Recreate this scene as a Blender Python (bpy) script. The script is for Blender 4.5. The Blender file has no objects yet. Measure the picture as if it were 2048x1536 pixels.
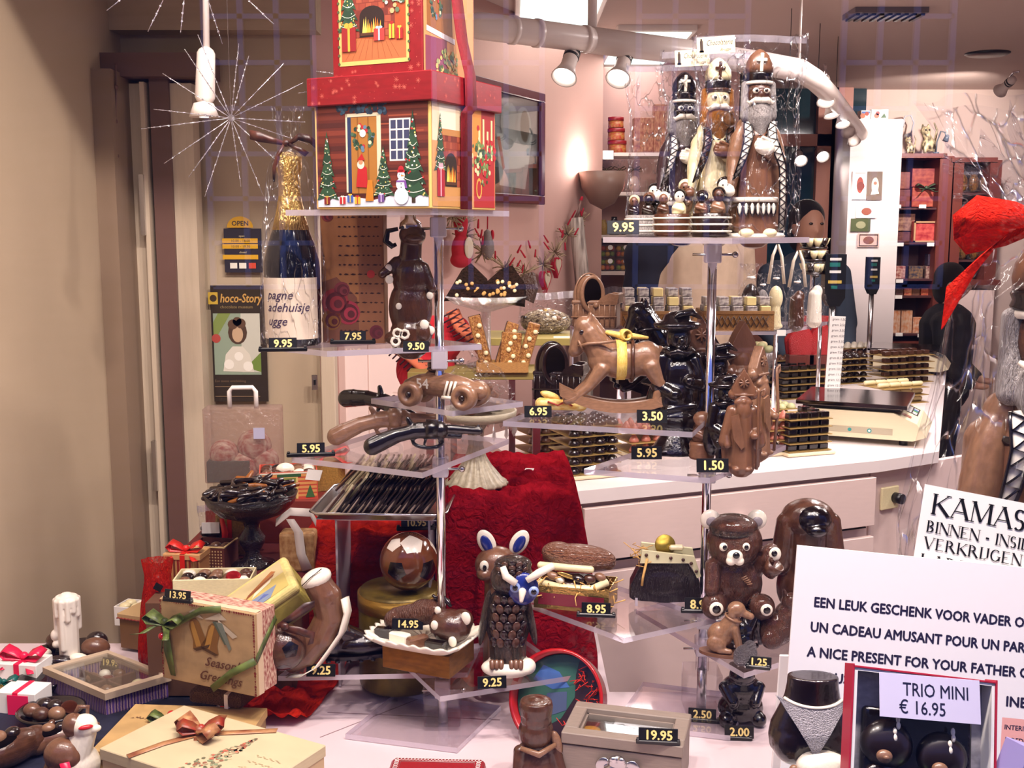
import bpy, bmesh, math, random
from mathutils import Vector as V, Matrix as M4, Euler
from math import pi, sin, cos, tan, atan2, sqrt, radians as R

SC = bpy.context.scene
COL = SC.collection
random.seed(7)
# ---------------------------------------------------------------- camera
F, EYE, PITCH = 2196.0,1.60, R(8.1)
cam_d = bpy.data.cameras.new('camera'); cam = bpy.data.objects.new('camera', cam_d); COL.objects.link(cam)
cam.location = (0,0, EYE); cam.rotation_euler = (R(90) - PITCH, 0,0)
cam_d.sensor_width = 36; cam_d.lens = 36 * F / 2048; cam_d.clip_start = 0.02
SC.camera = cam
# ---------------------------------------------------------------- dusk sky
wd = bpy.data.worlds.new('dusk_sky'); SC.world = wd; wd.use_nodes = True
bg = wd.node_tree.nodes['Background']; bg.inputs[0].default_value = (0.20,0.30,1.0,1); bg.inputs[1].default_value = 1.1
# ---------------------------------------------------------------- exposure
SC.view_settings.view_transform = 'Standard'; SC.view_settings.look = 'None'
SC.view_settings.exposure = -0.12; SC.view_settings.gamma = 1; SC.view_settings.use_curve_mapping = False
SC.cycles.transparent_max_bounces = 28
SC.cycles.max_bounces = 7; SC.cycles.diffuse_bounces = 3; SC.cycles.glossy_bounces = 3; SC.cycles.transmission_bounces = 4
SC.cycles.sample_clamp_indirect = 6.0
# ---------------------------------------------------------------- lamps of the room and added window-head fill (their housings are built further down)
WARM = (1.0,0.83,0.76); PINK = (1.0,0.83,0.80)
def area(name, loc, sx, sy, power, col, rot=(0,0,0)):
 d = bpy.data.lights.new(name, 'AREA'); d.shape = 'RECTANGLE'; d.size = sx; d.size_y = sy; d.energy = power; d.color = col
 o = bpy.data.objects.new(name, d); o.location = loc; o.rotation_euler = rot; COL.objects.link(o); return o
def spot(name, loc, aim, power, col, size=70, rad=0.03, blend=.6):
 d = bpy.data.lights.new(name, 'SPOT'); d.energy = power; d.color = col; d.spot_size = R(size); d.spot_blend = blend; d.shadow_soft_size = rad
 o = bpy.data.objects.new(name, d); o.location = loc
 o.rotation_euler = (V(aim) - V(loc)).to_track_quat('-Z', 'Y').to_euler(); COL.objects.link(o); return o
PANELS = [(0.17,4.25,.28,1.0),(.58,5.0,.28,.9),(1.35,3.3,.28,1.0),(2.35,3.3,.28,1.0)]
for i, (x, y, a, b) in enumerate(PANELS):
 area('ceiling_tube_light', (x, y, 2.36), a, b, (3,5,44,34)[i], PINK)
BAY = [(-.66,1.10,3.12),(-.14,1.02,3.12),(.36,1.02,3.12),(.80,1.02,3.12)]
BAYAIM = [(-.50,1.75,.85),(-.12,1.8,.9),(.33,1.8,.9),(.55,1.55,.9)]
for (l, a) in zip(BAY, BAYAIM):
 spot('display_downlight_beam', (l[0], l[1], l[2] - .075), a, 80 if l[0] < -.5 else 125, WARM, 125,.045,.7)

HEAD_FILL = [(-.72,.985,2.37),(-.30,.985,2.37),(.12,.985,2.37),(.54,.985,2.37),(.96,.985,2.37)]  # added lamp row above the pane, out of view, fills in frontal light
for l in HEAD_FILL:
 spot('window_head_fill', (l[0], l[1] + .035, l[2] - .05),(l[0] * .8,1.9,1.05),15, WARM, 120,.03,.8)

# ---------------------------------------------------------------- helpers
def ray(px, py):
 a, b = (px - 1024) / F, (py - 768) / F
 return V((a, cos(PITCH) - sin(PITCH) * b, -sin(PITCH) - cos(PITCH) * b))
def at(px, py, Y):
 d = ray(px, py); return V((0,0, EYE)) + d * (Y / d.y)
def on(px, py, z):
 d = ray(px, py); return V((0,0, EYE)) + d * ((z - EYE) / d.z)
def mpp(p):
 return (p[1] * cos(PITCH) + (EYE - p[2]) * sin(PITCH)) / F
def lin(c):
 return tuple((x / 255 / 12.92 if x / 255 <= .04045 else ((x / 255 + .055) / 1.055) ** 2.4) for x in c[:3])
def hx(s):
 s = s.lstrip('#'); return (int(s[0:2], 16), int(s[2:4], 16), int(s[4:6], 16))
def col(c):
 return lin(hx(c)) if isinstance(c, str) else lin(c)

class MB:
 def __init__(s, smooth=False):
  s.v = []; s.f = []; s.sm = []; s.mi = []; s.fc = []; s.T = M4(); s.cur = 0; s.c = (1,1,1); s.usec = False; s.smooth = smooth
 def pose(s, loc=(0,0,0), rot=(0,0,0), sc=1):
  s.T = M4.Translation(V(loc)) @ Euler([R(a) for a in rot]).to_matrix().to_4x4() @ (M4.Scale(sc, 4) if not hasattr(sc, '__len__') else M4.Diagonal((*sc, 1))); return s
 def mat(s, i): s.cur = i; return s
 def col(s, c): s.c = col(c); s.usec = True; return s
 def add(s, vs, fs, smooth=None):
  n = len(s.v); s.v += [s.T @ V(p) for p in vs]
  for f in fs:
   s.f.append([n + i for i in f]); s.sm.append(s.smooth if smooth is None else smooth); s.mi.append(s.cur); s.fc.append(s.c)
  return s
 def addbm(s, bm, smooth=None):
  bm.verts.index_update()
  s.add([v.co.copy() for v in bm.verts], [[v.index for v in f.verts] for f in bm.faces], smooth); bm.free(); return s
 def box(s, c, d, bev=0, rot=(0,0,0), seg=1):
  bm = bmesh.new(); bmesh.ops.create_cube(bm, size=1)
  for v in bm.verts: v.co = V((v.co.x * d[0], v.co.y * d[1], v.co.z * d[2]))
  if bev: bmesh.ops.bevel(bm, geom=list(bm.edges), offset=bev, segments=seg, affect='EDGES', profile=.5)
  m = M4.Translation(V(c)) @ Euler([R(a) for a in rot]).to_matrix().to_4x4()
  for v in bm.verts: v.co = m @ v.co
  return s.addbm(bm, False)
 def lathe(s, prof, c=(0,0,0), seg=24, sx=1, sy=1, rot=(0,0,0), smooth=True, flute=0, nf=0):
  m = M4.Translation(V(c)) @ Euler([R(a) for a in rot]).to_matrix().to_4x4()
  vs = []; fs = []; n = len(prof)
  for i in range(seg):
   a = 2 * pi * i / seg
   k = 1 + (flute * cos(a * nf) if flute else 0)
   for (r, z) in prof: vs.append(m @ V((r * k * cos(a) * sx, r * k * sin(a) * sy, z)))
  for i in range(seg):
   j = (i + 1) % seg
   for q in range(n - 1): fs.append([i * n + q, j * n + q, j * n + q + 1, i * n + q + 1])
  s.add(vs, fs, smooth)
  k0 = len(s.v) - len(vs)
  for q, rev in ((0, True),(n - 1, False)):
   if prof[q][0] > 1e-6:
    f = [k0 + i * n + q for i in range(seg)]
    s.f.append(f[::-1] if rev else f); s.sm.append(False); s.mi.append(s.cur); s.fc.append(s.c)
  return s
 def cyl(s, c, r, h, seg=20, r2=None, rot=(0,0,0), smooth=True):
  return s.lathe([(r, 0),(r if r2 is None else r2, h)], c, seg, rot=rot, smooth=smooth)
 def tube(s, pts, r, seg=8, cap=True, closed=False, flat=1.0):
  pts = [V(p) for p in pts]; n = len(pts); rr = r if hasattr(r, '__len__') else [r] * n
  vs = []; fs = []; up = None
  for i, p in enumerate(pts):
   t = (pts[(i + 1) % n] - pts[i - 1]) if closed else (pts[min(i + 1, n - 1)] - pts[max(i - 1,0)])
   if t.length < 1e-9: t = V((0,0,1))
   t.normalize()
   if up is None: up = t.orthogonal().normalized() if abs(t.z) > .9 else t.cross(V((0,0,1))).normalized()
   up = (up - t * up.dot(t)); up = up.normalized() if up.length > 1e-6 else t.orthogonal().normalized()
   w = t.cross(up)
   for k in range(seg):
    a = 2 * pi * k / seg; vs.append(p + (up * cos(a) + w * sin(a) * flat) * rr[i])
  for i in range(n if closed else n - 1):
   j = (i + 1) % n
   for k in range(seg):
    l = (k + 1) % seg; fs.append([i * seg + k, i * seg + l, j * seg + l, j * seg + k])
  if cap and not closed:
   fs.append(list(range(seg))[::-1]); fs.append([(n - 1) * seg + k for k in range(seg)])
  return s.add(vs, fs, True)
 def cap(s, a, b, ra, rb=None, seg=12):
  a, b = V(a), V(b); rb = ra if rb is None else rb; d = (b - a); d = d.normalized() if d.length > 1e-9 else V((0,0,1))
  P = []; Q = []
  for t in (-90,-65,-40,-15): P.append(a + d * ra * sin(R(t))); Q.append(max(ra * cos(R(t)), ra * .02))
  for t in (15,40,65,90): P.append(b + d * rb * sin(R(t))); Q.append(max(rb * cos(R(t)), rb * .02))
  return s.tube(P, Q, seg)
 def ell(s, c, r, rot=(0,0,0), seg=18, rings=12):
  r = r if hasattr(r, '__len__') else (r, r, r)
  m = M4.Translation(V(c)) @ Euler([R(a) for a in rot]).to_matrix().to_4x4()
  vs = [m @ V((0,0,-r[2]))]; fs = []
  for i in range(1, rings):
   t = -pi / 2 + pi * i / rings
   for k in range(seg):
    a = 2 * pi * k / seg; vs.append(m @ V((r[0] * cos(t) * cos(a), r[1] * cos(t) * sin(a), r[2] * sin(t))))
  vs.append(m @ V((0,0, r[2]))); top = len(vs) - 1
  for k in range(seg):
   l = (k + 1) % seg; fs.append([0,1 + l, 1 + k]); fs.append([top, top - seg + k, top - seg + l])
   for i in range(rings - 2):
    a = 1 + i * seg; fs.append([a + k, a + l, a + seg + l, a + seg + k])
  return s.add(vs, fs, True)
 def prism(s, pts, y0, y1, smooth=False):
  n = len(pts); vs = [(x, y0, z) for x, z in pts] + [(x, y1, z) for x, z in pts]
  ar = sum(pts[i][0] * pts[(i + 1) % n][1] - pts[(i + 1) % n][0] * pts[i][1] for i in range(n))
  f = list(range(n)); g = [n + i for i in range(n)]
  if ar > 0: fs = [f, g[::-1]] + [[i, n + i, n + (i + 1) % n, (i + 1) % n] for i in range(n)]
  else: fs = [f[::-1], g] + [[(i + 1) % n, n + (i + 1) % n, n + i, i] for i in range(n)]
  k = len(s.f); s.add(vs, fs, smooth); s.sm[k] = s.sm[k + 1] = False
  return s
 def slab(s, pts, z0, z1):
  n = len(pts); vs = [(p[0], p[1], z0) for p in pts] + [(p[0], p[1], z1) for p in pts]
  ar = sum(pts[i][0] * pts[(i + 1) % n][1] - pts[(i + 1) % n][0] * pts[i][1] for i in range(n))
  if ar < 0: return s.slab(list(pts)[::-1], z0, z1)
  c = s.cur; s.add(vs, [list(range(n))[::-1], [n + i for i in range(n)]], False)
  if s.edge is not None: s.cur = s.edge
  s.add(vs, [[i, (i + 1) % n, n + (i + 1) % n, n + i] for i in range(n)], False); s.cur = c
  return s
 edge = None
 def flat(s, pts, y=0):
  n = len(pts)
  ar = sum(pts[i][0] * pts[(i + 1) % n][1] - pts[(i + 1) % n][0] * pts[i][1] for i in range(n))
  q = pts if ar > 0 else pts[::-1]
  return s.add([(x, y, z) for x, z in q], [list(range(n))], False)
 def rect(s, x0, z0, x1, z1, y=0): return s.flat([(x0, z0),(x1, z0),(x1, z1),(x0, z1)], y)
 def disc(s, x, z, r, y=0, n=14, rz=None):
  rz = r if rz is None else rz
  return s.flat([(x + r * cos(2 * pi * i / n), z + rz * sin(2 * pi * i / n)) for i in range(n)], y)
 def grid(s, fn, nu, nv, smooth=True, wrap=False):
  vs = [fn(i / nu, j / nv) for i in range(nu + 1) for j in range(nv + 1)]
  fs = [[i * (nv + 1) + j, (i + 1) * (nv + 1) + j, (i + 1) * (nv + 1) + j + 1, i * (nv + 1) + j + 1] for i in range(nu) for j in range(nv)]
  return s.add(vs, fs, smooth)
 def text(s, txt, x, z, h, y=0, bold=0, shear=0, align='l', wmax=None):
  vs, fs, w = textgeo(txt, 0, shear); k = h / .70; kx = k
  if wmax and w * k > wmax: kx = wmax / w
  if align == 'fit': kx = wmax / w
  ox = x - (w * kx / 2 if align == 'c' else w * kx if align == 'r' else 0)
  for q in ((-1,0),(1,0),(0,1),(0,-1)) if bold else ((0,0),):
   s.add([(ox + a * kx + q[0] * bold * k, y - .002 * h * (q[0] + 2 * q[1] + 2), z + b * k + q[1] * bold * k) for a, b in vs], fs, False)
  return s

_tx = {}
def textgeo(t, bold, shear):
 key = (t, bold, shear)
 if key not in _tx:
  cu = bpy.data.curves.new('t', 'FONT'); cu.body = t; cu.size = 1; cu.offset = bold; cu.shear = shear; cu.resolution_u = 2
  ob = bpy.data.objects.new('t', cu); COL.objects.link(ob)
  dg = bpy.context.evaluated_depsgraph_get(); me = bpy.data.meshes.new_from_object(ob.evaluated_get(dg))
  vs = [(v.co.x, v.co.y) for v in me.vertices]; fs = [list(p.vertices) for p in me.polygons]
  if fs:
   f = fs[0]; ar = sum(vs[f[i]][0] * vs[f[(i + 1) % len(f)]][1] - vs[f[(i + 1) % len(f)]][0] * vs[f[i]][1] for i in range(len(f)))
   if ar < 0: fs = [g[::-1] for g in fs]
  _tx[key] = (vs, fs, max([a for a, b in vs] + [.001]))
  bpy.data.objects.remove(ob); bpy.data.curves.remove(cu); bpy.data.meshes.remove(me)
 return _tx[key]

def meshof(name, b, mats):
 me = bpy.data.meshes.new(name); me.from_pydata([tuple(p) for p in b.v], [], b.f)
 for m in (mats if isinstance(mats, (list, tuple)) else [mats]): me.materials.append(m)
 me.polygons.foreach_set('use_smooth', b.sm); me.polygons.foreach_set('material_index', b.mi)
 if b.usec:
  a = me.color_attributes.new('Col', 'FLOAT_COLOR', 'CORNER'); arr = []
  for f, c in zip(b.f, b.fc): arr += [c[0], c[1], c[2], 1.0] * len(f)
  a.data.foreach_set('color', arr)
 me.update(); return me
def tagit(o, label=None, cat=None, group=None, kind=None):
 if label: o['label'] = label
 if cat: o['category'] = cat
 if group: o['group'] = group
 if kind: o['kind'] = kind
 return o
def build(name, b, mats, parent=None, label=None, cat=None, group=None, kind=None, loc=None, rz=0, sc=None):
 o = bpy.data.objects.new(name, meshof(name, b, mats)); COL.objects.link(o)
 if parent is not None: o.parent = parent
 if loc is not None: o.location = loc
 if rz: o.rotation_euler.z = R(rz)
 if sc: o.scale = (sc,) * 3
 return tagit(o, label, cat, group, kind)
def organic(name, b, mats, parent=None, vox=2.0, sm=3, **k):
 o = build(name, b, mats, parent, **k)
 m = o.modifiers.new('r', 'REMESH'); m.mode = 'VOXEL'; m.voxel_size = vox; m.use_smooth_shade = True
 m = o.modifiers.new('s', 'SMOOTH'); m.factor = .5; m.iterations = sm
 dg = bpy.context.evaluated_depsgraph_get(); me = bpy.data.meshes.new_from_object(o.evaluated_get(dg))
 old = o.data; o.modifiers.clear(); o.data = me
 if not me.materials:
  for m in old.materials: me.materials.append(m)
 for p in me.polygons: p.use_smooth = True; p.material_index = 0
 bpy.data.meshes.remove(old); return o
def thing(name, label, cat, loc, rz=0, group=None, sc=1):
 o = bpy.data.objects.new(name, None); COL.objects.link(o); o.location = loc; o.rotation_euler.z = R(rz); o.scale = (sc,) * 3
 o.empty_display_size = .01
 return tagit(o, label, cat, group)
def fig(name, label, cat, px, py, z=None, Y=None, rz=0, group=None, k=1):
 """an Empty on a shelf; its parts are drawn in units of one photo pixel at that distance"""
 p = on(px, py, z) if Y is None else at(px, py, Y)
 return thing(name, label, cat, p, rz, group, mpp(p) * k)
def copytree(o, label=None, group=None, loc=None, rz=None, sc=None):
 def cp(x, par):
  c = x.copy(); COL.objects.link(c); c.parent = par
  for ch in [q for q in bpy.data.objects if q.parent == x and q != c]: cp(ch, c)
  return c
 n = cp(o, None)
 if label: n['label'] = label
 if group: n['group'] = group
 if loc is not None: n.location = loc
 if rz is not None: n.rotation_euler.z = R(rz)
 if sc is not None: n.scale = (sc,) * 3
 return n

# ---------------------------------------------------------------- materials
def nodes(name):
 m = bpy.data.materials.new(name); m.use_nodes = True; n = m.node_tree.nodes; return m, n, m.node_tree.links
def mat(name, c, rough=.5, metal=0, coat=0, spec=.5, vary=0, nscale=20, bump=0, bscale=40, c2=None, sheen=0, trans=0, alpha=1, gen=True, stretch=None, emit=0):
 m, n, l = nodes(name); p = n['Principled BSDF']; rgb = (*col(c),1)
 p.inputs['Base Color'].default_value = rgb; p.inputs['Roughness'].default_value = rough; p.inputs['Metallic'].default_value = metal
 p.inputs['Coat Weight'].default_value = coat; p.inputs['Coat Roughness'].default_value = .08; p.inputs['Specular IOR Level'].default_value = spec
 if emit: p.inputs['Emission Color'].default_value = rgb; p.inputs['Emission Strength'].default_value = emit
 if vary or bump or c2:
  tc = n.new('ShaderNodeTexCoord'); src = tc.outputs['Generated' if gen else 'Object']
  if stretch:
   mp = n.new('ShaderNodeMapping'); mp.inputs['Scale'].default_value = stretch; l.new(src, mp.inputs[0]); src = mp.outputs[0]
 if vary or c2:
  t = n.new('ShaderNodeTexNoise'); t.inputs['Scale'].default_value = nscale; t.inputs['Detail'].default_value = 4; l.new(src, t.inputs['Vector'])
  r = n.new('ShaderNodeValToRGB'); l.new(t.outputs['Fac'], r.inputs[0])
  a = rgb if c2 else (*[x * (1 - vary) for x in rgb[:3]], 1); b_ = (*col(c2),1) if c2 else (*[min(1, x * (1 + vary)) for x in rgb[:3]], 1)
  r.color_ramp.elements[0].color = a; r.color_ramp.elements[1].color = b_; r.color_ramp.elements[0].position = .35; r.color_ramp.elements[1].position = .65
  l.new(r.outputs[0], p.inputs['Base Color'])
 if bump:
  t2 = n.new('ShaderNodeTexNoise'); t2.inputs['Scale'].default_value = bscale; t2.inputs['Detail'].default_value = 3; l.new(src, t2.inputs['Vector'])
  bp = n.new('ShaderNodeBump'); bp.inputs['Strength'].default_value = bump; bp.inputs['Distance'].default_value = .02
  l.new(t2.outputs['Fac'], bp.inputs['Height']); l.new(bp.outputs[0], p.inputs['Normal'])
 return m
def paint(name, rough=.5, coat=0, bump=0, bscale=60, metal=0):
 m, n, l = nodes(name); p = n['Principled BSDF']; a = n.new('ShaderNodeVertexColor'); a.layer_name = 'Col'
 l.new(a.outputs[0], p.inputs['Base Color']); p.inputs['Roughness'].default_value = rough; p.inputs['Coat Weight'].default_value = coat; p.inputs['Metallic'].default_value = metal
 if bump:
  tc = n.new('ShaderNodeTexCoord'); t2 = n.new('ShaderNodeTexNoise'); t2.inputs['Scale'].default_value = bscale; l.new(tc.outputs['Generated'], t2.inputs['Vector'])
  bp = n.new('ShaderNodeBump'); bp.inputs['Strength'].default_value = bump; bp.inputs['Distance'].default_value = .02; l.new(t2.outputs['Fac'], bp.inputs['Height']); l.new(bp.outputs[0], p.inputs['Normal'])
 return m
def clear(name, tint=(255,255,255), refl=.06, rough=.02, body=0, bodyc=(235,235,245), bump=0, bscale=14, edge=0, hi=1.0):
 """thin clear plastic or glass: lets light straight through, mirrors a little, more at grazing angles"""
 m, n, l = nodes(name); n.remove(n['Principled BSDF']); out = n['Material Output']
 t = n.new('ShaderNodeBsdfTransparent'); t.inputs[0].default_value = (*lin(tint),1)
 g = n.new('ShaderNodeBsdfGlossy'); g.inputs['Roughness'].default_value = rough; g.inputs[0].default_value = (hi, hi, hi, 1)
 mx = n.new('ShaderNodeMixShader'); lw = n.new('ShaderNodeLayerWeight'); lw.inputs[0].default_value = .25
 mr = n.new('ShaderNodeMapRange'); mr.inputs['To Min'].default_value = refl; mr.inputs['To Max'].default_value = min(1, refl + edge + .35)
 l.new(lw.outputs['Fresnel'] if not edge else lw.outputs['Facing'], mr.inputs[0]); l.new(mr.outputs[0], mx.inputs[0]); l.new(t.outputs[0], mx.inputs[1]); l.new(g.outputs[0], mx.inputs[2])
 last = mx
 if body:
  d = n.new('ShaderNodeBsdfDiffuse'); d.inputs[0].default_value = (*lin(bodyc),1); m2 = n.new('ShaderNodeMixShader'); m2.inputs[0].default_value = body
  l.new(mx.outputs[0], m2.inputs[1]); l.new(d.outputs[0], m2.inputs[2]); last = m2
 if bump:
  tc = n.new('ShaderNodeTexCoord'); t2 = n.new('ShaderNodeTexNoise'); t2.inputs['Scale'].default_value = bscale; t2.inputs['Detail'].default_value = 5; t2.inputs['Distortion'].default_value = 1.5
  l.new(tc.outputs['Generated'], t2.inputs['Vector'])
  bp = n.new('ShaderNodeBump'); bp.inputs['Strength'].default_value = bump; bp.inputs['Distance'].default_value = .05
  l.new(t2.outputs['Fac'], bp.inputs['Height']); l.new(bp.outputs[0], g.inputs['Normal']); l.new(bp.outputs[0], lw.inputs['Normal'])
 l.new(last.outputs[0], out.inputs[0]); return m
def cellophane(name, tint=(250,250,252), base=.014, crease=.62, scale=8):
 """clear film with crinkle lines: the film hardly mirrors, its sharp folds do"""
 m, n, l = nodes(name); n.remove(n['Principled BSDF']); out = n['Material Output']
 t = n.new('ShaderNodeBsdfTransparent'); t.inputs[0].default_value = (*lin(tint),1)
 g = n.new('ShaderNodeBsdfGlossy'); g.inputs['Roughness'].default_value = .17
 tc = n.new('ShaderNodeTexCoord'); nz = n.new('ShaderNodeTexNoise'); nz.inputs['Scale'].default_value = 3.5; nz.inputs['Detail'].default_value = 3
 l.new(tc.outputs['Generated'], nz.inputs['Vector'])
 mxv = n.new('ShaderNodeMixRGB'); mxv.inputs[0].default_value = .22; l.new(tc.outputs['Generated'], mxv.inputs[1]); l.new(nz.outputs['Color'], mxv.inputs[2])
 vo = n.new('ShaderNodeTexVoronoi'); vo.feature = 'DISTANCE_TO_EDGE'; vo.inputs['Scale'].default_value = scale; l.new(mxv.outputs[0], vo.inputs['Vector'])
 mr = n.new('ShaderNodeMapRange'); mr.inputs['From Min'].default_value = 0; mr.inputs['From Max'].default_value = .055; mr.inputs['To Min'].default_value = 1; mr.inputs['To Max'].default_value = 0; l.new(vo.outputs['Distance'], mr.inputs[0])
 mk = n.new('ShaderNodeMapRange'); mk.inputs['From Min'].default_value = .44; mk.inputs['From Max'].default_value = .56; l.new(nz.outputs['Fac'], mk.inputs[0])
 mu = n.new('ShaderNodeMath'); mu.operation = 'MULTIPLY'; l.new(mr.outputs[0], mu.inputs[0]); l.new(mk.outputs[0], mu.inputs[1])
 lw = n.new('ShaderNodeLayerWeight'); lw.inputs[0].default_value = .12
 ma = n.new('ShaderNodeMath'); ma.operation = 'MULTIPLY_ADD'; l.new(mu.outputs[0], ma.inputs[0]); ma.inputs[1].default_value = crease
 m2 = n.new('ShaderNodeMath'); m2.operation = 'MULTIPLY_ADD'; l.new(lw.outputs['Facing'], m2.inputs[0]); m2.inputs[1].default_value = .10; m2.inputs[2].default_value = base; l.new(m2.outputs[0], ma.inputs[2])
 bp = n.new('ShaderNodeBump'); bp.inputs['Strength'].default_value = 1; bp.inputs['Distance'].default_value = .06; ad = n.new('ShaderNodeMath'); ad.operation = 'ADD'; l.new(nz.outputs['Fac'], ad.inputs[0]); l.new(vo.outputs['Distance'], ad.inputs[1]); l.new(ad.outputs[0], bp.inputs['Height']); l.new(bp.outputs[0], g.inputs['Normal'])
 mx = n.new('ShaderNodeMixShader'); l.new(ma.outputs[0], mx.inputs[0]); l.new(t.outputs[0], mx.inputs[1]); l.new(g.outputs[0], mx.inputs[2]); l.new(mx.outputs[0], out.inputs[0]); return m
def sheer(name, c, opac=.6, rough=.6, bump=.3):
 m, n, l = nodes(name); n.remove(n['Principled BSDF']); out = n['Material Output']
 t = n.new('ShaderNodeBsdfTransparent'); d = n.new('ShaderNodeBsdfDiffuse'); d.inputs[0].default_value = (*col(c),1)
 tb = n.new('ShaderNodeTexCoord'); nb = n.new('ShaderNodeTexNoise'); nb.inputs['Scale'].default_value = 22; nb.inputs['Detail'].default_value = 6; nb.inputs['Distortion'].default_value = 1.2; l.new(tb.outputs['Generated'], nb.inputs['Vector']); bb = n.new('ShaderNodeBump'); bb.inputs['Strength'].default_value = bump * 2.4; bb.inputs['Distance'].default_value = .03; l.new(nb.outputs['Fac'], bb.inputs['Height']); l.new(bb.outputs[0], d.inputs['Normal'])
 tr = n.new('ShaderNodeBsdfTranslucent'); tr.inputs[0].default_value = (*col(c),1)
 m1 = n.new('ShaderNodeMixShader'); m1.inputs[0].default_value = .35; l.new(d.outputs[0], m1.inputs[1]); l.new(tr.outputs[0], m1.inputs[2])
 m2 = n.new('ShaderNodeMixShader')
 tc = n.new('ShaderNodeTexCoord'); nz = n.new('ShaderNodeTexNoise'); nz.inputs['Scale'].default_value = 30; l.new(tc.outputs['Generated'], nz.inputs['Vector'])
 mr = n.new('ShaderNodeMapRange'); mr.inputs['From Min'].default_value = .35; mr.inputs['From Max'].default_value = .65; mr.inputs['To Min'].default_value = max(0, opac - .2); mr.inputs['To Max'].default_value = min(1, opac + .2)
 l.new(nz.outputs['Fac'], mr.inputs[0]); l.new(mr.outputs[0], m2.inputs[0]); l.new(t.outputs[0], m2.inputs[1]); l.new(m1.outputs[0], m2.inputs[2]); l.new(m2.outputs[0], out.inputs[0]); return m
def glow(name, c, s):
 m, n, l = nodes(name); n.remove(n['Principled BSDF']); e = n.new('ShaderNodeEmission'); e.inputs[0].default_value = (*col(c),1); e.inputs[1].default_value = s
 l.new(e.outputs[0], n['Material Output'].inputs[0]); return m

DARK = mat('dark_chocolate', '20110d', .2, coat=.6, vary=.3, nscale=6, bump=.08, bscale=25)
BLACKC = mat('black_chocolate', '0f0707', .14, coat=.7, bump=.1, bscale=14)
MILK = mat('milk_chocolate', '6e4a36', .28, coat=.3, vary=.15, nscale=6, bump=.06, bscale=30)
MILKD = mat('deep_milk_chocolate', '4c2e20', .22, coat=.4, vary=.22, nscale=8, bump=.12, bscale=30)
FUR = mat('furred_milk_chocolate', '4e2a1a', .24, coat=.45, vary=.25, nscale=10, bump=.5, bscale=38, stretch=(2,2,.7))
CARAM = mat('caramel_chocolate', '86624a', .30, coat=.25, vary=.15, bump=.06, bscale=30)
WHITEC = mat('white_chocolate', 'efe6d4', .30, coat=.25, vary=.05)
IVORY = mat('ivory_chocolate', 'eadcae', .35, coat=.15, vary=.07)
BLUEC = mat('blue_painted_chocolate', '1f2d7c', .25, coat=.4)
P_MATTE = paint('printed_card', .55); P_GLOSS = paint('printed_gloss_card', .3,.3); P_CHOC = paint('painted_chocolate', .25,.4,.06)
P_CLOTH = paint('printed_cloth', .9); P_FOIL = paint('coloured_foil', .25,.2,.25,40,.7)
CHROME = mat('chrome', 'e8e8f0', .09,1); STEEL = mat('brushed_steel', 'c4c2c4', .25,1)
ACR = clear('clear_acrylic', (250,249,251),.05,.03,.0)
ACRE = clear('acrylic_edge', (215,208,222),.35,.12,.35,(225,214,226))
CELLO = cellophane('cellophane')
CRYS = clear('cut_crystal', (240,238,238),.22,.08,.10, bump=1.0, bscale=30, edge=.3)
GLASS = clear('thin_glass', (250,252,252),.05,.01,0)
WHITE = mat('white_lacquer', 'f3eee9', .35); LAM = mat('pale_laminate', 'ecd3cc', .4, vary=.02); LAMT = mat('white_worktop', 'f2e6e4', .3)
BLACK = mat('black_plastic', '0d0c0e', .35); GOLDP = mat('gold_card', 'b08a3c', .28,.8, bump=.25, bscale=40); GOLDL = mat('gold_foil', 'd6b46a', .2,.9, bump=.5, bscale=20)
PAPER = mat('white_paper', 'f6f3ee', .7); KRAFT = mat('straw', 'c79a58', .8, vary=.2)
WOODL = mat('grey_limed_wood', '8c7d72', .6, vary=.12, nscale=6, stretch=(1,14,14)); WOODR = mat('red_brown_wood', '6b3128', .45, vary=.15, nscale=5, stretch=(12,12,1))
WICK = mat('wicker', '9a6a30', .6, vary=.4, nscale=40, bump=.6, bscale=60)
# ================================================================ setting
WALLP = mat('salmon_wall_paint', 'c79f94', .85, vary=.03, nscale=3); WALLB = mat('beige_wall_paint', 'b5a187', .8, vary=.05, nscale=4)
CEILM = mat('ceiling_paint', 'b9a49b', .9); FLOORM = mat('floor_tiles', '6e5a52', .5, vary=.2, nscale=12)
BROWN = mat('brown_painted_wood', '6a4c44', .5); CREAMW = mat('cream_painted_wood', 'c9b7a0', .5, vary=.04); PANEL = mat('pink_white_panel', 'f0d5cc', .45)
def onplane(px, py, P, n):
 d = ray(px, py); o = V((0,0, EYE)); n = V(n); return o + d * ((V(P) - o).dot(n) / d.dot(n))
WA, WB = V((-.546,3.10,0)), V((.395,5.08,0)); WD = (WB - WA).normalized(); WN = V((WD.y, -WD.x, 0)); WRZ = math.degrees(atan2(WD.y, WD.x))
def wallpt(px, py, off=.0): return onplane(px, py, WA + WN * off, WN)
def struct(name, b, m, label=None): return build(name, b, m, None, label, None, None, 'structure')
def wallseg(name, a, b_, z0, z1, m, t=.08):
 a, b_ = V(a), V(b_); d = (b_ - a).normalized(); n = V((-d.y, d.x)) * t
 bb=MB(); bb.slab([a, b_, b_ + n, a + n], z0, z1); return struct(name, bb, m)
CZ = 2.40
b=MB(); b.slab([(-1.3,.95),(4.3,.95),(4.3,6.8),(-1.3,6.8)], -.08,0); struct('floor', b, FLOORM, 'shop floor')
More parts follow.
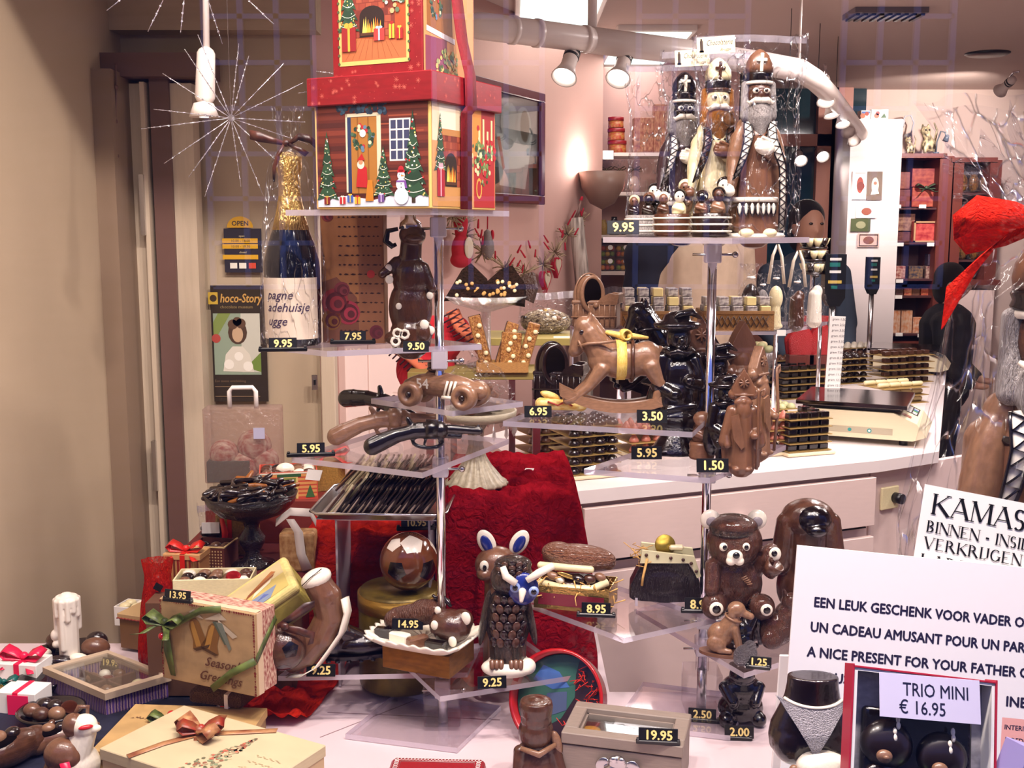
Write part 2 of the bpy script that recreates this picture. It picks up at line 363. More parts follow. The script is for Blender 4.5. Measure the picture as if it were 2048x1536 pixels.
b=MB(); b.slab([(-1.3,1.95),(4.3,1.95),(4.3,6.8),(-1.3,6.8)], CZ, CZ + .1); b.slab([(-1.3,.85),(4.3,.85),(4.3,1.95),(-1.3,1.95)], 3.2,3.3); b.slab([(-1.3,1.95),(4.3,1.95),(4.3,2.0),(-1.3,2.0)], CZ, 3.3); struct('ceiling', b, CEILM, 'shop ceiling, higher over the window display')  # bay part is unseen, raised to set its lamps farther from the boxes
b=MB(); b.slab([(-1.3,.93),(-1.07,.93),(-1.07,2.0),(-1.3,2.0)], CZ, 3.2); b.slab([(4.2,.93),(4.3,.93),(4.3,2.0),(4.2,2.0)], CZ, 3.2); struct('wall_over_window', b, WALLB)
wallseg('wall_left', (-1.07,.93),(-1.07,3.1),0, CZ, WALLB)
wallseg('wall_poster', (-1.15,3.1), WA.xy, 0, CZ, WALLB)
wallseg('wall_slanted', WA.xy, (WA + (WB - WA) * 1.02).xy, 0, CZ, WALLP)
wallseg('wall_niche', (.36,5.4),(1.17,5.4),0, CZ, WALLP)
wallseg('wall_return', (1.17,5.4),(1.17,6.6),0, CZ, WALLP)
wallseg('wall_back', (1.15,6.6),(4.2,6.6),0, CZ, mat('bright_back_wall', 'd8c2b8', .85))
wallseg('wall_right', (4.2,6.6),(4.2,.93),0, CZ, WALLP)
# shop window: pane and frame
b=MB(); b.box((1.5,.945,1.35),(5.2,.006,2.1)); win = struct('window_1', b, clear('shop_window_glass', (250,252,252),.04,0,0))
b=MB(); b.slab([(-1.3,.85),(4.3,.85),(4.3,.99),(-1.3,.99)], 0,.3); b.slab([(-1.3,.85),(4.3,.85),(4.3,.99),(-1.3,.99)], 2.4,3.4); b.slab([(-1.3,.85),(-1.1,.85),(-1.1,.99),(-1.3,.99)], .3,2.4); b.slab([(4.1,.85),(4.3,.85),(4.3,.99),(4.1,.99)], .3,2.4)
struct('wall_front', b, mat('shop_front_paint', '4b4038', .6))
# street and houses across, seen only as a faint mirror image in the pane
b=MB(); b.slab([(-14,-9),(14,-9),(14,.85),(-14,.85)], -.1,0); struct('street', b, mat('wet_cobbles', '4a4850', .5, vary=.4, nscale=60, bump=.5))
BRK = mat('pale_street_brick', '7d695c', .9, vary=.35, nscale=50)
b=MB(); fz = -7.6
wins = [(-6.4,1.0),(-5.0,1.0),(-2.1,.9),(-.2,.9),(1.5,.9),(3.2,.9),(4.9,.9)]
b.slab([(-14, fz - .4),(14, fz - .4),(14, fz),(-14, fz)], 0,6.2); struct('wall_opposite_house', b, BRK)
MUNT = mat('white_muntins', 'f2f4fb', .5); DGL = mat('dark_house_glass', '0a0e18', .05, spec=1)
for i, (wx, ww) in enumerate(wins):
 b=MB(); b.box((wx, fz + .03,2.4),(ww, .03,2.6)); b.mat(1)
 for k in range(4): b.box((wx - ww / 2 + ww * k / 3, fz + .07,2.4),(.045,.05,2.6))
 for k in range(8): b.box((wx, fz + .07,1.1 + 2.6 * k / 7),(ww, .05,.04))
 struct('window_%d' % (i + 3), b, [DGL, MUNT])
# brown door frame and cream jambs at the end of the left wall
def pboxY(b, x0, y0, x1, y1, Y, dep, bev=0):
 p, q = at(x0, y0, Y), at(x1, y1, Y); b.box(((p.x + q.x) / 2, Y + dep / 2,(p.z + q.z) / 2),(abs(q.x - p.x), dep, abs(p.z - q.z)), bev); return b
d = thing('door_1', 'cream door with brown frame beside the beige side wall', 'door', (-1.0,3.0,0)); d['kind'] = 'structure'
def wpart(name, b, m, par, **k):
 o = build(name, b, m, par, **k); o.matrix_parent_inverse = M4.Translation(-V(par.location)); return o
b=MB(); b.box((-.93,3.0,2.02),(.28,.12,.06)); b.box((-.935,3.03,1.0),(.05,.09,2.0)); wpart('frame', b, BROWN, d); b=MB(); b.box((-1.045,2.98,1.0),(.05,.22,2.0)); wpart('outer_post', b, mat('tan_painted_wood', '8a7460', .55), d)
b=MB(); b.box((-.998,3.03,.99),(.045,.05,1.98)); b.box((-.89,3.03,.99),(.075,.06,1.98)); b.box((-.975,3.01,.99),(.012,.08,1.98)); wpart('jamb', b, CREAMW, d)
b=MB(); b.box((-.985,2.97,1.66),(.012,.02,.16)); b.box((-.985,2.97,.95),(.012,.02,.14)); wpart('hinge', b, STEEL, d)
# soffit lines above the poster wall
b=MB(); b.box((-.80,3.06,2.17),(.56,.08,.1)); struct('trim_1', b, WALLB)
b=MB(); b.box((-.80,3.04,2.345),(.56,.12,.08)); struct('trim_2', b, WALLP)
# white panels on the near end of the slanted wall
b = MB()
for x0, x1, m in ((676,722,0),(724,792,0)):
 p, q = wallpt(x0,700), wallpt(x1,700); c = (p + q) / 2; b.box((c.x, c.y - .0,1.0),((q - p).length - .004,.05,2.0),.003,(0,0, WRZ))
struct('trim_3', b, PANEL)
b=MB(); p = at(655,700,3.06); b.box((p.x, 3.08,1.0),(.04,.05,2.0),.003); struct('trim_4', b, CREAMW)
# pulled chain along the door frame
pl = thing('pull_cord', 'thin dark cord with small knots hanging down beside the brown door frame', 'cord', at(236,600,2.9))
pts = [at(231 + 3 * sin(i * .9) * .3 + i * .25,128 + i * 23,2.9) for i in range(20)]
b=MB(); b.tube(pts, .0025,6)
for p in pts[2::3]: b.ell(p, .006, seg=8, rings=6)
wpart('cord', b, BROWN, pl)
b=MB(); b.box(at(238,594,2.9),(.022,.02,.05),.003); wpart('socket', b, BLACK, pl)
# dark teal glazed doorway at the back, and the white pillar
b=MB(); pboxY(b, 1440,150,1702,900,6.55,.03); struct('window_2', b, mat('dark_teal_glass', '173038', .08, spec=.8))
b = MB()
for x in (1512,1640,1668): pboxY(b, x, 150, x + 9,900,6.5,.05)
pboxY(b, 1440,268,1702,292,6.5,.05); struct('trim_5', b, mat('pink_brown_beam', 'a8705f', .5))
b=MB(); pboxY(b, 1703,238,1772,950,6.2,.3); struct('wall_pillar', b, mat('white_pillar_paint', 'd9cccb', .6))
# display platform of the window (white boards)
b=MB(); b.slab([(-1.07,.99),(1.9,.99),(1.9,1.92),(.18,1.93),(.18,2.55),(-.71,2.55),(-.71,2.17),(-1.07,2.17)], .70,.75); struct('platform', b, mat('white_display_board', 'd6c2c6', .4, vary=.04, nscale=3))
b=MB(); b.slab([(-1.07,.99),(1.9,.99),(1.9,1.03),(-1.07,1.03)], 0,.70); struct('trim_6', b, PANEL)
# seams between the boards
b = MB()
for p, q in ((on(640,1475,.75), on(870,1385,.75)),(on(655,1425,.75), on(1000,1440,.75)),(on(890,1400,.75), on(1010,1370,.75))):
 d_ = q - p; b.box(((p.x + q.x) / 2,(p.y + q.y) / 2,.7502),(d_.length, .002,.0006),0,(0,0, math.degrees(atan2(d_.y, d_.x))))
struct('trim_7', b, mat('board_seam', '8d7478', .8))

# ================================================================ ceiling fittings
TUBE = mat('white_enamel_tube', 'e9dcd4', .3); HALO = glow('halogen_glow', 'fff2ea', 14); FLUO = glow('tube_glow', 'f2fff4', 2.2)
for i, (x, y, sx, sy) in enumerate(PANELS):
 t = thing('ceiling_light', ['ceiling light panel nearest the shop window, cut by the top edge', 'ceiling light panel just behind the white tube rail', 'ceiling light panel above the counter, out of sight from the street', 'ceiling light panel above the till end, out of sight from the street'][i], 'ceiling light', (x, y, 2.37),0, 'fluorescent ceiling light panels')
 b=MB(); b.box((0,0,.02),(sx + .04, sy + .04,.03),.004); build('housing', b, WHITE, t)
 b=MB(); b.box((0,0,.003),(sx, sy, .004)); build('diffuser', b, FLUO, t)
for i, l in enumerate(BAY):
 t = thing('downlight', ['window downlight nearest the beige side wall', 'window downlight above the red gift boxes', 'window downlight above the bagged bishops', 'window downlight above the white sign'][i], 'downlight', l, 0, 'downlights over the window display')
 b=MB(); b.lathe([(.055,.08),(.055,-.05),(.045,-.05),(.04,0),(.0,.0)], seg=20); build('can', b, TUBE, t)
 b=MB(); b.cyl((0,0,-.015),.036,.01); build('lamp', b, HALO, t)
for i, l in enumerate(HEAD_FILL):
 t = thing('downlight', 'small window-head lamp, %s from the beige side wall' % ['first', 'second', 'third', 'fourth', 'fifth'][i], 'downlight', l, 0, 'small lamps along the window head')
 b=MB(); b.lathe([(0,.03),(.03,.03),(.032,-.03),(.026,-.03),(.02,0),(0,0)], c=(0,.035,0), seg=18); build('can', b, TUBE, t); b=MB(); b.cyl((0,.035,-.02),.02,.008); build('lamp', b, HALO, t)
tr = thing('lamp_rail', 'thick white tube rail bending towards the back, carrying spotlights', 'lamp rail', (.9,3.6,2.1))
P = [at(962,52,2.95), at(1180,80,3.12), at(1380,105,3.35), at(1530,128,3.55), at(1598,140,3.68), at(1630,160,3.85), at(1660,190,4.4), at(1695,232,5.3), at(1722,268,6.1)]
z0 = P[1].z
rad = .036
b=MB(); b.cap(P[0], P[1], rad, rad, 20); b.tube(P[1:], rad, 20); wpart('tube', b, TUBE, tr)
for k in (.28,.5,.95): b=MB(); b.tube([P[0].lerp(P[1], k - .02), P[0].lerp(P[1], k + .02)], rad * 1.05,20); wpart('collar', b, TUBE, tr)
for k, p in ((0, P[1].lerp(P[2], .02)),(1, P[4])):
 b=MB(); b.tube([p + V((0,0,.03)), V((p.x, p.y, CZ))], .013 if k == 0 else .004,10); wpart('hanger_rod', b, TUBE, tr)
def lamp(px, py, Y, aim, label, power=22, s=1.0, hot=True, spotcol=WARM, size=60):
 """spot head: clip, can with black rings, flared front, bright lamp"""
 p = at(px, py, Y); t = thing('spotlight', label, 'spotlight', p, 0, 'spotlights on the rails')
 q = (V(aim) - p).to_track_quat('-Z', 'Y').to_euler(); hd = MB(); hd.pose((0,0,0), [math.degrees(a) for a in q], s)
 hd.lathe([(.0,.12),(.018,.118),(.021,.1),(.021,.045),(.024,.03),(.036,.0),(.033,.0),(.02,.03)], seg=18)
 build('head', hd, TUBE, t)
 b=MB(); b.T = hd.T.copy(); b.lathe([(.0215,.098),(.0225,.096),(.0225,.090),(.0215,.088)], seg=18); b.lathe([(.0215,.082),(.0225,.080),(.0225,.075),(.0215,.073)], seg=18); build('ring', b, BLACK, t)
 b=MB(); b.T = hd.T.copy(); b.tube([(0,.022,.09),(0,.03,.13),(0,.01,.17)], .006,8); build('clip', b, CHROME, t)
 b=MB(); b.T = hd.T.copy(); b.ell((0,0,.012),(.028,.028,.012), seg=14, rings=8); build('lamp', b, HALO if hot else WHITE, t)
 if power:
  d = (V(aim) - p).normalized(); spot('spotlight_beam', p + d * .03 * s, aim, power, spotcol, size, .03)
lamp(1128,155,3.05,(-.35,2.0,.6), 'first spotlight on the white tube rail, dark rings round its can', 9)
lamp(1236,158,3.15,(-.1,2.2,.9), 'second spotlight on the tube rail, glaring beside the bagged bishops', 14)
lamp(1652,205,4.3,(1.1,3.6,.9), 'spotlight just past the bend of the tube rail', 14)
lamp(1664,232,4.8,(1.5,4.4,.9), 'spotlight third from the bend, angled to one side', 0)
lamp(1686,250,5.2,(1.6,4.6,.9), 'glaring spotlight in the cluster on the far rail', 22)
lamp(1696,264,5.5,(2.1,6.5,1.5), 'glaring spotlight lowest but one on the far rail', 20)
lamp(1708,284,5.8,(2.3,6.5,1.2), 'glaring spotlight at the far end of the rail', 20)
lamp(1602,322,6.47,(1.6,5.0,1.0), 'small glowing spotlight before the dark glass, nearest the bishops', 8,1.1)
lamp(1646,314,6.47,(1.9,5.0,1.0), 'small glowing spotlight before the dark glass, higher of the pair', 8,1.1)
lamp(2000,182,5.6,(2.3,6.5,1.9), 'lone spotlight under the ceiling above the wrapped figure', 70,1.0, True, WARM, 110)
t = thing('pendant_spotlight', 'white hanging spotlight on a rod above the champagne bottle', 'spotlight', at(408,225,2.25))
o = V(t.location)
b=MB(); p = at(417,-60,2.35); b.tube([V((p.x, p.y, 2.39)), at(413,98,2.3)], .0065,10); wpart('rod', b, TUBE, t)
b=MB(); b.cap(at(412,112,2.3), at(410,190,2.3),.019,.021,18); wpart('can', b, TUBE, t)
b=MB(); b.lathe([(.0,.02),(.02,.015),(.03,-.012),(.026,-.012)], at(408,222,2.28),18); wpart('shade', b, TUBE, t)
b=MB(); b.ell(at(408,227,2.28),(.021,.021,.008), seg=14, rings=8); wpart('lamp', b, HALO, t)
spot('pendant_beam', at(408,236,2.28),(-.75,1.9,.8),10, WARM, 100,.02)
# air vent and round loudspeaker in the ceiling
t = thing('air_vent', 'dark slatted air vent set in the ceiling', 'vent', on(1770,22, CZ))
b=MB(); b.box((0,0,-.01),(.27,.16,.02)); build('frame', b, mat('vent_grey', '6d6468', .5), t)
b=MB(); [b.box((-.12 + .03 * k, 0,-.022),(.014,.13,.012)) for k in range(9)]; build('slat', b, BLACK, t)
p = on(1975,106, CZ); t = thing('ceiling_hole', 'round black fitting in the ceiling near the lone spotlight', 'ceiling fitting', p)
b=MB(); b.lathe([(.0,-.012),(.085,-.012),(.1,-.004),(.1,0)], seg=28); build('disc', b, BLACK, t)
for i, x in enumerate((1582,1640,1677)):
 p = at(x, 60,4.2 + i * .3); b=MB(); b.tube([V((p.x, p.y, CZ)), V((p.x, p.y, 2.06 + i * .02))], .0015,5)
 build('suspension_wire', b, BLACK, None, ['thin wire from the ceiling, nearest the bagged bishops', 'thin wire from the ceiling, middle of three', 'thin wire from the ceiling, closest to the air vent'][i], 'wire', 'wires holding the rail')

# ================================================================ wall things
t = thing('poster', 'dark poster with a sepia portrait on the beige wall', 'poster', at(478,803,3.085))
Y = 3.085; k = mpp(at(478,690, Y))
def panel(t, name, x0, y0, x1, y1, Y, m, c, dep=.004):
 b=MB(); b.col(c); pboxY(b, x0, y0, x1, y1, Y - dep, dep); return wpart(name, b, m, t)
panel(t, 'sheet', 420,571,537,803, Y, P_GLOSS, '2a211b')
b=MB(); b.pose((at(478,803, Y).x, Y - .0052, at(478,803, Y).z),(0,0,0), k)
b.col('8fa08c').rect(-45,55,48,178,0)
b.col('c9c8bb').rect(10,60,48,178,-.2); b.col('7d8f4a').flat([(-45,120),(-10,178),(-35,178),(-45,160)], -.2); b.col('6f8a3a').flat([(18,70),(48,60),(48,100)], -.3)
b.col('4a3428').disc(3,140,19,-.4, rz=24); b.col('c4a586').disc(3,136,11,-.6, rz=16); b.col('5b4030').disc(-6,156,10,-.7).disc(10,158,10,-.7).disc(3,162,9,-.7)
b.col('dcd6c8').flat([(-28,62),(34,60),(26,96),(12,112),(-8,112),(-22,96)], -.5); b.col('f0ece2').disc(4,92,9,-.8).disc(-16,76,10,-.8).disc(22,72,10,-.8)
b.col('b0473f').disc(-40,128,9,-.5); b.col('c6a43a').rect(-53,196,-34,220,-.3); b.col('3a2d1d').disc(-43,208,7,-.4)
b.col('c79a52').text('hoco-Story', -30,200,17,-.4,.02,.2, wmax=84); b.col('9a8358').text('chocolate museum', -30,188,6,-.4, wmax=80)
b.col('77604a').text('Een zoete ontdekking', -46,40,5,-.4); b.rect(-46,30,30,32,-.4); b.rect(-46,10,44,12,-.4)
wpart('print', b, P_GLOSS, t)
t = thing('opening_hours_sign', 'dark blue and yellow opening hours sign above the portrait poster', 'sign', at(486,545, Y))
panel(t, 'board', 447,457,525,545, Y, P_GLOSS, '1e1c2e')
b=MB(); o = at(486,545, Y); b.pose((o.x, Y - .0052, o.z),(0,0,0), k)
b.col('d8a41e').flat([(-26,88)] + [(26 * cos(R(a)) - 2,88 + 22 * sin(R(a))) for a in range(180,-1,-15)][::1], -.1)
for z in (58,47,26): b.col('d8a41e').rect(-38, z, 32, z + 9,-.2)
b.col('1e1c2e').text('OPEN', -2,92,9,-.4,.02,0, 'c'); b.text('10.00 - 18.00', -2,60,5,-.4,0,0, 'c'); b.text('10.00 - 18.30', -2,49,5,-.4,0,0, 'c')
b.col('d8c9a0').text('open', -5,70,4,-.4).text('closed', -5,38,4,-.4)
b.col('e8e4d8').rect(-24,8,-10,19,-.3).rect(-6,8,8,19,-.3); b.col('c8442e').rect(13,8,27,19,-.3)
wpart('print', b, P_GLOSS, t)
t = thing('light_switch', 'slim metal switch plate on the cream wall strip', 'switch', at(629,780,3.05))
b=MB(); pboxY(b, 623,750,635,780,3.05,.008,.001); wpart('plate', b, STEEL, t); b=MB(); pboxY(b, 627,760,631,770,3.046,.006); wpart('rocker', b, BLACK, t)
# framed picture on the slanted wall
t = thing('framed_picture', 'dark red framed picture with pale vases on the salmon wall', 'picture', wallpt(1010,410))
c = [wallpt(x, y, .012) for x, y in ((938,412),(1079,410),(1080,190),(938,150))]
def wallframe():
 p0 = (c[0] + c[3]) / 2; p1 = (c[1] + c[2]) / 2; return (p1.xy - p0.xy).length
W_ = wallframe(); zb = wallpt(1079,410).z; zt = wallpt(1080,190).z; H_ = zt - zb; org = V((c[1].x, c[1].y, zb))
T = M4.Translation(org) @ Euler((0,0, R(WRZ))).to_matrix().to_4x4()
def wallpart(name, b, m): o = build(name, b, m, t); o.matrix_parent_inverse = M4.Translation(-V(t.location)); return o
b=MB(); b.T = T; f = .035
for x0, z0_, x1, z1 in ((-W_, 0,0, f),(-W_, H_ - f, 0, H_),(-W_, f, -W_ + f, H_ - f),(-f, f, 0, H_ - f)): b.box(((x0 + x1) / 2,-.012,(z0_ + z1) / 2),(x1 - x0,.026, z1 - z0_),.003)
wallpart('frame', b, mat('dark_red_frame', '5a1f22', .4))
b=MB(); b.T = T; b.col('6e7478').rect(-W_ + f, f, -f, H_ - f, -.006)
b.col('8d9496').rect(-W_ + f, H_ * .55,-W_ * .62, H_ - f, -.0065); b.col('54463c').rect(-W_ + f, f, -W_ * .6, H_ * .3,-.0066)
b.col('c9cfcc').flat([(-W_ * .62, H_ * .15),(-W_ * .25, H_ * .13),(-W_ * .14, H_ * .62),(-W_ * .66, H_ * .58)], -.007)
b.col('b9bfbe').flat([(-W_ * .9, H_ * .3),(-W_ * .72, H_ * .28),(-W_ * .74, H_ * .9),(-W_ * .9, H_ * .88)], -.007)
b.col('a3a9a6').disc(-W_ * .48, H_ * .68, W_ * .13,-.0075).disc(-W_ * .28, H_ * .68, W_ * .12,-.0075); b.col('5d5a4c').disc(-W_ * .26, H_ * .68, W_ * .07,-.008, rz=W_ * .1)
b.col('b0553a').flat([(-W_ * .66, H_ * .55),(-W_ * .62, H_ * .56),(-W_ * .55, H_ * .3),(-W_ * .58, H_ * .28)], -.008); b.col('4a3a2e').rect(-W_ * .13, f, -f, H_ * .45,-.0078)
wallpart('picture', b, P_MATTE)
b=MB(); b.T = T; b.box((-W_ / 2,-.014, H_ / 2),(W_ - 2 * f, .002, H_ - 2 * f)); wallpart('pane', b, GLASS)
# conical wall lamp
p = wallpt(1205,352,.10); t = thing('wall_lamp', 'quarter-globe wall lamp throwing a bright glow up the salmon wall', 'wall lamp', p)
b=MB(); b.lathe([(.0,-.16),(.06,-.13),(.10,-.06),(.115,.02),(.108,.02),(.09,-.06),(.0,-.14)], seg=24, rot=(0,0,0)); build('shade', b, mat('bronze_shade', '8f7264', .4), t, sc=.9).location = (0,0,0)
b=MB(); b.ell((0,0,-.03),.03, seg=12, rings=8); build('lamp', b, HALO, t)
d = bpy.data.lights.new('wall_lamp_bulb', 'POINT'); d.energy = 5; d.color = WARM; d.shadow_soft_size = .03; o = bpy.data.objects.new('wall_lamp_bulb', d); o.location = p + V((-.05,-.02,.05)); COL.objects.link(o)
# ================================================================ acrylic display stands
B1 = on(886,1447,.75); Y1 = B1.y; B2 = on(1402,1425,.75); Y2 = B2.y
def zl(px, py, Y): return at(px, py, Y).z
Z1A, Z1B, Z1C, Z1D, Z1E = zl(880,421, Y1), zl(880,686, Y1), zl(880,812, Y1), zl(880,902, Y1), zl(882,1345, Y1)
Z2A, Z2B, Z2C, Z2D, Z2E = zl(1432,474, Y2), zl(1424,836, Y2), zl(1418,915, Y2), zl(1408,1207, Y2), zl(1405,1262, Y2)
TH = .009
def stand(base, label, ztop, zs):
 t = thing('display_stand', label, 'display stand', base, 0, 'acrylic display stands')
 b=MB(); b.cyl((0,0,.02),.0078, ztop - base.z - .02,20); build('pole', b, CHROME, t)
 b=MB(); b.box((0,0,.045),(.062,.062,.075),.002); b.cyl((0,0,.08),.012,.05,16); build('base_block', b, ACR, t)
 b=MB(); b.cyl((0,0,.006),.0085,.075,12); build('bolt', b, STEEL, t)
 for i, z in enumerate(zs):
  zz = z - base.z - TH; b=MB(); b.box((0,0, zz - .0175),(.026,.026,.033),.002); c = build('collar', b, mat('milky_collar', 'cfc8d0', .3, trans=1), t)
  b=MB(); b.tube([(-.035,-.008, zz - .02),(.035,-.008, zz - .02)], .0022,8); b.ell((.036,-.008, zz - .02),.0055, seg=10, rings=6); build('pin', b, STEEL, c)
 b=MB(); b.edge = 1; b.slab([(-.16,-.06),(.03,-.11),(.10,.05),(-.09,.11)], .001,.010); build('base_plate', b, [ACR, ACRE], t)
 return t
S1 = stand(B1, 'taller acrylic stand with chrome pole carrying the red gift boxes', Z1A, [Z1A, Z1B, Z1D, Z1E])
S2 = stand(B2, 'acrylic stand with chrome pole carrying the bagged bishops', Z2A, [Z2A, Z2B, Z2C, Z2D, Z2E])
def shelf(st, cs, z, label=None):
 """square sheet seen by three of its corners (left, front, right)"""
 l, f, r = [on(x, y, z) for x, y in cs[:3]]; q = on(*cs[3], z) if len(cs) > 3 else l + r - f
 b=MB(); b.edge = 1; c = V(st.location); b.slab([p.xy - c.xy for p in (l, f, r, q)], z - TH - c.z, z - c.z); return build('shelf', b, [ACR, ACRE], st, label)
def shelf4(st, pts, z):
 b=MB(); b.edge = 1; c = V(st.location); b.slab([V(p) - c.xy for p in pts], z - TH - c.z, z - c.z); return build('shelf', b, [ACR, ACRE], st)
x1, y1 = B1.x, B1.y
shelf4(S1, [(x1 - .235, y1 - .06),(x1 + .0, y1 - .17),(x1 + .115, y1 + .06),(x1 - .11, y1 + .17)], Z1A)
shelf4(S1, [(x1 - .27, y1 - .03),(x1 - .165, y1 - .12),(x1 + .07, y1 - .02),(x1 - .04, y1 + .1)], Z1B)
shelf(S1, [(742,797),(905,822),(1046,803)], Z1C)
shelf(S1, [(583,914),(845,945),(1018,878)], Z1D)
shelf(S1, [(556,1352),(935,1345),(960,1290),(640,1290)], Z1E)
shelf(S1, [(792,1310),(880,1393),(1150,1350)], Z1E + TH + .001)
x2, y2 = B2.x, B2.y
shelf4(S2, [(x2 - .185, y2 - .02),(x2 - .0, y2 - .16),(x2 + .155, y2 - .02),(x2 + .0, y2 + .16),(x2 - .12, y2 + .13)], Z2A)
shelf(S2, [(1006,842),(1385,864),(1440,812),(1110,805)], Z2B)
shelf(S2, [(1168,938),(1420,956),(1572,890)], Z2C)
shelf(S2, [(1040,1200),(1248,1276),(1432,1236),(1225,1168)], Z2D)
shelf(S2, [(1272,1218),(1488,1346),(1690,1285)], Z2E)

# ---------------------------------------------------------------- price tags
def tag(txt, px, py, z, where, h=18, rz=0, bar=True, tilt=-14, barw=None, Y=None, place=None):
 t = fig('price_tag', 'black price tag reading %s %s' % (txt, where), 'price tag', px, py, z, Y, rz, 'black price tags with gold digits')
 w = len(txt) * h * .78 + 8
 if bar:
  b=MB(); bw = barw or w * 1.75; b.box((0,0,4),(bw, 10,8),1.5); b.box((-bw / 2 + 4,0,8),(6,9,6),1); b.box((bw / 2 - 4,0,8),(6,9,6),1); build('holder', b, BLACK, t)
 b=MB(); b.pose((0,-2,5 if bar else 0),(tilt, 0,0)); b.box((0,0, h * .75),(w, 3, h * 1.55),.6); p = build('plate', b, BLACK, t)
 b=MB(); b.pose((0,-2,5 if bar else 0),(tilt, 0,0)); b.c = col('f0d98a'); b.usec = True; b.text(txt, 0, h * .28, h, -1.9,.03,0, 'c', w - 4); build('digits', b, P_GLOSS, p)
 return t

# ================================================================ printed pictures
def ptree(b, x, z, h, w, y=0, snow=False, n=5):
 rng = random.Random(int(x * 7 + z)); b.col('3a2a1c').rect(x - w * .06, z, x + w * .06, z + h * .12, y)
 for i in range(n):
  zz = z + h * (.08 + .80 * i / n); hw = w / 2 * (1 - i / (n + .6)); hh = h * 1.5 / n
  b.col('1f3d2a' if i % 2 else '2a4d33').flat([(x - hw, zz - h * .02),(x - hw * .4, zz + h * .01),(x, zz - h * .03),(x + hw * .4, zz + h * .01),(x + hw, zz - h * .02),(x, min(zz + hh, z + h))], y - .1 - .05 * i)
 for i in range(int(n * 7)):
  t = rng.random() ** 1.4; hw = w / 2 * (1 - t) * .85; b.col(rng.choice(['c7282f', 'e9dcae', '7fa37d', '9dbca0', 'd9c56a', 'e8e8e8'])).disc(x + rng.uniform(-hw, hw), z + h * (.08 + .85 * t), w * .028, y - .6,8)
 for i in range(n - 1):
  zz = z + h * (.15 + .75 * i / n); hw = w / 2 * (1 - i / n) * .75
  pts = [(x - hw + 2 * hw * k / 6, zz - h * .035 * sin(pi * k / 6)) for k in range(7)]
  b.col('e9ead8').flat(pts + [(a, c - w * .02) for a, c in pts[::-1]], y - .55)
def pgift(b, x, z, w, h, c, rc, y=0):
 b.col(c).rect(x, z, x + w, z + h, y); b.col(rc).rect(x + w * .42, z, x + w * .58, z + h, y - .1); b.disc(x + w * .35, z + h * 1.08, w * .18, y - .1,8, h * .12).disc(x + w * .65, z + h * 1.08, w * .18, y - .1,8, h * .12)
def pfire(b, x, z, w, h, y=0):
 b.col('7a2f22').rect(x, z, x + w, z + h, y)
 rng = random.Random(3)
 for i in range(7):
  for k in range(6): b.col(rng.choice(['8d3b2a', '6d281e', '9c4a33'])).rect(x + (k + (i % 2) * .5) * w / 6.5, z + i * h / 7, x + (k + .9 + (i % 2) * .5) * w / 6.5, z + (i + .88) * h / 7, y - .1)
 cx = x + w * .45; b.col('241009').flat([(cx - w * .3, z),(cx + w * .3, z)] + [(cx + w * .3 * cos(R(a)), z + h * .42 + h * .22 * sin(R(a))) for a in range(0,181,20)], y - .2)
 for i in range(9): xx = cx + w * (-.2 + .05 * i); hh = h * (.2 + .16 * rng.random()); b.col(rng.choice(['f4a93a', 'f7d25e', 'e0761f'])).flat([(xx - w * .035, z + h * .08),(xx + w * .035, z + h * .08),(xx + rng.uniform(-.02,.02) * w, z + h * .08 + hh)], y - .3 - .02 * i)
 b.col('4d2a18').rect(cx - w * .28, z + h * .03, cx + w * .28, z + h * .09, y - .6)
 b.col('b07a44').rect(x - w * .03, z + h * .96, x + w * 1.03, z + h * 1.08, y - .3)
def pwreath(b, x, z, r, y=0):
 rng = random.Random(5)
 for i in range(46):
  a = rng.random() * 6.28; q = r * rng.uniform(.6,1.0); b.col(rng.choice(['2f4d36', '46654a', '5f7f9a', '1f3a2a', 'b3282f', 'e6d9a8'])).disc(x + q * cos(a), z + q * sin(a), r * .16, y - .01 * i, 7)
def pflakes(b, x0, z0, x1, z1, n, y=0, c='d98a7a', sz=1.0, seed=1):
 rng = random.Random(seed)
 for i in range(n):
  x, z = rng.uniform(x0, x1), rng.uniform(z0, z1); r = rng.choice([.5,.6,.7,3.5,5]) * sz; b.col(c)
  if r < sz: b.disc(x, z, r, y, 6)
  else:
   for a in range(0,180,45):
    ca, sa = cos(R(a)), sin(R(a)); b.flat([(x - r * ca - .25 * sa, z - r * sa + .25 * ca),(x - r * ca + .25 * sa, z - r * sa - .25 * ca),(x + r * ca + .25 * sa, z + r * sa - .25 * ca),(x + r * ca - .25 * sa, z + r * sa + .25 * ca)], y)

# ================================================================ red gift boxes
RED = mat('red_gift_card', '86121a', .4, vary=.1, nscale=8)
A = .204; TH26 = 26.5; N = at(862,412,1.62); N.z = Z1A + .0005
def rotv(x, y, a): return V((x * cos(R(a)) - y * sin(R(a)), x * sin(R(a)) + y * cos(R(a)),0))
ctr = N + rotv(-A / 2, A / 2,-TH26)
t = thing('gift_box', 'large red-lidded gift box printed with a log cabin and fir trees', 'gift box', ctr, -TH26)
b=MB(); b.usec = True; b.col('e2b96b').box((0,0,.0765),(A, A, .153),.001); build('body', b, P_MATTE, t)
b=MB(); b.box((0,0,.174),(A + .016, A + .016,.042),.0015); lid = build('lid', b, RED, t)
S = A / 250
b=MB(); b.pose((-A / 2,-A / 2 - .0006,0),(0,0,0), S)
b.col('5e2218').rect(5,4,246,190)
for i in range(13): b.col(['7a3222', '4a1a14', '6b2a1c'][i % 3]).rect(5,8 + i * 14,246,17 + i * 14,-.1); b.col('9a4a30').rect(60 + (i * 53) % 120,10 + i * 14,120 + (i * 53) % 120,12.5 + i * 14,-.15)
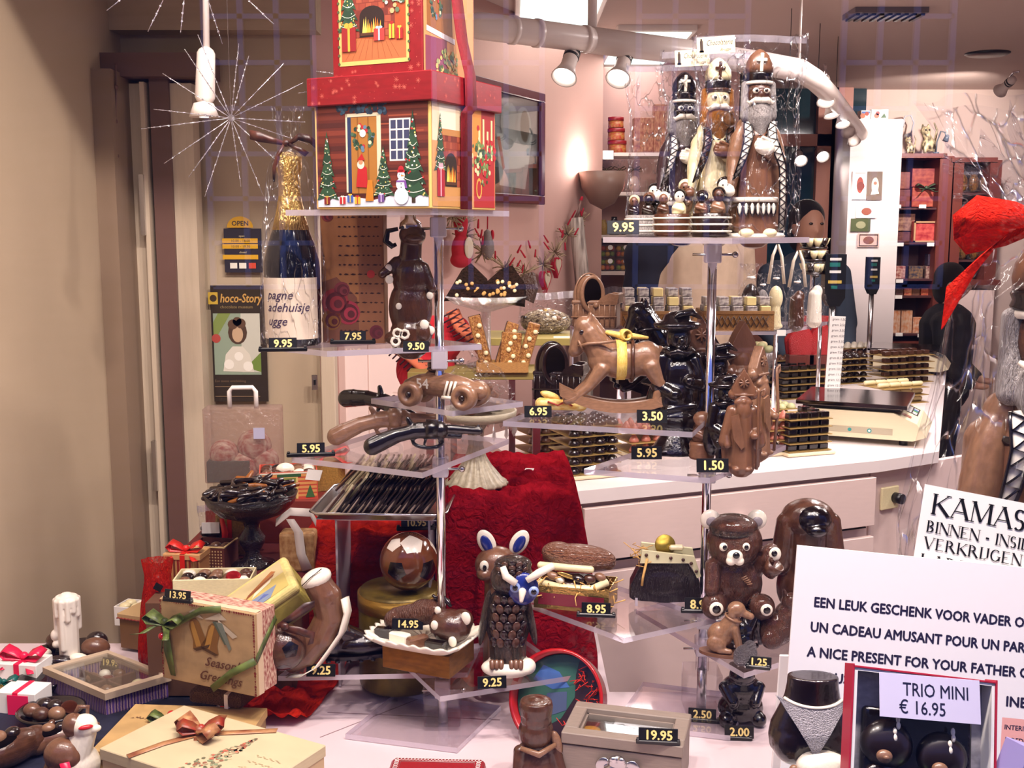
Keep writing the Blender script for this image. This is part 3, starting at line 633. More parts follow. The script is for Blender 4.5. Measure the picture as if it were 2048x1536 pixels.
b.col('24345a').rect(70,30,82,170,-.3); b.col('d8cfb0').rect(70,30,74,172,-.4); b.col('a8702e').rect(82,28,138,165,-.3); b.col('8a561f').rect(95,28,98,165,-.35).rect(118,28,121,165,-.35); b.col('d8cfb0').rect(138,28,147,170,-.4).rect(70,166,147,172,-.4)
rng = random.Random(9)
for i in range(60): b.col(rng.choice(['1f3348', '2c4a5e', '22402f', '3f5f76'])).disc(rng.uniform(50,160), rng.uniform(172,192), rng.uniform(3,6),-.5 - .004 * i, 7)
pwreath(b, 108,128,24,-.6); b.col('ece6da').disc(108,136,7,-1.1)
b.col('e6e0d6').rect(165,85,210,160,-.3)
for i in range(3):
 for k in range(4): b.col('3a3f5e').rect(168 + i * 14,88 + k * 18,179 + i * 14,103 + k * 18,-.4)
b.col('dfe0ea').flat([(5,4),(246,4),(246,22),(180,26),(130,16),(70,24),(5,18)], -.45)
ptree(b, 28,8,135,50,-1.2); ptree(b, 215,10,165,64,-1.2, n=6); ptree(b, 152,16,96,50,-1.4)
b.col('b51f25').flat([(92,40),(118,38),(116,74),(108,80),(96,72)], -1.6); b.col('e9d9c4').disc(103,80,8,-1.7); b.col('c98a66').disc(103,85,5,-1.8); b.col('b51f25').flat([(95,88),(112,88),(106,100)], -1.9); b.col('c27a20').flat([(112,14),(130,14),(128,52),(118,52)], -1.9)
for i, (x, c, r) in enumerate([(55, 'b5222b', 'e9e2d0'),(72, '3f5fae', 'e0c04a'),(88, 'd8b23a', 'b5222b'),(140, '6a4a8a', 'd7c3e8'),(20, '7a1c22', 'caa24a')]): pgift(b, x, 9 + (i % 2) * 3,13,13, c, r, -2)
b.col('eef0f6').disc(190,22,15,-2.2).disc(190,43,11,-2.3).disc(190,59,8,-2.4); b.col('b5222b').rect(182,64,198,69,-2.5).disc(190,70,6,-2.5); b.col('d98a3a').flat([(190,60),(200,58),(190,57)], -2.6); b.col('7a4a9a').flat([(180,50),(200,50),(203,36),(198,36),(196,47),(180,47)], -2.6)
b.col('222222').disc(187,61,1,-2.7,6).disc(192,61,1,-2.7,6).disc(190,44,1.2,-2.7,6).disc(190,38,1.2,-2.7,6)
build('picture', b, P_MATTE, t, 'printed log cabin with snowman and decorated trees')
b=MB(); b.pose((A / 2 + .0006,-A / 2,0),(0,0,90), S)
b.col('c8905a').rect(5,4,246,190); b.col('c08a50').rect(5,4,120,70,-.1); b.col('dfc7a8').rect(5,120,120,190,-.1)
pfire(b, 40,40,70,95,-.3); b.col('e6dcc4').rect(30,140,90,186,-.3); ptree(b, 32,60,110,46,-1, n=5); pgift(b, 20,22,26,50, 'a01c30', 'd8a0b0', -1.4)
b.col('a82226').rect(160,4,246,190,-.1); b.col('d98a3a').rect(150,100,190,190,-.2)
for i in range(4): b.col('ecd9a0').rect(178 + i * 17,95,185 + i * 17,150 + (i % 2) * 22,-.4)
rng = random.Random(4)
for i in range(90): b.col(rng.choice(['4f6b3c', '6f8a4c', '2f4a2c', '8da36a', 'b5222b', 'dcd2a0'])).disc(rng.gauss(195,20), rng.gauss(95,18), rng.uniform(3,7),-.5 - .003 * i, 6)
b.col('d8a04a').disc(180,40,12,-.5, rz=20); b.col('a82226').disc(180,40,8,-.6, rz=15)
build('picture', b, P_MATTE, t, 'printed fireplace and candles')
L = (A + .016) / 2
b=MB(); b.pose((-L, -L - .0004,.153),(0,0,0), S); pflakes(b, 6,4,250,46,46,0, 'd9685a'); build('snowflake_print', b, P_MATTE, lid); b=MB(); b.pose((L + .0004,-L, .153),(0,0,90), S); pflakes(b, 6,4,250,46,30,0, 'd9685a', 1,2); build('snowflake_print', b, P_MATTE, lid)
# upper box
A2 = .158; H2 = .20
t2 = thing('gift_box', 'smaller red gift box with a fireplace picture, on the cabin box', 'gift box', ctr + V((-.002,-.004,.1955)),-TH26)
b=MB(); b.box((0,0, H2 / 2),(A2, A2, H2),.001); build('body', b, RED, t2)
b=MB(); S2_ = A2 / 200; b.pose((-A2 / 2,-A2 / 2 - .0006,0),(0,0,0), S2_)
b.col('e3b86a').rect(16,22,172,250); b.col('a4481f').rect(22,30,166,250,-.1); b.col('b9683c').flat([(22,30),(166,30),(166,60),(22,75)], -.2)
for i in range(9): b.col('8f4f2a').flat([(30 + i * 15,32),(31 + i * 15,32),(62 + i * 8,72),(61 + i * 8,72)], -.3)
pfire(b, 50,72,92,88,-.4); b.col('8d5a30').rect(44,158,150,172,-1.2); b.col('e8e2d2').rect(58,172,90,196,-1).rect(100,172,128,200,-1)
ptree(b, 40,74,150,50,-1.5, n=6); rng = random.Random(2)
for i in range(70): b.col(rng.choice(['5a6f52', '8a9f7c', '3d5540', 'b5a070', 'c9d4c0'])).disc(rng.gauss(140,13), rng.gauss(150,16), rng.uniform(3,6),-1.8 - .003 * i, 6)
pgift(b, 24,48,32,44, '8f1d1f', 'd8a23a', -2.2); pgift(b, 96,64,24,22, 'b33a35', '9db4c4', -2); pgift(b, 130,66,12,26, 'c8b23a', 'a02020', -2); pgift(b, 146,64,14,20, 'a02020', 'e0b040', -2)
for i in range(15): b.col('4d5a34').disc(16,26 + i * 16,3,-.5,6).disc(172,26 + i * 16,3,-.5,6)
pflakes(b, 174,4,198,250,20,-.2, 'd9685a', 1.2); pflakes(b, 2,2,198,20,14,-.2, 'd9685a', 1); build('picture', b, P_MATTE, t2, 'printed fireplace, tree and presents')
b=MB(); b.pose((A2 / 2 + .0006,-A2 / 2,0),(0,0,90), S2_)
b.col('c98f5a').rect(4,2,196,250); b.col('8d2a20').rect(20,140,150,190,-.1); b.col('7f3a55').rect(10,4,90,70,-.2); b.col('e8dcc8').rect(14,170,80,186,-.3); b.col('8f5a2c').rect(16,80,110,165,-.2); b.col('d5cfd8').flat([(14,78),(120,66),(120,76),(14,88)], -.5)
pwreath(b, 50,125,22,-.6)
for i in range(60): b.col(rng.choice(['6d7a44', '8e9a5e', '3f5a34', 'c9b06a'])).disc(rng.uniform(50,130), rng.uniform(4,50), rng.uniform(3,6),-.8 - .003 * i, 6)
build('picture', b, P_MATTE, t2)
# red ribbon over both boxes on the narrow side
RIB = mat('red_glitter_ribbon', '8d0f1f', .6, vary=.25, nscale=60, bump=.4, bscale=120)
def strip(b, pts, w, n, thick=.0012):
 """a ribbon through pts; w is its half-width vector (or list)"""
 m = len(pts); ws = w if isinstance(w, list) else [w] * m; vs = []
 for i, p in enumerate(pts):
  nn = V(n); vs += [V(p) - V(ws[i]), V(p) + V(ws[i]), V(p) + V(ws[i]) + nn * thick, V(p) - V(ws[i]) + nn * thick]
 fs = []
 for i in range(m - 1):
  a = i * 4
  for k in range(4): fs.append([a + k, a + (k + 1) % 4, a + 4 + (k + 1) % 4, a + 4 + k])
 fs += [[3,2,1,0], [m * 4 - 4, m * 4 - 3, m * 4 - 2, m * 4 - 1]]
 b.add(vs, fs, True)
r = thing('ribbon', 'dark red glitter ribbon tied down the narrow side of the gift boxes', 'ribbon', ctr, -TH26)
b=MB(); xr = A / 2 + .001; strip(b, [(xr - .016,-.03,.44),(xr - .012,-.026,.40),(xr - .005,-.02,.33),(xr + .002,-.012,.25),(xr + .010,-.002,.199),(xr + .0105,0,.152),(xr + .002,.0,.143),(xr + .001,0,.0)], V((0,.017,0)),(1,0,0)); build('band', b, RIB, r)

# ================================================================ on the second shelf of the taller stand
t = fig('champagne_bottle', 'gold-necked dark champagne bottle in clear wrap with brown bow', 'bottle', 588,688, Z1B)
b=MB(); b.lathe([(52,0),(55,4),(55,150),(54,165),(45,200),(34,230),(30,240)], seg=32); build('bottle_glass', b, mat('black_bottle_glass', '0b0b12', .08, coat=.5), t)
b=MB(); b.lathe([(36,226),(30,250),(22,290),(21,330),(25,345),(25,368),(20,376),(0,378)], seg=32, flute=.02, nf=9); build('neck_foil', b, GOLDL, t)
def arcflat(b, r, z0, z1, a0, a1, n=16):
 b.grid(lambda u, v: V((r * sin(R(a0 + (a1 - a0) * u)),-r * cos(R(a0 + (a1 - a0) * u)), z0 + (z1 - z0) * v)), n, 1)
b=MB(); arcflat(b, 55.7,14,134,-76,70); lb = build('label', b, mat('cream_bottle_label', 'd9c6ae', .6), t)
def wraptext(txt, x, z, h, r, bold=0, shear=.3):
 b=MB(); vs, fs, w = textgeo(txt, bold, shear); k = h / .7
 b.add([(r * sin((x + a * k) / r),-r * cos((x + a * k) / r), z + c * k) for a, c in vs], fs, False); return b
for s_, z in (('pagne', 93),('adehuisje', 69),('ugge', 42)):
 build('lettering', wraptext(s_, -46, z, 17,56.2,.005), mat('label_ink', '3b2a4a', .6), lb)
def cellobag(rfun, seg=30, rows=26, zf=None, amp=.05, seed=0):
 b=MB(); rng = random.Random(seed); ph = [rng.uniform(0,6.28) for _ in range(6)]
 def fn(u, v):
  a = 2 * pi * u; w = 1 + amp * (sin(5 * a + ph[0] + 4 * v) + .7 * sin(9 * a + ph[1] - 6 * v) + .5 * sin(14 * a + ph[2] + 9 * v)); rx, ry, z = rfun(v)
  return V((rx * w * cos(a), ry * w * sin(a), z + 3 * amp * sin(7 * a + ph[3]) * rx * .2 * v))
 b.grid(fn, seg * 2, rows); return b
def lerpt(tab, v):
 for i in range(len(tab) - 1):
  if v <= tab[i + 1][0]:
   k = (v - tab[i][0]) / (tab[i + 1][0] - tab[i][0]); return [tab[i][j] + (tab[i + 1][j] - tab[i][j]) * k for j in range(1, len(tab[i]))]
 return tab[-1][1:]
build('clear_wrap', cellobag(lambda v: lerpt([(0,60,60,0),(.1,64,62,6),(.4,62,60,150),(.6,50,46,250),(.8,40,38,345),(.85,16,15,392),(.88,15,15,398),(.95,26,20,430),(1,32,20,462)], v), amp=.06), CELLO, t)
BRB = mat('brown_satin_ribbon', '5a3226', .35, c2='1a0e12', nscale=3)
b = MB()
for pts, w in (([(-70,-20,408),(-52,-22,404),(-30,-20,398),(-6,-18,392)], [V((0,0,9)), V((0,0,10)), V((0,0,7)), V((0,0,4))]),([(6,-18,392),(25,-22,404),(45,-20,400),(62,-20,385)], [V((0,0,4)), V((0,0,7)), V((0,0,8)), V((0,0,8))]),([(-4,-20,390),(-16,-22,370),(-24,-22,345),(-26,-20,318)], [V((3,0,0)), V((4,0,0)), V((4,0,0)), V((2,0,0))]),([(4,-20,390),(26,-24,380),(40,-22,370)], [V((3,0,2)), V((4,0,3)), V((4,0,4))])): strip(b, pts, w, (0,-1,0),1.2)
b.ell((0,-18,392),(8,6,7)); build('bow', b, BRB, t)
tag('9.95', 566,703, Z1B, 'in front of the champagne bottle', 15,8)
t = fig('letter_card_box', 'tall brown box printed with handwriting and roses, behind the shelf edge', 'box', 712,684, None, Y1 + .02,-6)
b=MB(); b.box((0,0,132),(126,34,264),1); build('body', b, mat('tan_letter_card', 'a06a3e', .6, vary=.1, nscale=5), t)
b=MB(); b.pose((-62,-17.4,0)); b.col('7a4a36').flat([(0,0),(75,0),(70,90),(30,130),(0,120)]); b.col('94603f').rect(74,0,124,262,-.05); rng = random.Random(8)
for i in range(13):
 z = 246 - i * 18.5; x = 34
 while x < 118:
  w = rng.uniform(4,13); b.col('3f2018').flat([(x, z),(x + w * .4, z + 2.6),(x + w, z + .8),(x + w * .6, z - 1)], -.3); x += w + rng.uniform(1.5,4)
for x, z, r, c in ((26,80,28, '8f2f32'),(52,60,24, 'a03040'),(40,105,16, '7a3036'),(18,45,20, '8a5a2a'),(14,250,12, '8a3434'),(108,22,14, '6d2630')):
 for q in range(4): b.col(c if q % 2 == 0 else '5a2024').disc(x + q * 2, z - q, r * (1 - q * .23),-.4 - q * .05,14)
b.col('c03a34').disc(99,136,8,-.5); build('print', b, P_MATTE, t)
tag('7.95', 706,688, Z1B, 'in front of the handwritten card box', 14,4)
# standing chocolate bear in a foil hat
t = fig('chocolate_figure', 'dark chocolate long-snouted animal in a foil cap, daisies at its feet', 'chocolate figure', 822,686, Z1B)
b = MB(True); b.ell((0,0,70),(44,36,62)); b.ell((2,-2,130),(38,32,45)); b.cap((0,0,160),(4,-2,206),24,22); b.ell((6,-6,214),(27,28,22)); b.ell((12,-26,208),(20,20,10)); b.cap((-26,-8,160),(-52,-24,138),13,9); b.cap((28,-10,150),(44,-14,110),12,10); b.ell((-30,-14,12),(22,30,14)); b.ell((26,-18,24),(20,26,24)); b.cap((0,0,8),(0,0,20),42)
organic('body', b, MILKD, t, 2.6,3)
b=MB(); b.lathe([(12,222),(22,226),(20,238),(11,246),(9,262),(5,272),(0,274)], seg=18, c=(2,-4,0), flute=.06, nf=7); build('foil_cap', b, CHROME, t)
b=MB(); b.tube([(-22,-4,226),(-42,-6,222),(-46,-8,202),(-34,-8,192),(-26,-6,196)], [4,6,7,6,4], 10); build('ear', b, BLACKC, t)
for x, y, z, s_ in ((-38,-31,128,8),(40,-18,96,7),(-20,-34,76,6),(30,-38,40,9),(42,-30,28,8),(-40,-24,150,7)): b=MB(); b.ell((x, y, z),(s_, 4, s_ * 1.1)); build('spot', b, WHITEC, t)
for x, z in ((-22,24),(-8,22),(-26,8)):
 b=MB(); b.pose((x, -46, z),(90,0,0)); b.tube([(8 * cos(a * .785),8 * sin(a * .785),0) for a in range(8)], 3,6, closed=True); build('daisy', b, WHITEC, t)
tag('9.50', 832,703, Z1B, 'at the feet of the foil-capped animal', 14,0, False)
# ================================================================ things on and behind the taller stand
def wheel(name, par, c, r, w, m, hub=True):
 b=MB(); b.lathe([(0,-w / 2),(r * .8,-w / 2),(r, -w * .32),(r, w * .32),(r * .8, w / 2),(r * .55, w / 2),(r * .5, w * .36),(0, w * .36)], c=c, seg=22, rot=(90,0,0)); o = build(name, b, m, par)
 if hub: b=MB(); b.lathe([(0, w * .5),(r * .22, w * .48),(r * .25, w * .36)], c=c, seg=14, rot=(90,0,0)); build('hub', b, DARK, o)
 return o
t = fig('racing_car', 'milk chocolate vintage racing car with number 54 and white stripes', 'chocolate car', 890,812, Z1C, None, -24)
b = MB(True); b.ell((-8,0,42),(82,26,24)); b.cap((0,0,38),(78,0,34),25,17); b.cap((-62,0,42),(-84,0,40),20,10); b.cap((-30,0,52),(6,0,54),16,14); b.cap((-30,0,60),(-20,0,60),12,10)
organic('body', b, CARAM, t, 2,3)
b=MB(); b.ell((-26,0,82),(12,11,12)); b.ell((-24,0,74),(15,14,6)); build('driver_head', b, MILKD, t)
for i, (x, y) in enumerate(((-62,-30),(58,-30),(-62,30),(58,30))): wheel('wheel', t, (x, y, 25),25,24 if x < 0 else 30, CARAM)
b=MB(); b.pose((0,-27,0),(6,0,0)); b.c = col('d9d2c4'); b.usec = True; b.text('54', -48,38,20,0,.02); build('number', b, P_CHOC, t)
for k in range(3): b=MB(); b.tube([(12 + k * 9,-27,26),(16 + k * 9,-26,42),(18 + k * 9,-22,54)], 2.6,8); build('stripe', b, WHITEC, t)
b=MB(); b.tube([(8,-28,22),(38,-30,22)], 3.5,8); build('side_pipe', b, WHITEC, t)
# cake stand with crystal drops, pastries in clear wrap on it
ZCB = zl(950,968,2.15)
t = fig('cake_stand', 'cream ribbed cake stand hung with crystal drops behind the revolvers', 'cake stand', 952,968, ZCB)
b=MB(); b.lathe([(62,0),(62,5),(52,12),(30,40),(20,58),(14,80),(16,110),(30,132),(0,133)], seg=80, flute=.045, nf=20); CERA = mat('cream_ceramic', 'b9ae96', .45, vary=.15); build('pedestal', b, CERA, t)
b=MB(); b.lathe([(0,132),(74,133),(80,140),(82,150),(77,151),(72,142),(0,140)], seg=40); build('plate', b, CERA, t)
for i in range(16):
 a = 2 * pi * i / 16 + .1; x, y = 79 * cos(a),79 * sin(a); b=MB(); b.lathe([(0,100),(4.5,108),(3,118),(1,132),(.6,136)], c=(x, y, 0), seg=6, smooth=False); build('crystal_drop', b, CRYS, t)
t2 = thing('pastry_bag', 'clear dome of wrapped brown biscuits on the cream cake stand', 'wrapped biscuits', V(t.location) + V((.004,0,152 * t.scale[0])),0, None, t.scale[0])
rng = random.Random(3)
for i in range(11):
 a = i * 2.4; r = 12 + 34 * (i % 4) / 3; b=MB(); b.lathe([(0,0),(20,1),(25,6),(19,11),(0,13)], c=(r * cos(a), r * sin(a) * .8,4 + 15 * (i // 4)), seg=18, rot=(rng.uniform(-40,40), rng.uniform(-40,40),0)); build('biscuit', b, mat('biscuit_crust', '8d4f22', .45, c2='5a2c12', nscale=9, bump=.6), t2)
build('clear_wrap', cellobag(lambda v: lerpt([(0,20,20,0),(.08,66,62,3),(.4,70,64,40),(.7,46,44,82),(.85,10,10,100),(1,24,20,128)], v), seed=4), CELLO, t2)
# revolvers
def revolver(label, px, py, m, rz, tilt=0, lift=0):
 t = fig('chocolate_revolver', label, 'chocolate revolver', px, py, Z1D, None, rz, 'chocolate revolvers'); t.location.z += lift
 b = MB(True); b.pose((0,0,10),(0, tilt, 0))
 for p, q, r, s_ in (((-98,0,8),(-84,0,16),19,19),((-84,0,16),(-52,0,32),19,16),((-52,0,32),(-18,0,42),16,15),((-18,0,42),(34,0,46),16,17),((40,0,50),(112,0,48),9.5,8.5),((40,0,36),(74,0,35),6,5),((-24,0,54),(-32,0,66),7,5),((-12,0,52),(34,0,56),9,9),((108,0,54),(110,0,59),4,3)): b.cap(p, q, r, s_)
 b.ell((16,0,47),(24,19,19)); b.tube([(10 + 30 * cos(a),0,22 + 13 * sin(a)) for a in [k * pi / 8 for k in range(16)]], 4.2,8, closed=True); b.cap((8,0,34),(4,0,18),4,3)
 o = organic('body', b, m, t, 1.7,2)
 b=MB(); b.pose((0,0,10),(0, tilt, 0)); b.lathe([(0,-1),(19.5,0),(19.5,24),(0,25)], c=(4,0,47), seg=24, rot=(0,90,0), flute=.03, nf=6); build('cylinder_drum', b, m, t)
 return t
CHQ = mat('chequered_dark_chocolate', '100909', .16, coat=.7, bump=.14, bscale=50)
revolver('black chocolate revolver at the back, its hammer up, behind the other two', 765,866, BLACKC, -30,22,.008)
revolver('milk chocolate revolver, middle of three on the acrylic shelf', 772,892, CARAM, 10,3)
revolver('glossy dark chocolate revolver in front, muzzle past the chrome pole', 844,914, CHQ, 8,4)
tag('5.95', 622,913, Z1D, 'at the corner of the revolver shelf', 15,8)
# tray of chocolate tablets on an acrylic riser
ZT = zl(760,1040,1.92)
c0 = on(640,1040, ZT); c1 = on(884,1032, ZT); rt = thing('acrylic_riser', 'clear acrylic box under the tray of chocolate tablets', 'riser', V(((c0.x + c1.x) / 2,2.02,.752)))
b=MB(); b.edge = 1
for x in (-.085,.085): b.slab([(x - .002,-.07),(x + .002,-.07),(x + .002,.09),(x - .002,.09)], 0, ZT - .758)
b.slab([(-.087,-.07),(.087,-.07),(.087,.09),(-.087,.09)], ZT - .761, ZT - .755); build('box', b, [ACR, ACRE], rt)
tt = thing('serving_tray', 'shallow steel tray with a rolled rim under the chocolate tablets', 'tray', V(((c0.x + c1.x) / 2,2.03, ZT - .002)),-3)
wx, wy = .112,.105
b=MB(); b.box((0,0,.001),(2 * wx, 2 * wy, .002)); build('bottom', b, STEEL, tt)
b=MB(); rr = [(x * (wx + .012), y * (wy + .012),.014) for x, y in ((-1,-.85),(-.88,-1),(.88,-1),(1,-.85),(1,.85),(.88,1),(-.88,1),(-1,.85))]; b.tube(rr, .0028,8, closed=True); bb = [(x / 1.1, y / 1.1,.001) for x, y, z in rr]
b.add([V(p) for p in rr] + [V(p) for p in bb], [[i, (i + 1) % 8,8 + (i + 1) % 8,8 + i] for i in range(8)], False); build('rim', b, STEEL, tt)
b=MB(); b.box((0,0,0),(.0042,.046,.064),.0008); pm = {n: meshof('tablet', b, m) for n, m in (('dark', DARK),('milk', MILKD),('ivory', IVORY))}
TC = V(tt.location)
def tablet(kind, x, y, lean, z=.006, rz=0, where=''):
 o = bpy.data.objects.new('chocolate_tablet', pm[kind]); COL.objects.link(o); o.location = TC + V((x, y, .030 + z)); o.rotation_euler = (0, R(lean), R(rz))
 return tagit(o, {'dark': 'thin dark chocolate tablet leaning in the rows on the steel tray', 'milk': 'thin milk chocolate tablet leaning in the rows on the steel tray', 'ivory': 'cream coloured tablet among the leaning dark tablets on the steel tray'}[kind], 'chocolate', kind + ' tablets on the steel tray')
for r, (y, n, x0, z, ln) in enumerate(((-.080,22,-.085,.0,38),(-.030,19,-.062,.012,42),(.020,20,-.075,.022,42),(.070,20,-.075,.026,40))):
 for i in range(n):
  k = 'ivory' if (r < 2 and i == 1) or (r > 1 and i in (1,2,3,6,9,12)) else ('milk' if i == 0 and r < 3 else 'dark'); tablet(k, x0 + i * .0085, y + .0015 * sin(i * 1.7), ln + 3 * sin(i * 2.3 + r), z)
t = thing('label_card', 'small white label card standing at the back of the tablet tray', 'label', on(628,962, ZT + .03)); b=MB(); b.box((0,0,.012),(.032,.001,.022),0,(-35,0,-20)); build('card', b, PAPER, t)
# red organza cloths over two blocks
def smooth(x, a, b_): k = max(0, min(1,(x - a) / (b_ - a))); return k * k * (3 - 2 * k)
def drape(name, label, x0, x1, y0, y1, bx0, bx1, by0, by1, top, low, m, seed, soft=.05, front=None):
 rng = random.Random(seed); ph = [rng.uniform(0,6) for _ in range(8)]
 def fn(u, v):
  x = x0 + (x1 - x0) * u; ya = y0 + front(x) if front else y0; y = ya + (y1 - ya) * v
  dx = max(bx0 - x, 0, x - bx1); dy = max(by0 - y, 0, y - by1); d = sqrt(dx * dx + dy * dy); k = 1 - smooth(d, 0, soft)
  w = sin(38 * x + ph[0] + 9 * y) + .7 * sin(61 * y + ph[1] - 20 * x) + .6 * sin(90 * (x + y) + ph[2]) + .4 * sin(150 * x - 70 * y + ph[3])
  z = low + (top - low) * k + w * (.0055 + .006 * (1 - k)) + .008
  f = .010 * sin(70 * (x - y) + ph[4]) * (4 * k * (1 - k))
  return V((x + f, y + f, max(z, low + .001)))
 b=MB(); b.grid(fn, 80,80); o = build(name, b, m, None, label, 'cloth', 'red organza cloths')
 md = o.modifiers.new('thick', 'SOLIDIFY'); md.thickness = .0006
 return o
REDC = sheer('red_organza', 'dc3420', .97); REDD = sheer('purple_red_organza', 'b01c28', .97)
for nm, x0, x1, y0, y1, z in (('red-draped block behind the tablet tray', -.40,-.12,2.16,2.5,.985),('red-draped block under the cake stand', -.12,.11,2.06,2.44, ZCB - .012)):
 b=MB(); b.slab([(x0, y0),(x1, y0),(x1, y1),(x0, y1)], .75, z); build('plinth', b, mat('dark_plinth', '4a1414', .8), None, nm, 'plinth')
drape('red_cloth', 'bright red organza cloth spread behind the tablet tray, down to the white boards', -.52,-.10,1.78,2.5,-.41,-.11,2.14,2.5,.99,.755, REDC, 1,.09, lambda x: .26 * smooth(x, -.37,-.30))
drape('red_cloth', 'purple-red organza cloth draped under the cream cake stand', -.16,.165,1.93,2.5,-.125,.115,2.06,2.46, ZCB - .006,.756, REDD, 2,.07)
t = thing('barcode_label', 'small white barcode label stuck on the red cloth beside the cake stand', 'label', on(1058,940, ZCB + .006)); b=MB(); b.usec = True; b.col('f0eae6').box((0,0,0),(.018,.03,.0008),0,(0,0,-8)); b.col('3a3a3a')
for k in range(6): b.box((-.006 + k * .0024,0,.0006),(.001,.014,.0005),0,(0,0,-8))
build('label', b, P_MATTE, t)
# football and its box
def sphpatch(b, c, r, az, el, ang, n=5, k=1.004, rot=0, rings=3):
 d = V((sin(R(az)) * cos(R(el)),-cos(R(az)) * cos(R(el)), sin(R(el)))); u = d.cross(V((0,0,1))).normalized(); w = u.cross(d); c = V(c); vs = [c + d * r * k]; m = n * 4
 for q in range(1, rings + 1):
  for i in range(m):
   s_ = (i % 4) / 4; a0 = 2 * pi * (i // 4) / n + R(rot); a1 = a0 + 2 * pi / n
   p = V((cos(a0) * (1 - s_) + cos(a1) * s_, sin(a0) * (1 - s_) + sin(a1) * s_)) if n < 9 else V((cos(2 * pi * i / m), sin(2 * pi * i / m)))
   rr = R(ang) * q / rings; pl = p.length; t_ = rr * pl; pn = p / pl; vs.append(c + (d * cos(t_) + (u * pn.x + w * pn.y) * sin(t_)) * r * k)
 fs = [[0,1 + i, 1 + (i + 1) % m] for i in range(m)]
 for q in range(rings - 1): fs += [[1 + q * m + i, 1 + (q + 1) * m + i, 1 + (q + 1) * m + (i + 1) % m, 1 + q * m + (i + 1) % m] for i in range(m)]
 return b.add(vs, fs, True)
ZF = zl(818,1178,1.93)
t = thing('tin_box', 'olive-gold tin under the chocolate football', 'tin', V((at(800,1200,1.95).x, 1.955,.762))); b=MB(); b.lathe([(.075,0),(.077,.004),(.077, ZF - .775),(.072, ZF - .766),(0, ZF - .766)], seg=36); build('body', b, mat('olive_gold_tin', '6d5a20', .35,.4, vary=.3, nscale=6), t)
b=MB(); b.lathe([(.0785, ZF - .80),(.0785, ZF - .772),(.077, ZF - .772)], seg=36); build('lid_rim', b, GOLDP, t)
t = fig('chocolate_football', 'milk chocolate football with white and dark pentagons', 'chocolate football', 818,1178, None, 1.93); t.location.z = ZF
b=MB(); b.ell((0,0,58),58, seg=40, rings=26); build('ball', b, mat('glossy_milk_chocolate', '6a3a1e', .14, coat=.5, vary=.15, nscale=4), t)
for az, el, m, a in ((-42,48, WHITEC, 17),(18,52, WHITEC, 24),(-20,-4, BLACKC, 21),(50,-8, BLACKC, 23),(100,30, WHITEC, 20),(-95,5, BLACKC, 20)): b=MB(); sphpatch(b, (0,0,58),58, az, el, a, rot=az); build('pentagon', b, m, t)
tag('10.95', 832,1060, ZF + 114 * t.scale[0], 'on top of the chocolate football', 13,6, True, -14,78)
# things on the lowest shelf of the taller stand
Z = Z1E
t = fig('chocolate_sock_boot', 'curved milk chocolate leg with white oval top and a football at its foot', 'chocolate figure', 600,1346, Z)
b = MB(True)
for p, q, r, s_ in (((40,0,186),(56,0,158),29,32),((56,0,158),(62,0,118),32,30),((62,0,118),(44,0,80),30,31),((44,0,80),(14,0,44),31,30),((14,0,44),(-14,0,26),30,24)): b.cap(p, q, r, s_)
organic('leg', b, MILK, t, 2.4,3)
b=MB(); b.ell((38,-4,197),(32,27,19),(0,-24,0)); o = build('white_top', b, WHITEC, t); b=MB(); b.tube([(14,-28,190),(30,-30,206),(52,-20,222)], 1,6); build('seam', b, DARK, o)
b=MB(); strip(b, [(92,-12,160),(97,-12,130),(86,-14,90),(62,-16,55),(36,-18,20),(4,-20,2),(-20,-20,2)], [V((4,9,0))] * 7,(1,0,.2),6); build('white_band', b, WHITEC, t)
b=MB(); b.ell((-26,-24,64),46, seg=30, rings=20); bl = build('football', b, MILKD, t)
for az, el, a in ((30,12,22),(10,-45,20),(-50,20,20)): b=MB(); sphpatch(b, (-26,-24,64),46, az, el, a, rot=20); build('pentagon', b, BLACKC, bl)
b=MB(); strip(b, [(-30,-56,118),(-6,-50,132),(20,-44,150),(40,-38,158)], [V((0,0,5)), V((0,0,8)), V((0,0,11)), V((0,0,6))], (0,-1,0),1.5); strip(b, [(-22,-56,116),(10,-52,108),(36,-44,96),(30,-40,76)], [V((0,0,5)), V((2,0,8)), V((5,0,6)), V((6,0,2))], (0,-1,0),1.5); b.ell((-16,-55,118),(9,7,8)); build('ribbon_bow', b, BRB, t)
tag('9.25', 642,1352, Z, 'beside the curved leg with the football', 16,0, False)
t = fig('chocolate_football_boot', 'dark chocolate football boot with laces and studs', 'chocolate boot', 705,1314, Z, None, 10)
b = MB(True); b.ell((18,0,26),(62,26,22)); b.ell((-38,0,36),(28,24,34)); b.cap((-50,0,56),(-30,0,70),20,18); b.cap((-30,0,60),(24,0,36),20,16); organic('upper', b, DARK, t, 2,3)
b=MB(); b.pose((0,0,0)); b.slab([(76 * cos(R(a)) * (1 if cos(R(a)) > 0 else .85) + 4,29 * sin(R(a))) for a in range(0,360,15)], 3,11); build('sole', b, BLACKC, t)
for x, y in ((-48,-20),(-30,-24),(-8,-26),(16,-27),(40,-24),(60,-14),(-40,18),(10,22),(50,16)): b=MB(); b.cyl((x, y, 0),5,5,10); build('stud', b, BLACKC, t)
b = MB()
for k in range(5): x = -22 + k * 11; z = 78 - k * 9; b.tube([(x - 4,-15, z - 6),(x, 0, z + 3),(x + 5,14, z - 6)], 2.2,6); b.tube([(x + 6,-15, z - 10),(x, 0, z + 3),(x - 5,14, z - 4)], 2.2,6)
build('laces', b, MILKD, t)
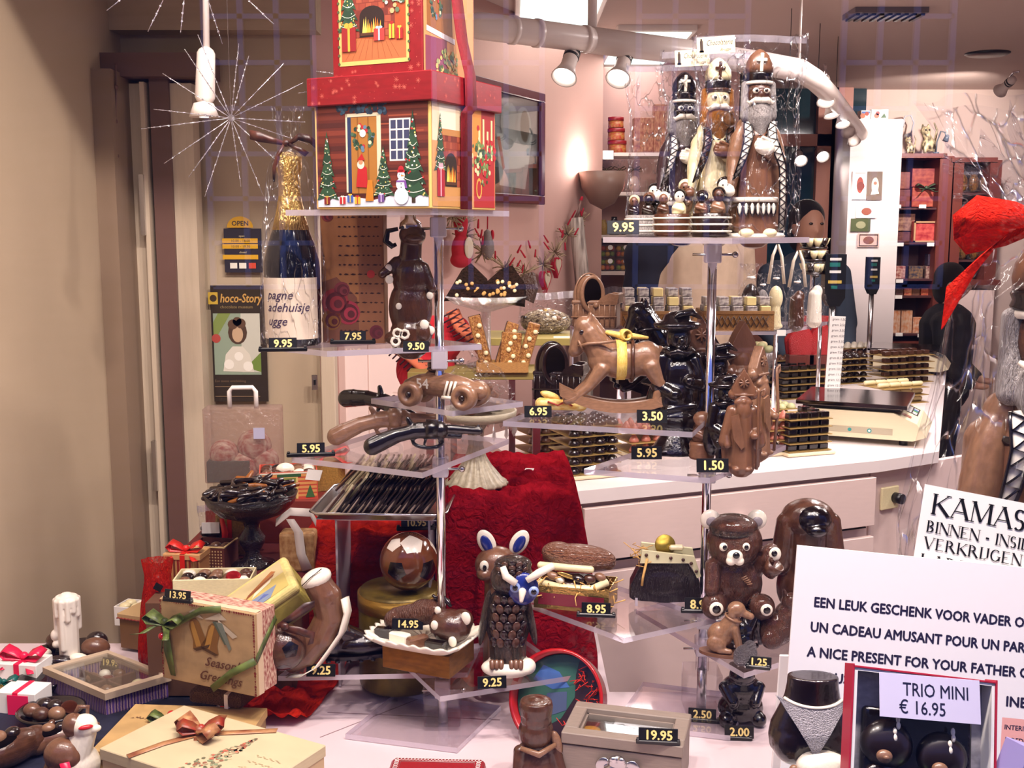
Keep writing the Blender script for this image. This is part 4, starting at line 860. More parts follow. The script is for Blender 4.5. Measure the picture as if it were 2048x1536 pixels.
# dish of chocolates on a gold box
t = fig('gold_box', 'gold card box under the white scalloped chocolate dish', 'box', 848,1334, Z + TH, None, -24); b=MB(); b.box((0,20,23),(150,110,45),1); build('carton', b, mat('amber_gold_card', '8a5a1a', .3,.5, vary=.2, nscale=5), t); gb = t
t = thing('chocolate_dish', 'white scalloped dish holding chocolates and a spotted lump, tag 14.95', 'dish', V(gb.location) + V((0,.012,45.5 * gb.scale[0])),-24, None, gb.scale[0])
b = MB()
def dish(u, v):
 a = 2 * pi * u; sq = (abs(cos(a)) ** 5 + abs(sin(a)) ** 5) ** -.2; k = [0,.62,.8,1.0,1.04,.97][int(v * 5 + .5)]; z = [3,3,5,18,24,24][int(v * 5 + .5)]; wv = 1 + (+.03 * sin(26 * a) if k > .9 else 0)
 return V((104 * k * wv * cos(a) * sq, 78 * k * wv * sin(a) * sq, z + (3 * sin(26 * a) if k > .9 else 0)))
b.grid(dish, 136,5); o = build('dish', b, WHITEC, t); md = o.modifiers.new('s', 'SOLIDIFY'); md.thickness = 6
b = MB(True); b.cap((-62,6,40),(18,6,66),24,26); b.ell((-64,0,38),(26,24,22)); b.ell((0,12,64),(36,24,22)); organic('ribbed_loaf', b, mat('ribbed_milk_chocolate', '5f3826', .35, coat=.3, bump=.7, bscale=18, stretch=(3,.4,.4)), t, 2.2,2)
b = MB(True); b.ell((62,-6,46),(44,36,34)); b.ell((84,0,58),(24,24,24)); organic('spotted_lump', b, MILKD, t, 2.2,3)
for x, y, z, r in ((100,-14,70,11),(44,-38,56,8),(82,-36,28,9),(40,-16,78,7)): b=MB(); b.ell((x, y, z),(r, 5, r * 1.2)); build('spot', b, WHITEC, t)
for x, y, m, a in ((-74,-26, BLACKC, 10),(-34,-38, WHITEC, -8),(8,-42, MILK, 60),(52,-48, BLACKC, 0)): b=MB(); b.box((x, y, 18),(44,20,22),3,(0,0, a)); build('chocolate_bar', b, m, t)
b=MB(); b.tube([(20,10,84),(34,4,96),(50,6,92),(60,0,84)], [4,6,6,3], 8); b.tube([(30,6,90),(20,0,102)], [5,3], 8); build('bow', b, DARK, t)
tag('14.95', 815,1258, Z + TH + 88 * gb.scale[0] * .9, 'stuck among the chocolates on the white dish', 14,-4, False)
# owl
t = fig('chocolate_owl', 'dark feathered chocolate owl with blue face and white brows on a white rock', 'chocolate owl', 1016,1344, Z + TH)
b = MB(True); b.ell((0,0,110),(46,38,72)); b.cap((0,0,40),(0,0,100),38,42); b.ell((8,-6,196),(44,36,38)); b.ell((10,4,222),(38,30,18)); FEA = mat('feathered_chocolate', '241712', .22, coat=.5, c2='5b4436', nscale=9, bump=.9, bscale=26, stretch=(1.6,1.6,1)); organic('body', b, FEA, t, 2.4,2)
b = MB(True); b.cap((-18,0,16),(22,0,14),24,24); b.ell((0,-14,16),(54,34,19)); b.ell((36,-14,18),(20,18,17)); organic('rock', b, WHITEC, t, 2.2,2)
b=MB(); b.ell((30,-34,184),(30,12,33),(0,12,0)); fc = build('face', b, BLUEC, t)
for x, z in ((14,192),(50,184)):
 b=MB(); b.pose((x, -47, z),(90,0,0)); b.lathe([(10,0),(10,4),(0,5)], seg=18); e = build('eye', b, mat('pale_blue_sugar', '8fa3d8', .3), fc); b=MB(); b.ell((x, -53, z),(5.5,3,5.5)); build('pupil', b, BLACKC, e)
for pts in ([(-10,-44,232),(-4,-48,214),(16,-50,200)], [(36,-50,206),(60,-46,220),(88,-38,232)]): b=MB(); b.tube(pts, [6,8,7], 10); build('brow', b, WHITEC, t)
b=MB(); b.cap((28,-52,184),(26,-56,168),8,4); build('beak', b, WHITEC, t)
for r in range(6):
 for k in range(5 - r % 2):
  a = (k - (4 - r % 2) / 2) * .36; z = 74 + r * 17; rx = 47 * (1 - ((z - 110) / 96) ** 2) ** .5; b=MB(); b.ell((rx * sin(a),-rx * .84 * cos(a) - 1, z),(9,4,12),(14,0,57 * a),10,7); build('chest_feather', b, MILKD if (r + k) % 2 else DARK, t)
for r in range(3):
 for k in range(5): b=MB(); a = (k - 2) * .42; b.ell((8 + 34 * sin(a),-6 - 30 * cos(a),216 + r * 9 - 3 * abs(k - 2)),(8,4,9),(30,0,57 * a),10,7); build('crown_feather', b, MILKD if (r + k) % 2 else DARK, t)
for x, rz in ((-46,10),(44,-12)): b=MB(); b.ell((x, 4,112),(9,28,58),(0, rz, 0)); build('wing', b, FEA, t)
for x in (-22,16):
 for k in range(3): b=MB(); b.cap((x - 9 + k * 9,-34,34),(x - 9 + k * 9,-40,26),6,5); build('toe', b, MILK, t)
tag('9.25', 984,1376, Z + TH, 'at the foot of the owl', 16,6, False)
t = fig('chocolate_fox', 'milk chocolate animal head with white blue-lined ears behind the owl', 'chocolate figure', 1000,1300, None, Y1 + .10); t.location.z = .765; t.scale = (mpp(t.location),) * 3
dz = (at(1000,1130, Y1 + .10).z - .765) / t.scale[0]
b = MB(True); b.ell((-6,0, dz),(44,36,38)); b.ell((-30,-22, dz - 10),(16,20,14)); b.cap((0,4, dz - 30),(4,6,40),32,42); b.ell((4,4,20),(46,36,20)); organic('body', b, MILK, t, 2.4,3)
for x, a in ((-26,-26),(38,30)):
 b=MB(); b.ell((x, 0, dz + 46),(17,7,27),(0, a, 0)); e = build('ear', b, WHITEC, t); b=MB(); b.ell((x, -6, dz + 44),(10,4,19),(0, a, 0)); build('ear_lining', b, BLUEC, e)
b=MB(); b.ell((-30,-32, dz + 8),(9,5,11)); e = build('eye', b, WHITEC, t); b=MB(); b.ell((-29,-37, dz + 6),(4,3,6)); build('pupil', b, BLACKC, e)
# ================================================================ chocolate bishops in clear bags
BEARDG = mat('grey_sugar_beard', 'c4bdb8', .4, c2='857c78', nscale=9, bump=.6, bscale=18, stretch=(6,6,.6)); BEARDO = mat('ginger_sugar_beard', 'd08a3c', .4, c2='9a5a1e', nscale=9, bump=.6, bscale=18, stretch=(6,6,.6))
def zigzag(name, t, pts, w, base, ink, n):
 """a trim band down the coat with dark triangles, laid along pts"""
 b=MB(); strip(b, pts, w, (0,-1,0),2.0); o = build(name, b, base, t)
 P_ = [V(p) for p in pts]; seg = [(P_[i + 1] - P_[i]).length for i in range(len(P_) - 1)]; tot = sum(seg)
 def pos(s):
  for i, l in enumerate(seg):
   if s <= l + 1e-6: k = s / l; return P_[i].lerp(P_[i + 1], k), V(w[i]).lerp(V(w[i + 1]), k)
   s -= l
  return P_[-1], V(w[-1])
 b=MB(); up = V((0,-2.9,0)); zz = []
 for i in range(n + 1): p, ww = pos(tot * i / n); zz.append(p + up + ww * (.8 if i % 2 else -.8))
 b.tube(zz, 1.3,6)
 for sgn in (-1,1): b.tube([pos(tot * i / 12)[0] + up + pos(tot * i / 12)[1] * sgn for i in range(13)], 1.6,6)
 build('zigzag', b, ink, o)
def bishop(t, body, cape, trim, ink, face, beard, mitre, cross, glove, shoe, tub, kids, rock=True):
 b = MB(True); b.cap((0,0,40),(0,0,200),44,34); b.cap((0,0,20),(0,0,60),46,44); b.cap((0,0,200),(0,0,235),32,24); b.ell((0,-6,20),(50,36,18)); organic('robe', b, body, t, 2.6,3)
 b = MB(True)
 for s_ in (-1,1): b.ell((s_ * 41,4,168),(20,20,66),(0, s_ * -8,0)); b.cap((s_ * 44,14,150),(s_ * 47,16,18),17,12)
 b.cap((-20,12,228),(20,12,228),22); b.cap((-30,22,200),(-34,24,20),24,22); b.cap((30,22,200),(34,24,20),24,22); b.cap((-45,-2,150),(-54,-18,108),17,11); b.cap((46,0,160),(18,-34,172),17,13); organic('cape', b, cape, t, 2.6,3)
 b = MB(True); b.ell((0,-6,292),(26,25,32)); b.ell((0,-29,290),(6,7,9)); b.ell((0,-22,303),(20,8,5)); organic('head', b, face, t, 1.8,2)
 for s_ in (-1,1):
  b=MB(); b.ell((s_ * 11,-28,298),(7,4,5.5)); e = build('eye', b, WHITEC, t); b=MB(); b.ell((s_ * 10,-31.5,298),(3.4,2.5,3.6)); build('pupil', b, BLACKC, e)
 b = MB(True); b.ell((0,-20,250),(27,18,34)); b.cap((0,-22,240),(2,-22,212),22,10)
 for s_ in (-1,1): b.cap((s_ * 27,0,312),(s_ * 26,-6,250),9,13)
 organic('beard', b, beard, t, 2,2)
 b = MB()
 for s_ in (-1,1): b.tube([(0,-32,278),(s_ * 12,-33,279),(s_ * 22,-28,273),(s_ * 28,-24,277)], [6,6.5,5,2], 10)
 build('moustache', b, WHITEC, t)
 b=MB(); b.lathe([(27,318),(29,322),(27,327),(29,332),(27,336)], c=(0,-2,0), seg=28); build('mitre_band', b, ink, t)
 b=MB(); b.lathe([(27,312),(28.5,314),(28.5,317),(27,319)], c=(0,-2,0), seg=28); build('mitre_rim', b, cross, t)
 b = MB(True); b.lathe([(27,334),(29,346),(27,358),(19,372),(8,382),(0,385)], c=(0,-2,0), seg=28, sy=.8); m_ = build('mitre', b, mitre, t)
 b=MB(); b.box((0,-24,355),(7,8,38),1.5,(10,0,0)); b.box((0,-25,360),(22,7,7),1.5,(10,0,0)); build('cross', b, cross, m_)
 b = MB(True); b.ell((6,-46,184),(22,12,17),(0,20,0))
 for k in range(4): b.cap((16 - k * 1.0,-52,176 + k * 6),(-12 + k, -54,180 + k * 6),4.2,3.4,8)
 b.cap((14,-52,196),(0,-56,202),4.4,3.6,8); organic('glove', b, glove, t, 1.5,1)
 zigzag('trim', t, [(-26,-22,236),(-24,-32,205),(-34,-36,165),(-50,-34,120)], [V((7,0,1)), V((9,0,2)), V((8,0,3)), V((6,0,4))], trim, ink, 16)
 zigzag('trim', t, [(26,-24,236),(22,-34,205),(34,-40,175),(47,-36,145),(51,-30,80),(50,-28,14)], [V((7,0,1)), V((9,0,2)), V((8,0,3)), V((7,0,0)), V((7,0,0)), V((6,0,0))], trim, ink, 28)
 b=MB(); b.lathe([(47,72),(48.5,75),(48.5,79),(47,82)], seg=32, sy=.98); build('hem_band', b, trim, t)
 for k in range(7):
  x = -38 + k * 11.5; y = -sqrt(max(1,46 ** 2 - (x * .93) ** 2)) - 1; b=MB(); b.tube([(x - 4.5, y, 68),(x - 4, y - .5,50),(x, y - 1,42),(x + 4, y - .5,50),(x + 4.5, y, 68)], 1.5,6); build('scallop', b, ink, t); b=MB(); b.ell((x, y + 1,58),(4,2.5,12), seg=10, rings=8); build('scallop_fill', b, trim, t)
 b=MB(); b.lathe([(34,212),(36,208),(34,204)], seg=28, c=(0,2,0), sy=.95); build('sash', b, ink, t)
 for s_ in (-1,1): b=MB(); b.ell((s_ * 24,-36,8),(16,18,10)); build('shoe', b, shoe, t)
 if rock: b = MB(True); b.ell((0,-4,2),(66,48,9)); b.ell((30,-20,3),(30,26,8)); organic('base', b, WHITEC, t, 2.6,3)
 if tub:
  tb = MB()
  tb.lathe([(38,0),(42,8),(40,12),(43,22),(41,26),(43,36),(40,40),(41,48),(36,50),(34,40),(0,40)], c=(-96,-24,0), seg=30); tb_ = build('tub', tb, tub, t)
  for z in (10,24,38): b=MB(); b.lathe([(42.5, z),(44.5, z + 2),(42.5, z + 4)], c=(-96,-24,0), seg=30); build('hoop', b, WHITEC, tb_)
  for (x, y, z, s_),(f, h, c_) in zip(((-118,-28,46,.85),(-84,-34,46,.95),(-68,-6,62,1.05)), kids):
   b = MB(True); b.ell((x, y, z + 10 * s_),(17 * s_, 15 * s_, 24 * s_)); b.cap((x - 12 * s_, y - 8, z + 18 * s_),(x + 6 * s_, y - 18, z + 12 * s_),6 * s_, 5 * s_); organic('child_body', b, c_, t, 1.8,2)
   b=MB(); b.ell((x, y - 4, z + 42 * s_),(12 * s_, 12 * s_, 14 * s_)); k = build('child_face', b, f, t)
   b=MB(); b.ell((x + 2, y + 2, z + 46 * s_),(15.5 * s_, 14 * s_, 15 * s_)); build('child_hair', b, h, t)
   b = MB()
   for s2 in (-1,1): b.ell((x + s2 * 5 * s_, y - 15 * s_ - 3, z + 43 * s_),(2 * s_, 1.5,2 * s_), seg=8, rings=6)
   build('child_eyes', b, BLACKC, k)
  b = MB(True); b.cap((-54,-16,112),(-58,-22,100),10,9); b.ell((-60,-24,94),(13,11,11)); organic('glove', b, glove, t, 1.8,2)
SEAL = clear('crinkled_seal', (245,242,248),.18,.08,.14,(245,240,255), bump=1, bscale=20, edge=.2)
def bagcard(t, x, z, w, tilt=0):
 b=MB(); b.pose((x, -30, z),(0, tilt, 0)); b.box((0,0,0),(w, 1.2,34),.2); c = build('header_card', b, mat('cream_card', 'efe2bd', .6), t)
 b=MB(); b.pose((x, -30.8, z),(0, tilt, 0)); b.usec = True; b.c = col('3a2a20'); b.text('Chocolaterie', -w * .26,0,11,0,0,.4, wmax=w * .7); b.text('Brugge', w * .1,-12,5.5,0,0,.3)
 b.rect(-w * .42,-13,-w * .34,10).rect(-w * .405,10,-w * .355,14).rect(-w * .44,-13,-w * .32,-9); build('card_print', b, P_MATTE, c)
def flatbag(t, x0, x1, ztop, dep, seed, zb=2):
 rng = random.Random(seed); ph = [rng.uniform(0,6) for _ in range(6)]; b=MB(); cx, hw = (x0 + x1) / 2,(x1 - x0) / 2
 def fn(u, v):
  a = 2 * pi * u; z = zb + (ztop - zb) * v; k = lerpt([(0,.88,1),(.04,.96,1),(.5,.86,1),(.72,.88,.72),(.86,1.0,.34),(.93,1.0,.10),(1,1.0,.05)], v)
  c, s = cos(a), sin(a); sq = (abs(c) ** 3 + abs(s) ** 3) ** (-1 / 3); w = 1 + .03 * sin(9 * a + ph[0] + 11 * v) + .022 * sin(17 * a + ph[1] - 17 * v)
  yn = sin(11 * a + ph[2]) * 4 * v + 3 * sin(23 * a + 14 * v + ph[3])
  return V((cx + hw * k[0] * c * sq * w, dep * k[1] * s * sq * w + yn * .5, z + 5 * sin(3 * a + ph[4]) * v))
 b.grid(fn, 72,44); build('clear_bag', b, CELLO, t)
 b=MB(); b.grid(lambda u, v: V((cx + hw * (2 * u - 1) * .99,1.5 * sin(u * 31 + ph[0]), ztop - 14 * (1 - v) + 5 * sin(u * 6 + ph[1]) * .4)),40,2); build('seal_strip', b, SEAL, t)
G = 'clear bagged bishops on the top shelf'
DKB = mat('smoked_dark_chocolate', '3c2a2e', .25, coat=.4)
t = fig('bagged_bishop', 'bagged milk chocolate bishop with brown mitre and grey beard, tallest of three', 'chocolate bishop', 1508,468, Z2A, Y2 - .035, group=None); t.location.z = Z2A + .0005; t.scale = tuple(x * .945 for x in t.scale)
bishop(t, MILK, CARAM, WHITEC, BLACKC, MILKD, BEARDG, MILK, WHITEC, WHITEC, IVORY, DARK, [(BLACKC, DARK, MILK),(MILKD, BLACKC, CARAM),(WHITEC, BLACKC, BEARDG)])
flatbag(t, -136,98,412,62,1); bagcard(t, -96,388,78,-4)
t = fig('bagged_bishop', 'bagged ivory bishop with ginger beard and a brown cross on the mitre', 'chocolate bishop', 1428,468, Z2A, Y2 + .04); t.location.z = Z2A + .0005; t.scale = tuple(x * .90 for x in t.scale)
bishop(t, IVORY, IVORY, MILKD, BLACKC, IVORY, BEARDO, IVORY, MILKD, MILK, WHITEC, MILKD, [(MILK, WHITEC, MILKD),(WHITEC, BLACKC, IVORY),(MILK, IVORY, CARAM)])
flatbag(t, -124,70,398,50,2); bagcard(t, -62,380,74,-3)
t = fig('bagged_bishop', 'bagged dark chocolate bishop with black face, furthest back of three', 'chocolate bishop', 1362,466, Z2A, Y2 + .115); t.location.z = Z2A + .0005; t.scale = tuple(x * .83 for x in t.scale)
bishop(t, DKB, DKB, WHITEC, BLACKC, BLACKC, BEARDG, BLACKC, WHITEC, WHITEC, WHITEC, BEARDG, [(MILK, IVORY, DARK),(DARK, MILK, DARK),(WHITEC, BLACKC, BLACKC)])
flatbag(t, -138,60,400,46,3)
tag('9.95', 1246,468, Z2A + .001, 'on the top shelf by the bagged bishops', 18,0, False, Y=Y2 - .02)
# the large wrapped bishop by the sign
t = thing('wrapped_bishop', 'large milk chocolate bishop gathered in cellophane with a red bow, behind the sign', 'chocolate bishop', V((at(2071,900,1.39).x, 1.39, at(2071,1338,1.39).z)),-4)
sc = mpp(at(2071,700,1.39)) * 2.35; t.scale = (sc,) * 3
bishop(t, MILK, CARAM, WHITEC, BLACKC, MILKD, BEARDG, MILK, WHITEC, WHITEC, IVORY, DARK, [(BLACKC, DARK, MILK),(MILK, MILKD, CARAM),(MILK, MILKD, MILK)], True)
zb = t.location.z; k_ = sc
b=MB(); b.T = M4.Translation((-18,0,0)); bagf = lambda v: lerpt([(0,80,70,0),(.04,98,74,6),(.32,96,72,130),(.55,72,60,250),(.70,60,52,330),(.80,18,17,390),(.83,16,15,396),(.90,50,36,430),(1,96,60,492)], v)
bb = cellobag(bagf, 44,54, amp=.045, seed=7)
for i, p in enumerate(bb.v): bb.v[i] = V((p.x - 14, p.y, p.z))
build('clear_wrap', bb, CELLO, t)
b = MB()
for dx, dz, l in ((-70,20,60),(-52,55,70),(-30,78,60),(20,60,60),(-80,44,40)):
 strip(b, [(-14,-10,398),(-14 + dx * .5,-14,400 + dz * .5),(-14 + dx, -10,402 + dz)], [V((1,0,3)), V((4,3,8)), V((2,4,12))], (0,-1,.2),.4)
build('wrap_tail', b, CELLO, t)
RBOW = sheer('red_organza_ribbon', 'ff3a2a', .82)
b = MB()
strip(b, [(-14,-22,394),(-40,-30,398),(-72,-34,400),(-90,-32,388),(-78,-28,376),(-46,-26,380),(-14,-22,390)], [V((0,0,4)), V((0,3,11)), V((0,4,14)), V((0,3,10)), V((0,2,10)), V((0,2,7)), V((0,0,4))], (0,-1,0),.5)
strip(b, [(-30,-24,388),(-58,-34,374),(-84,-40,346),(-96,-38,306)], [V((2,0,4)), V((10,2,8)), V((12,2,6)), V((1,0,1))], (0,-1,0),.5)
strip(b, [(-14,-22,394),(4,-30,404),(30,-34,406),(46,-30,394),(20,-26,384),(-14,-22,390)], [V((0,0,4)), V((0,3,10)), V((0,4,13)), V((0,3,10)), V((0,2,8)), V((0,0,4))], (0,-1,0),.5)
b.ell((-14,-24,392),(7,6,8)); build('bow', b, RBOW, t)

# ================================================================ middle shelves of the bishop stand
def carriage(label, px, py, z, m, inner, s=1.0, Y=None):
 t = fig('chocolate_pram', label, 'chocolate pram', px, py, z, Y, -16, None, s)
 b=MB(); b.box((0,0,28),(96,56,56),6, seg=2); b.box((0,0,56),(100,60,10),4, seg=2); b.prism([(6,52),(50,52),(54,74),(32,76),(14,66)], -30,-24); b.prism([(6,52),(50,52),(54,74),(32,76),(14,66)], 24,30); b.box((50,0,64),(6,56,22),2); build('basket', b, m, t)
 b = MB()
 for k in range(9): b.tube([(-46 + k * 11.5,-28.5,4),(-46 + k * 11.5,-29,52)], 1.6,6)
 b.tube([(-50,-29,24),(50,-29,26)], 2.2,6); build('ribbing', b, m, t)
 b = MB(True); b.ell((-20,2,66),(33,32,48)); b.cap((-20,2,40),(-20,2,60),30,32); organic('hood', b, m, t, 2,2)
 d = V((.55,-.83,.1)).normalized(); u = d.cross(V((0,0,1))).normalized(); w_ = u.cross(d); c = V((-20,2,70)) + d * 26
 b=MB(); b.tube([c + u * 24 * cos(a) + w_ * 37 * sin(a) for a in [k * pi / 14 for k in range(28)]], 5,8, closed=True); build('hood_rim', b, m, t)
 b=MB(); b.tube([V((-20,2,70)) + d * 8 + u * 33 * cos(a) + w_ * 46 * sin(a) for a in [k * pi / 14 for k in range(28)]], 2.2,6, closed=True); b.ell((4,-30,50),(6,4,6)); build('hood_rib', b, m, t)
 b=MB(); b.ell(c - d * 3,(23,10,36),(0,0, math.degrees(atan2(d.x, -d.y)))); build('hollow_filler', b, inner, t)
 return t
HOLL = mat('hollow_shade_paint', '0c0605', .95, spec=.05)  # solid dark filler, its colour stands for the shade inside openings
# ---- rocking horse
def rockhorse(label, px, py, z, m, rz, s=1.0, Y=None, ribbon=True):
 t = fig('chocolate_rocking_horse', label, 'chocolate rocking horse', px, py, z, Y, rz, None, s)
 b = MB(True)
 b.ell((4,0,108),(58,34,38)); b.ell((-36,0,112),(34,30,36)); b.ell((46,0,112),(34,32,36))
 for p, q, r, s_ in (((-44,0,126),(-66,0,162),30,25),((-66,0,162),(-76,0,176),25,21),((-76,0,174),(-92,0,130),20,15),((-72,0,168),(-96,0,126),14,12)): b.cap(p, q, r, s_)
 for y in (-9,9): b.cap((-66, y, 190),(-64, y, 202),6,3)
 for y in (-19,19):
  b.cap((-42, y, 92),(-66, y, 60),17,11); b.cap((-66, y, 60),(-96, y, 34),11,9); b.cap((-96, y, 34),(-110, y, 30),10,9)
  b.cap((56, y, 96),(74, y, 62),20,12); b.cap((74, y, 62),(66, y, 30),11,9); b.cap((66, y, 30),(78, y, 24),9,9)
 for q in range(6): a = q * .16; b.cap((-62 + q * 7,0,194 - q * 9),(-54 + q * 7,0,170 - q * 8),7,12)
 b.cap((74,0,126),(96,0,96),12,10); b.cap((96,0,96),(92,0,60),11,5)
 organic('horse', b, m, t, 2.3,3)
 b = MB()
 for y in (-24,14):
  pts = [(-124 + 248 * k / 20,6 + 34 * ((k - 10) / 10) ** 2) for k in range(21)]; b.prism([(x, z_) for x, z_ in pts] + [(x, z_ + 20) for x, z_ in pts[::-1]], y - 3, y + 13, False)
 build('rocker', b, m, t)
 b=MB(); b.tube([(-89,-17,138),(-70,-25,144),(-46,-30,146),(-16,-34,150)], 3,8); b.tube([(-84 + 12 * -cos(a) * .5,21 * sin(a),140 + 12 * cos(a)) for a in [k * pi / 6 for k in range(12)]], 2.6,8, closed=True); build('bridle', b, m, t)
 for y in (-1,1): b=MB(); b.ell((-82, y * 18,166),(5,3,5)); build('eye', b, DARK, t)
 b=MB(); b.tube([(18 + 1 * cos(k),37 * cos(2 * pi * k / 20),108 + 41 * sin(2 * pi * k / 20)) for k in range(20)], 4,8, closed=True); build('girth', b, MILKD, t)
 if ribbon:
  YR = mat('yellow_printed_ribbon', 'e8cf76', .5, c2='d9b04a', nscale=12)
  b=MB(); strip(b, [(-4,37 * cos(a),110 + 41 * sin(a)) for a in [-.9 - k * .29 for k in range(0,13)][::-1]], V((9,0,0)),(0,0,0.01),1)
  strip(b, [(-4,40 * cos(a),109 + 42 * sin(a)) for a in [pi * 1.25 - k * pi / 12 for k in range(15)]], V((10,0,0)),(0,-.3,.3),1.5); build('ribbon', b, YR, t)
  b=MB(); b.lathe([(11,-10),(12,0),(11,10),(8,10),(8,-10)], c=(4,-10,160), seg=16, rot=(90,0,20)); b.cap((-30,-6,164),(-2,-10,158),5,7,8); b.cap((14,-10,158),(48,-8,154),7,3,8); build('ribbon_roll', b, YR, t)
 return t
Z = Z2B
rockhorse('milk chocolate rocking horse with a yellow ribbon round its belly', 1243,828, Z, CARAM, 0)
rockhorse('dark chocolate rocking horse behind the milk one', 1345,806, Z, BLACKC, 14,1.0, Y2 + .20, False).location.z = Z
carriage('dark chocolate pram with a hood, on the rocking horse shelf', 1120,800, Z, DARK, HOLL, 1.0)
# the milk pram stands on a small riser behind
ZP = zl(1195,655, Y2 + .22)
t = thing('acrylic_riser', 'small clear riser under the milk chocolate pram', 'riser', V((at(1195,655, Y2 + .22).x, Y2 + .22, Z))); b=MB(); b.edge = 1; b.slab([(-.05,-.04),(.05,-.04),(.05,.04),(-.05,.04)], ZP - Z - .004, ZP - Z); b.slab([(-.05,-.04),(-.047,-.04),(-.047,.04),(-.05,.04)], 0, ZP - Z - .004); b.slab([(.047,-.04),(.05,-.04),(.05,.04),(.047,.04)], 0, ZP - Z - .004); build('riser', b, [ACR, ACRE], t)
carriage('milk chocolate pram with a hood, highest beside the wrapped sweets', 1193,655, None, CARAM, HOLL, .92, Y2 + .22)
t = fig('wrapped_sweet', 'yellow printed ribbon bundle lying before the dark pram', 'wrapped sweet', 1122,826, Z, None, 10)
b=MB(); b.cap((-40,0,20),(30,0,14),13,10,10); b.ell((40,0,14),(14,10,12)); b.ell((-20,10,34),(22,10,8),(0,20,0)); build('ribbon', b, mat('cream_printed_ribbon', 'e6d28c', .5, c2='c9973c', nscale=7), t); b=MB(); b.tube([(-30,-13,26),(-10,-15,18),(4,-14,24),(20,-12,16)], 2,6); build('print', b, mat('red_ink', 'a03020', .5), t)
tag('6.95', 1076,834, Z, 'beside the dark pram', 15,4, False); tag('3.50', 1304,845, Z, 'under the nose of the dark hatted figure', 17,0, False)
# ---- hatted dark page figures
def page(label, px, py, z, s, rz=0, Y=None, k=1.0, ped=True):
 t = fig('chocolate_page', label, 'chocolate figure', px, py, z, Y, rz, None, s)
 b = MB(True)
 if ped: b.lathe([(62,0),(58,10),(36,42),(28,52),(34,64),(58,88),(50,100),(0,102)], seg=24, sy=.8, c=(0,0,0)); z0 = 90
 else: b.cap((-12,0,8),(-12,-2,80),16,18); b.cap((14,0,8),(14,-2,80),16,18); b.ell((-12,-8,6),(18,24,8)); b.ell((14,-8,6),(18,24,8)); z0 = 60
 b.ell((0,0, z0 + 40),(52,40,56)); b.ell((4,0, z0 + 90),(44,34,46)); b.cap((-34,0, z0 + 124),(-46,-8, z0 + 66),22,18); b.cap((-46,-8, z0 + 66),(-14,-34, z0 + 50),16,13); b.cap((36,0, z0 + 120),(52,-8, z0 + 70),22,18); b.cap((52,-8, z0 + 70),(20,-36, z0 + 78),16,13); b.ell((-14,-36, z0 + 50),(14,12,12)); b.ell((18,-38, z0 + 80),(14,12,12)); b.ell((-40,10, z0 + 20),(30,26,60)); b.ell((44,10, z0 + 20),(28,26,60)); b.cap((0,0, z0 + 120),(0,-2, z0 + 150),20,18)
 b.cap((-30,-34, z0 + 16),(30,-34, z0 + 24),7,7)
 organic('body', b, BLACKC, t, 2.8,2)
 b = MB(True); b.ell((0,-4, z0 + 172),(28,26,33)); b.ell((0,-30, z0 + 168),(7,7,9)); b.ell((0,-26, z0 + 154),(12,7,5)); organic('head', b, BLACKC, t, 2.2,2)
 b=MB(); b.tube([(34 * cos(a),28 * sin(a) - 4, z0 + 143 + 3 * sin(6 * a)) for a in [q * pi / 12 for q in range(24)]], 7,8, closed=True); build('ruff', b, BLACKC, t)
 b = MB(True); b.lathe([(30, z0 + 190),(50, z0 + 196),(54, z0 + 204),(48, z0 + 208),(32, z0 + 212),(28, z0 + 224),(14, z0 + 232),(0, z0 + 234)], seg=28, c=(-4,0,0), sy=.9); ht = build('hat', b, BLACKC, t)
 b=MB(); b.tube([(-30,-8, z0 + 206),(-6,-24, z0 + 226),(24,-16, z0 + 232),(50,-2, z0 + 216)], [4,9,9,3], 8); build('feather', b, BLACKC, ht)
 for x in (-10,10): b=MB(); b.ell((x, -27, z0 + 178),(4,2.5,4)); build('eye', b, DARK, t)
 return t
Z = Z2C
page('tall black chocolate page in a feathered hat, on a flared pedestal', 1352,906, Z, .88,6)
page('small black chocolate page in a beret, beside the front milk bishop', 1447,925, Z, .60,0, None, 1, False)
def smallbishop(label, px, py, z, m, s, rz=0, Y=None):
 t = fig('chocolate_bishop', label, 'chocolate bishop', px, py, z, Y, rz, None, s)
 b = MB(True); b.cap((0,0,14),(0,0,130),34,26); b.ell((0,0,10),(38,28,10))
 for q in (-1,1): b.cap((q * 24,0,136),(q * 38,-2,66),15,17); b.cap((q * 36,4,80),(q * 34,6,10),14,10); b.ell((q * 14,-24,5),(10,12,6))
 b.cap((-36,-6,84),(-34,-18,60),11,9); b.cap((34,-8,92),(24,-30,84),12,9); b.ell((26,-32,84),(9,8,8))
 b.ell((0,-2,160),(20,19,24)); b.ell((0,-14,138),(17,14,26)); b.ell((0,-21,160),(5,5,6)); b.ell((0,-12,158),(22,10,12))
 b.prism([(-24,172),(24,172),(27,190),(16,212),(0,236),(-16,212),(-27,190)], -12,10); b.cap((-22,0,176),(22,0,176),13,13)
 organic('body', b, m, t, 2.0,2)
 b=MB(); b.tube([(32,-28,6),(33,-34,100),(32,-30,160),(34,-28,186),(44,-28,192),(46,-28,180),(38,-28,176)], 3.6,8); build('crosier', b, m, t)
 b=MB(); b.prism([(-30,128),(-12,134),(4,60),(-4,52),(-22,76)], -34,-30); b.pose((0,-14,196),(0,0,0))
 for a in range(0,180,45): b.cap((-10 * cos(R(a)),0,8 - 10 * sin(R(a))),(10 * cos(R(a)),0,8 + 10 * sin(R(a))),2.4,2.4,6)
 b.pose(); b.box((0,-15,176),(44,4,5),1); build('ornament', b, m, t)
 return t
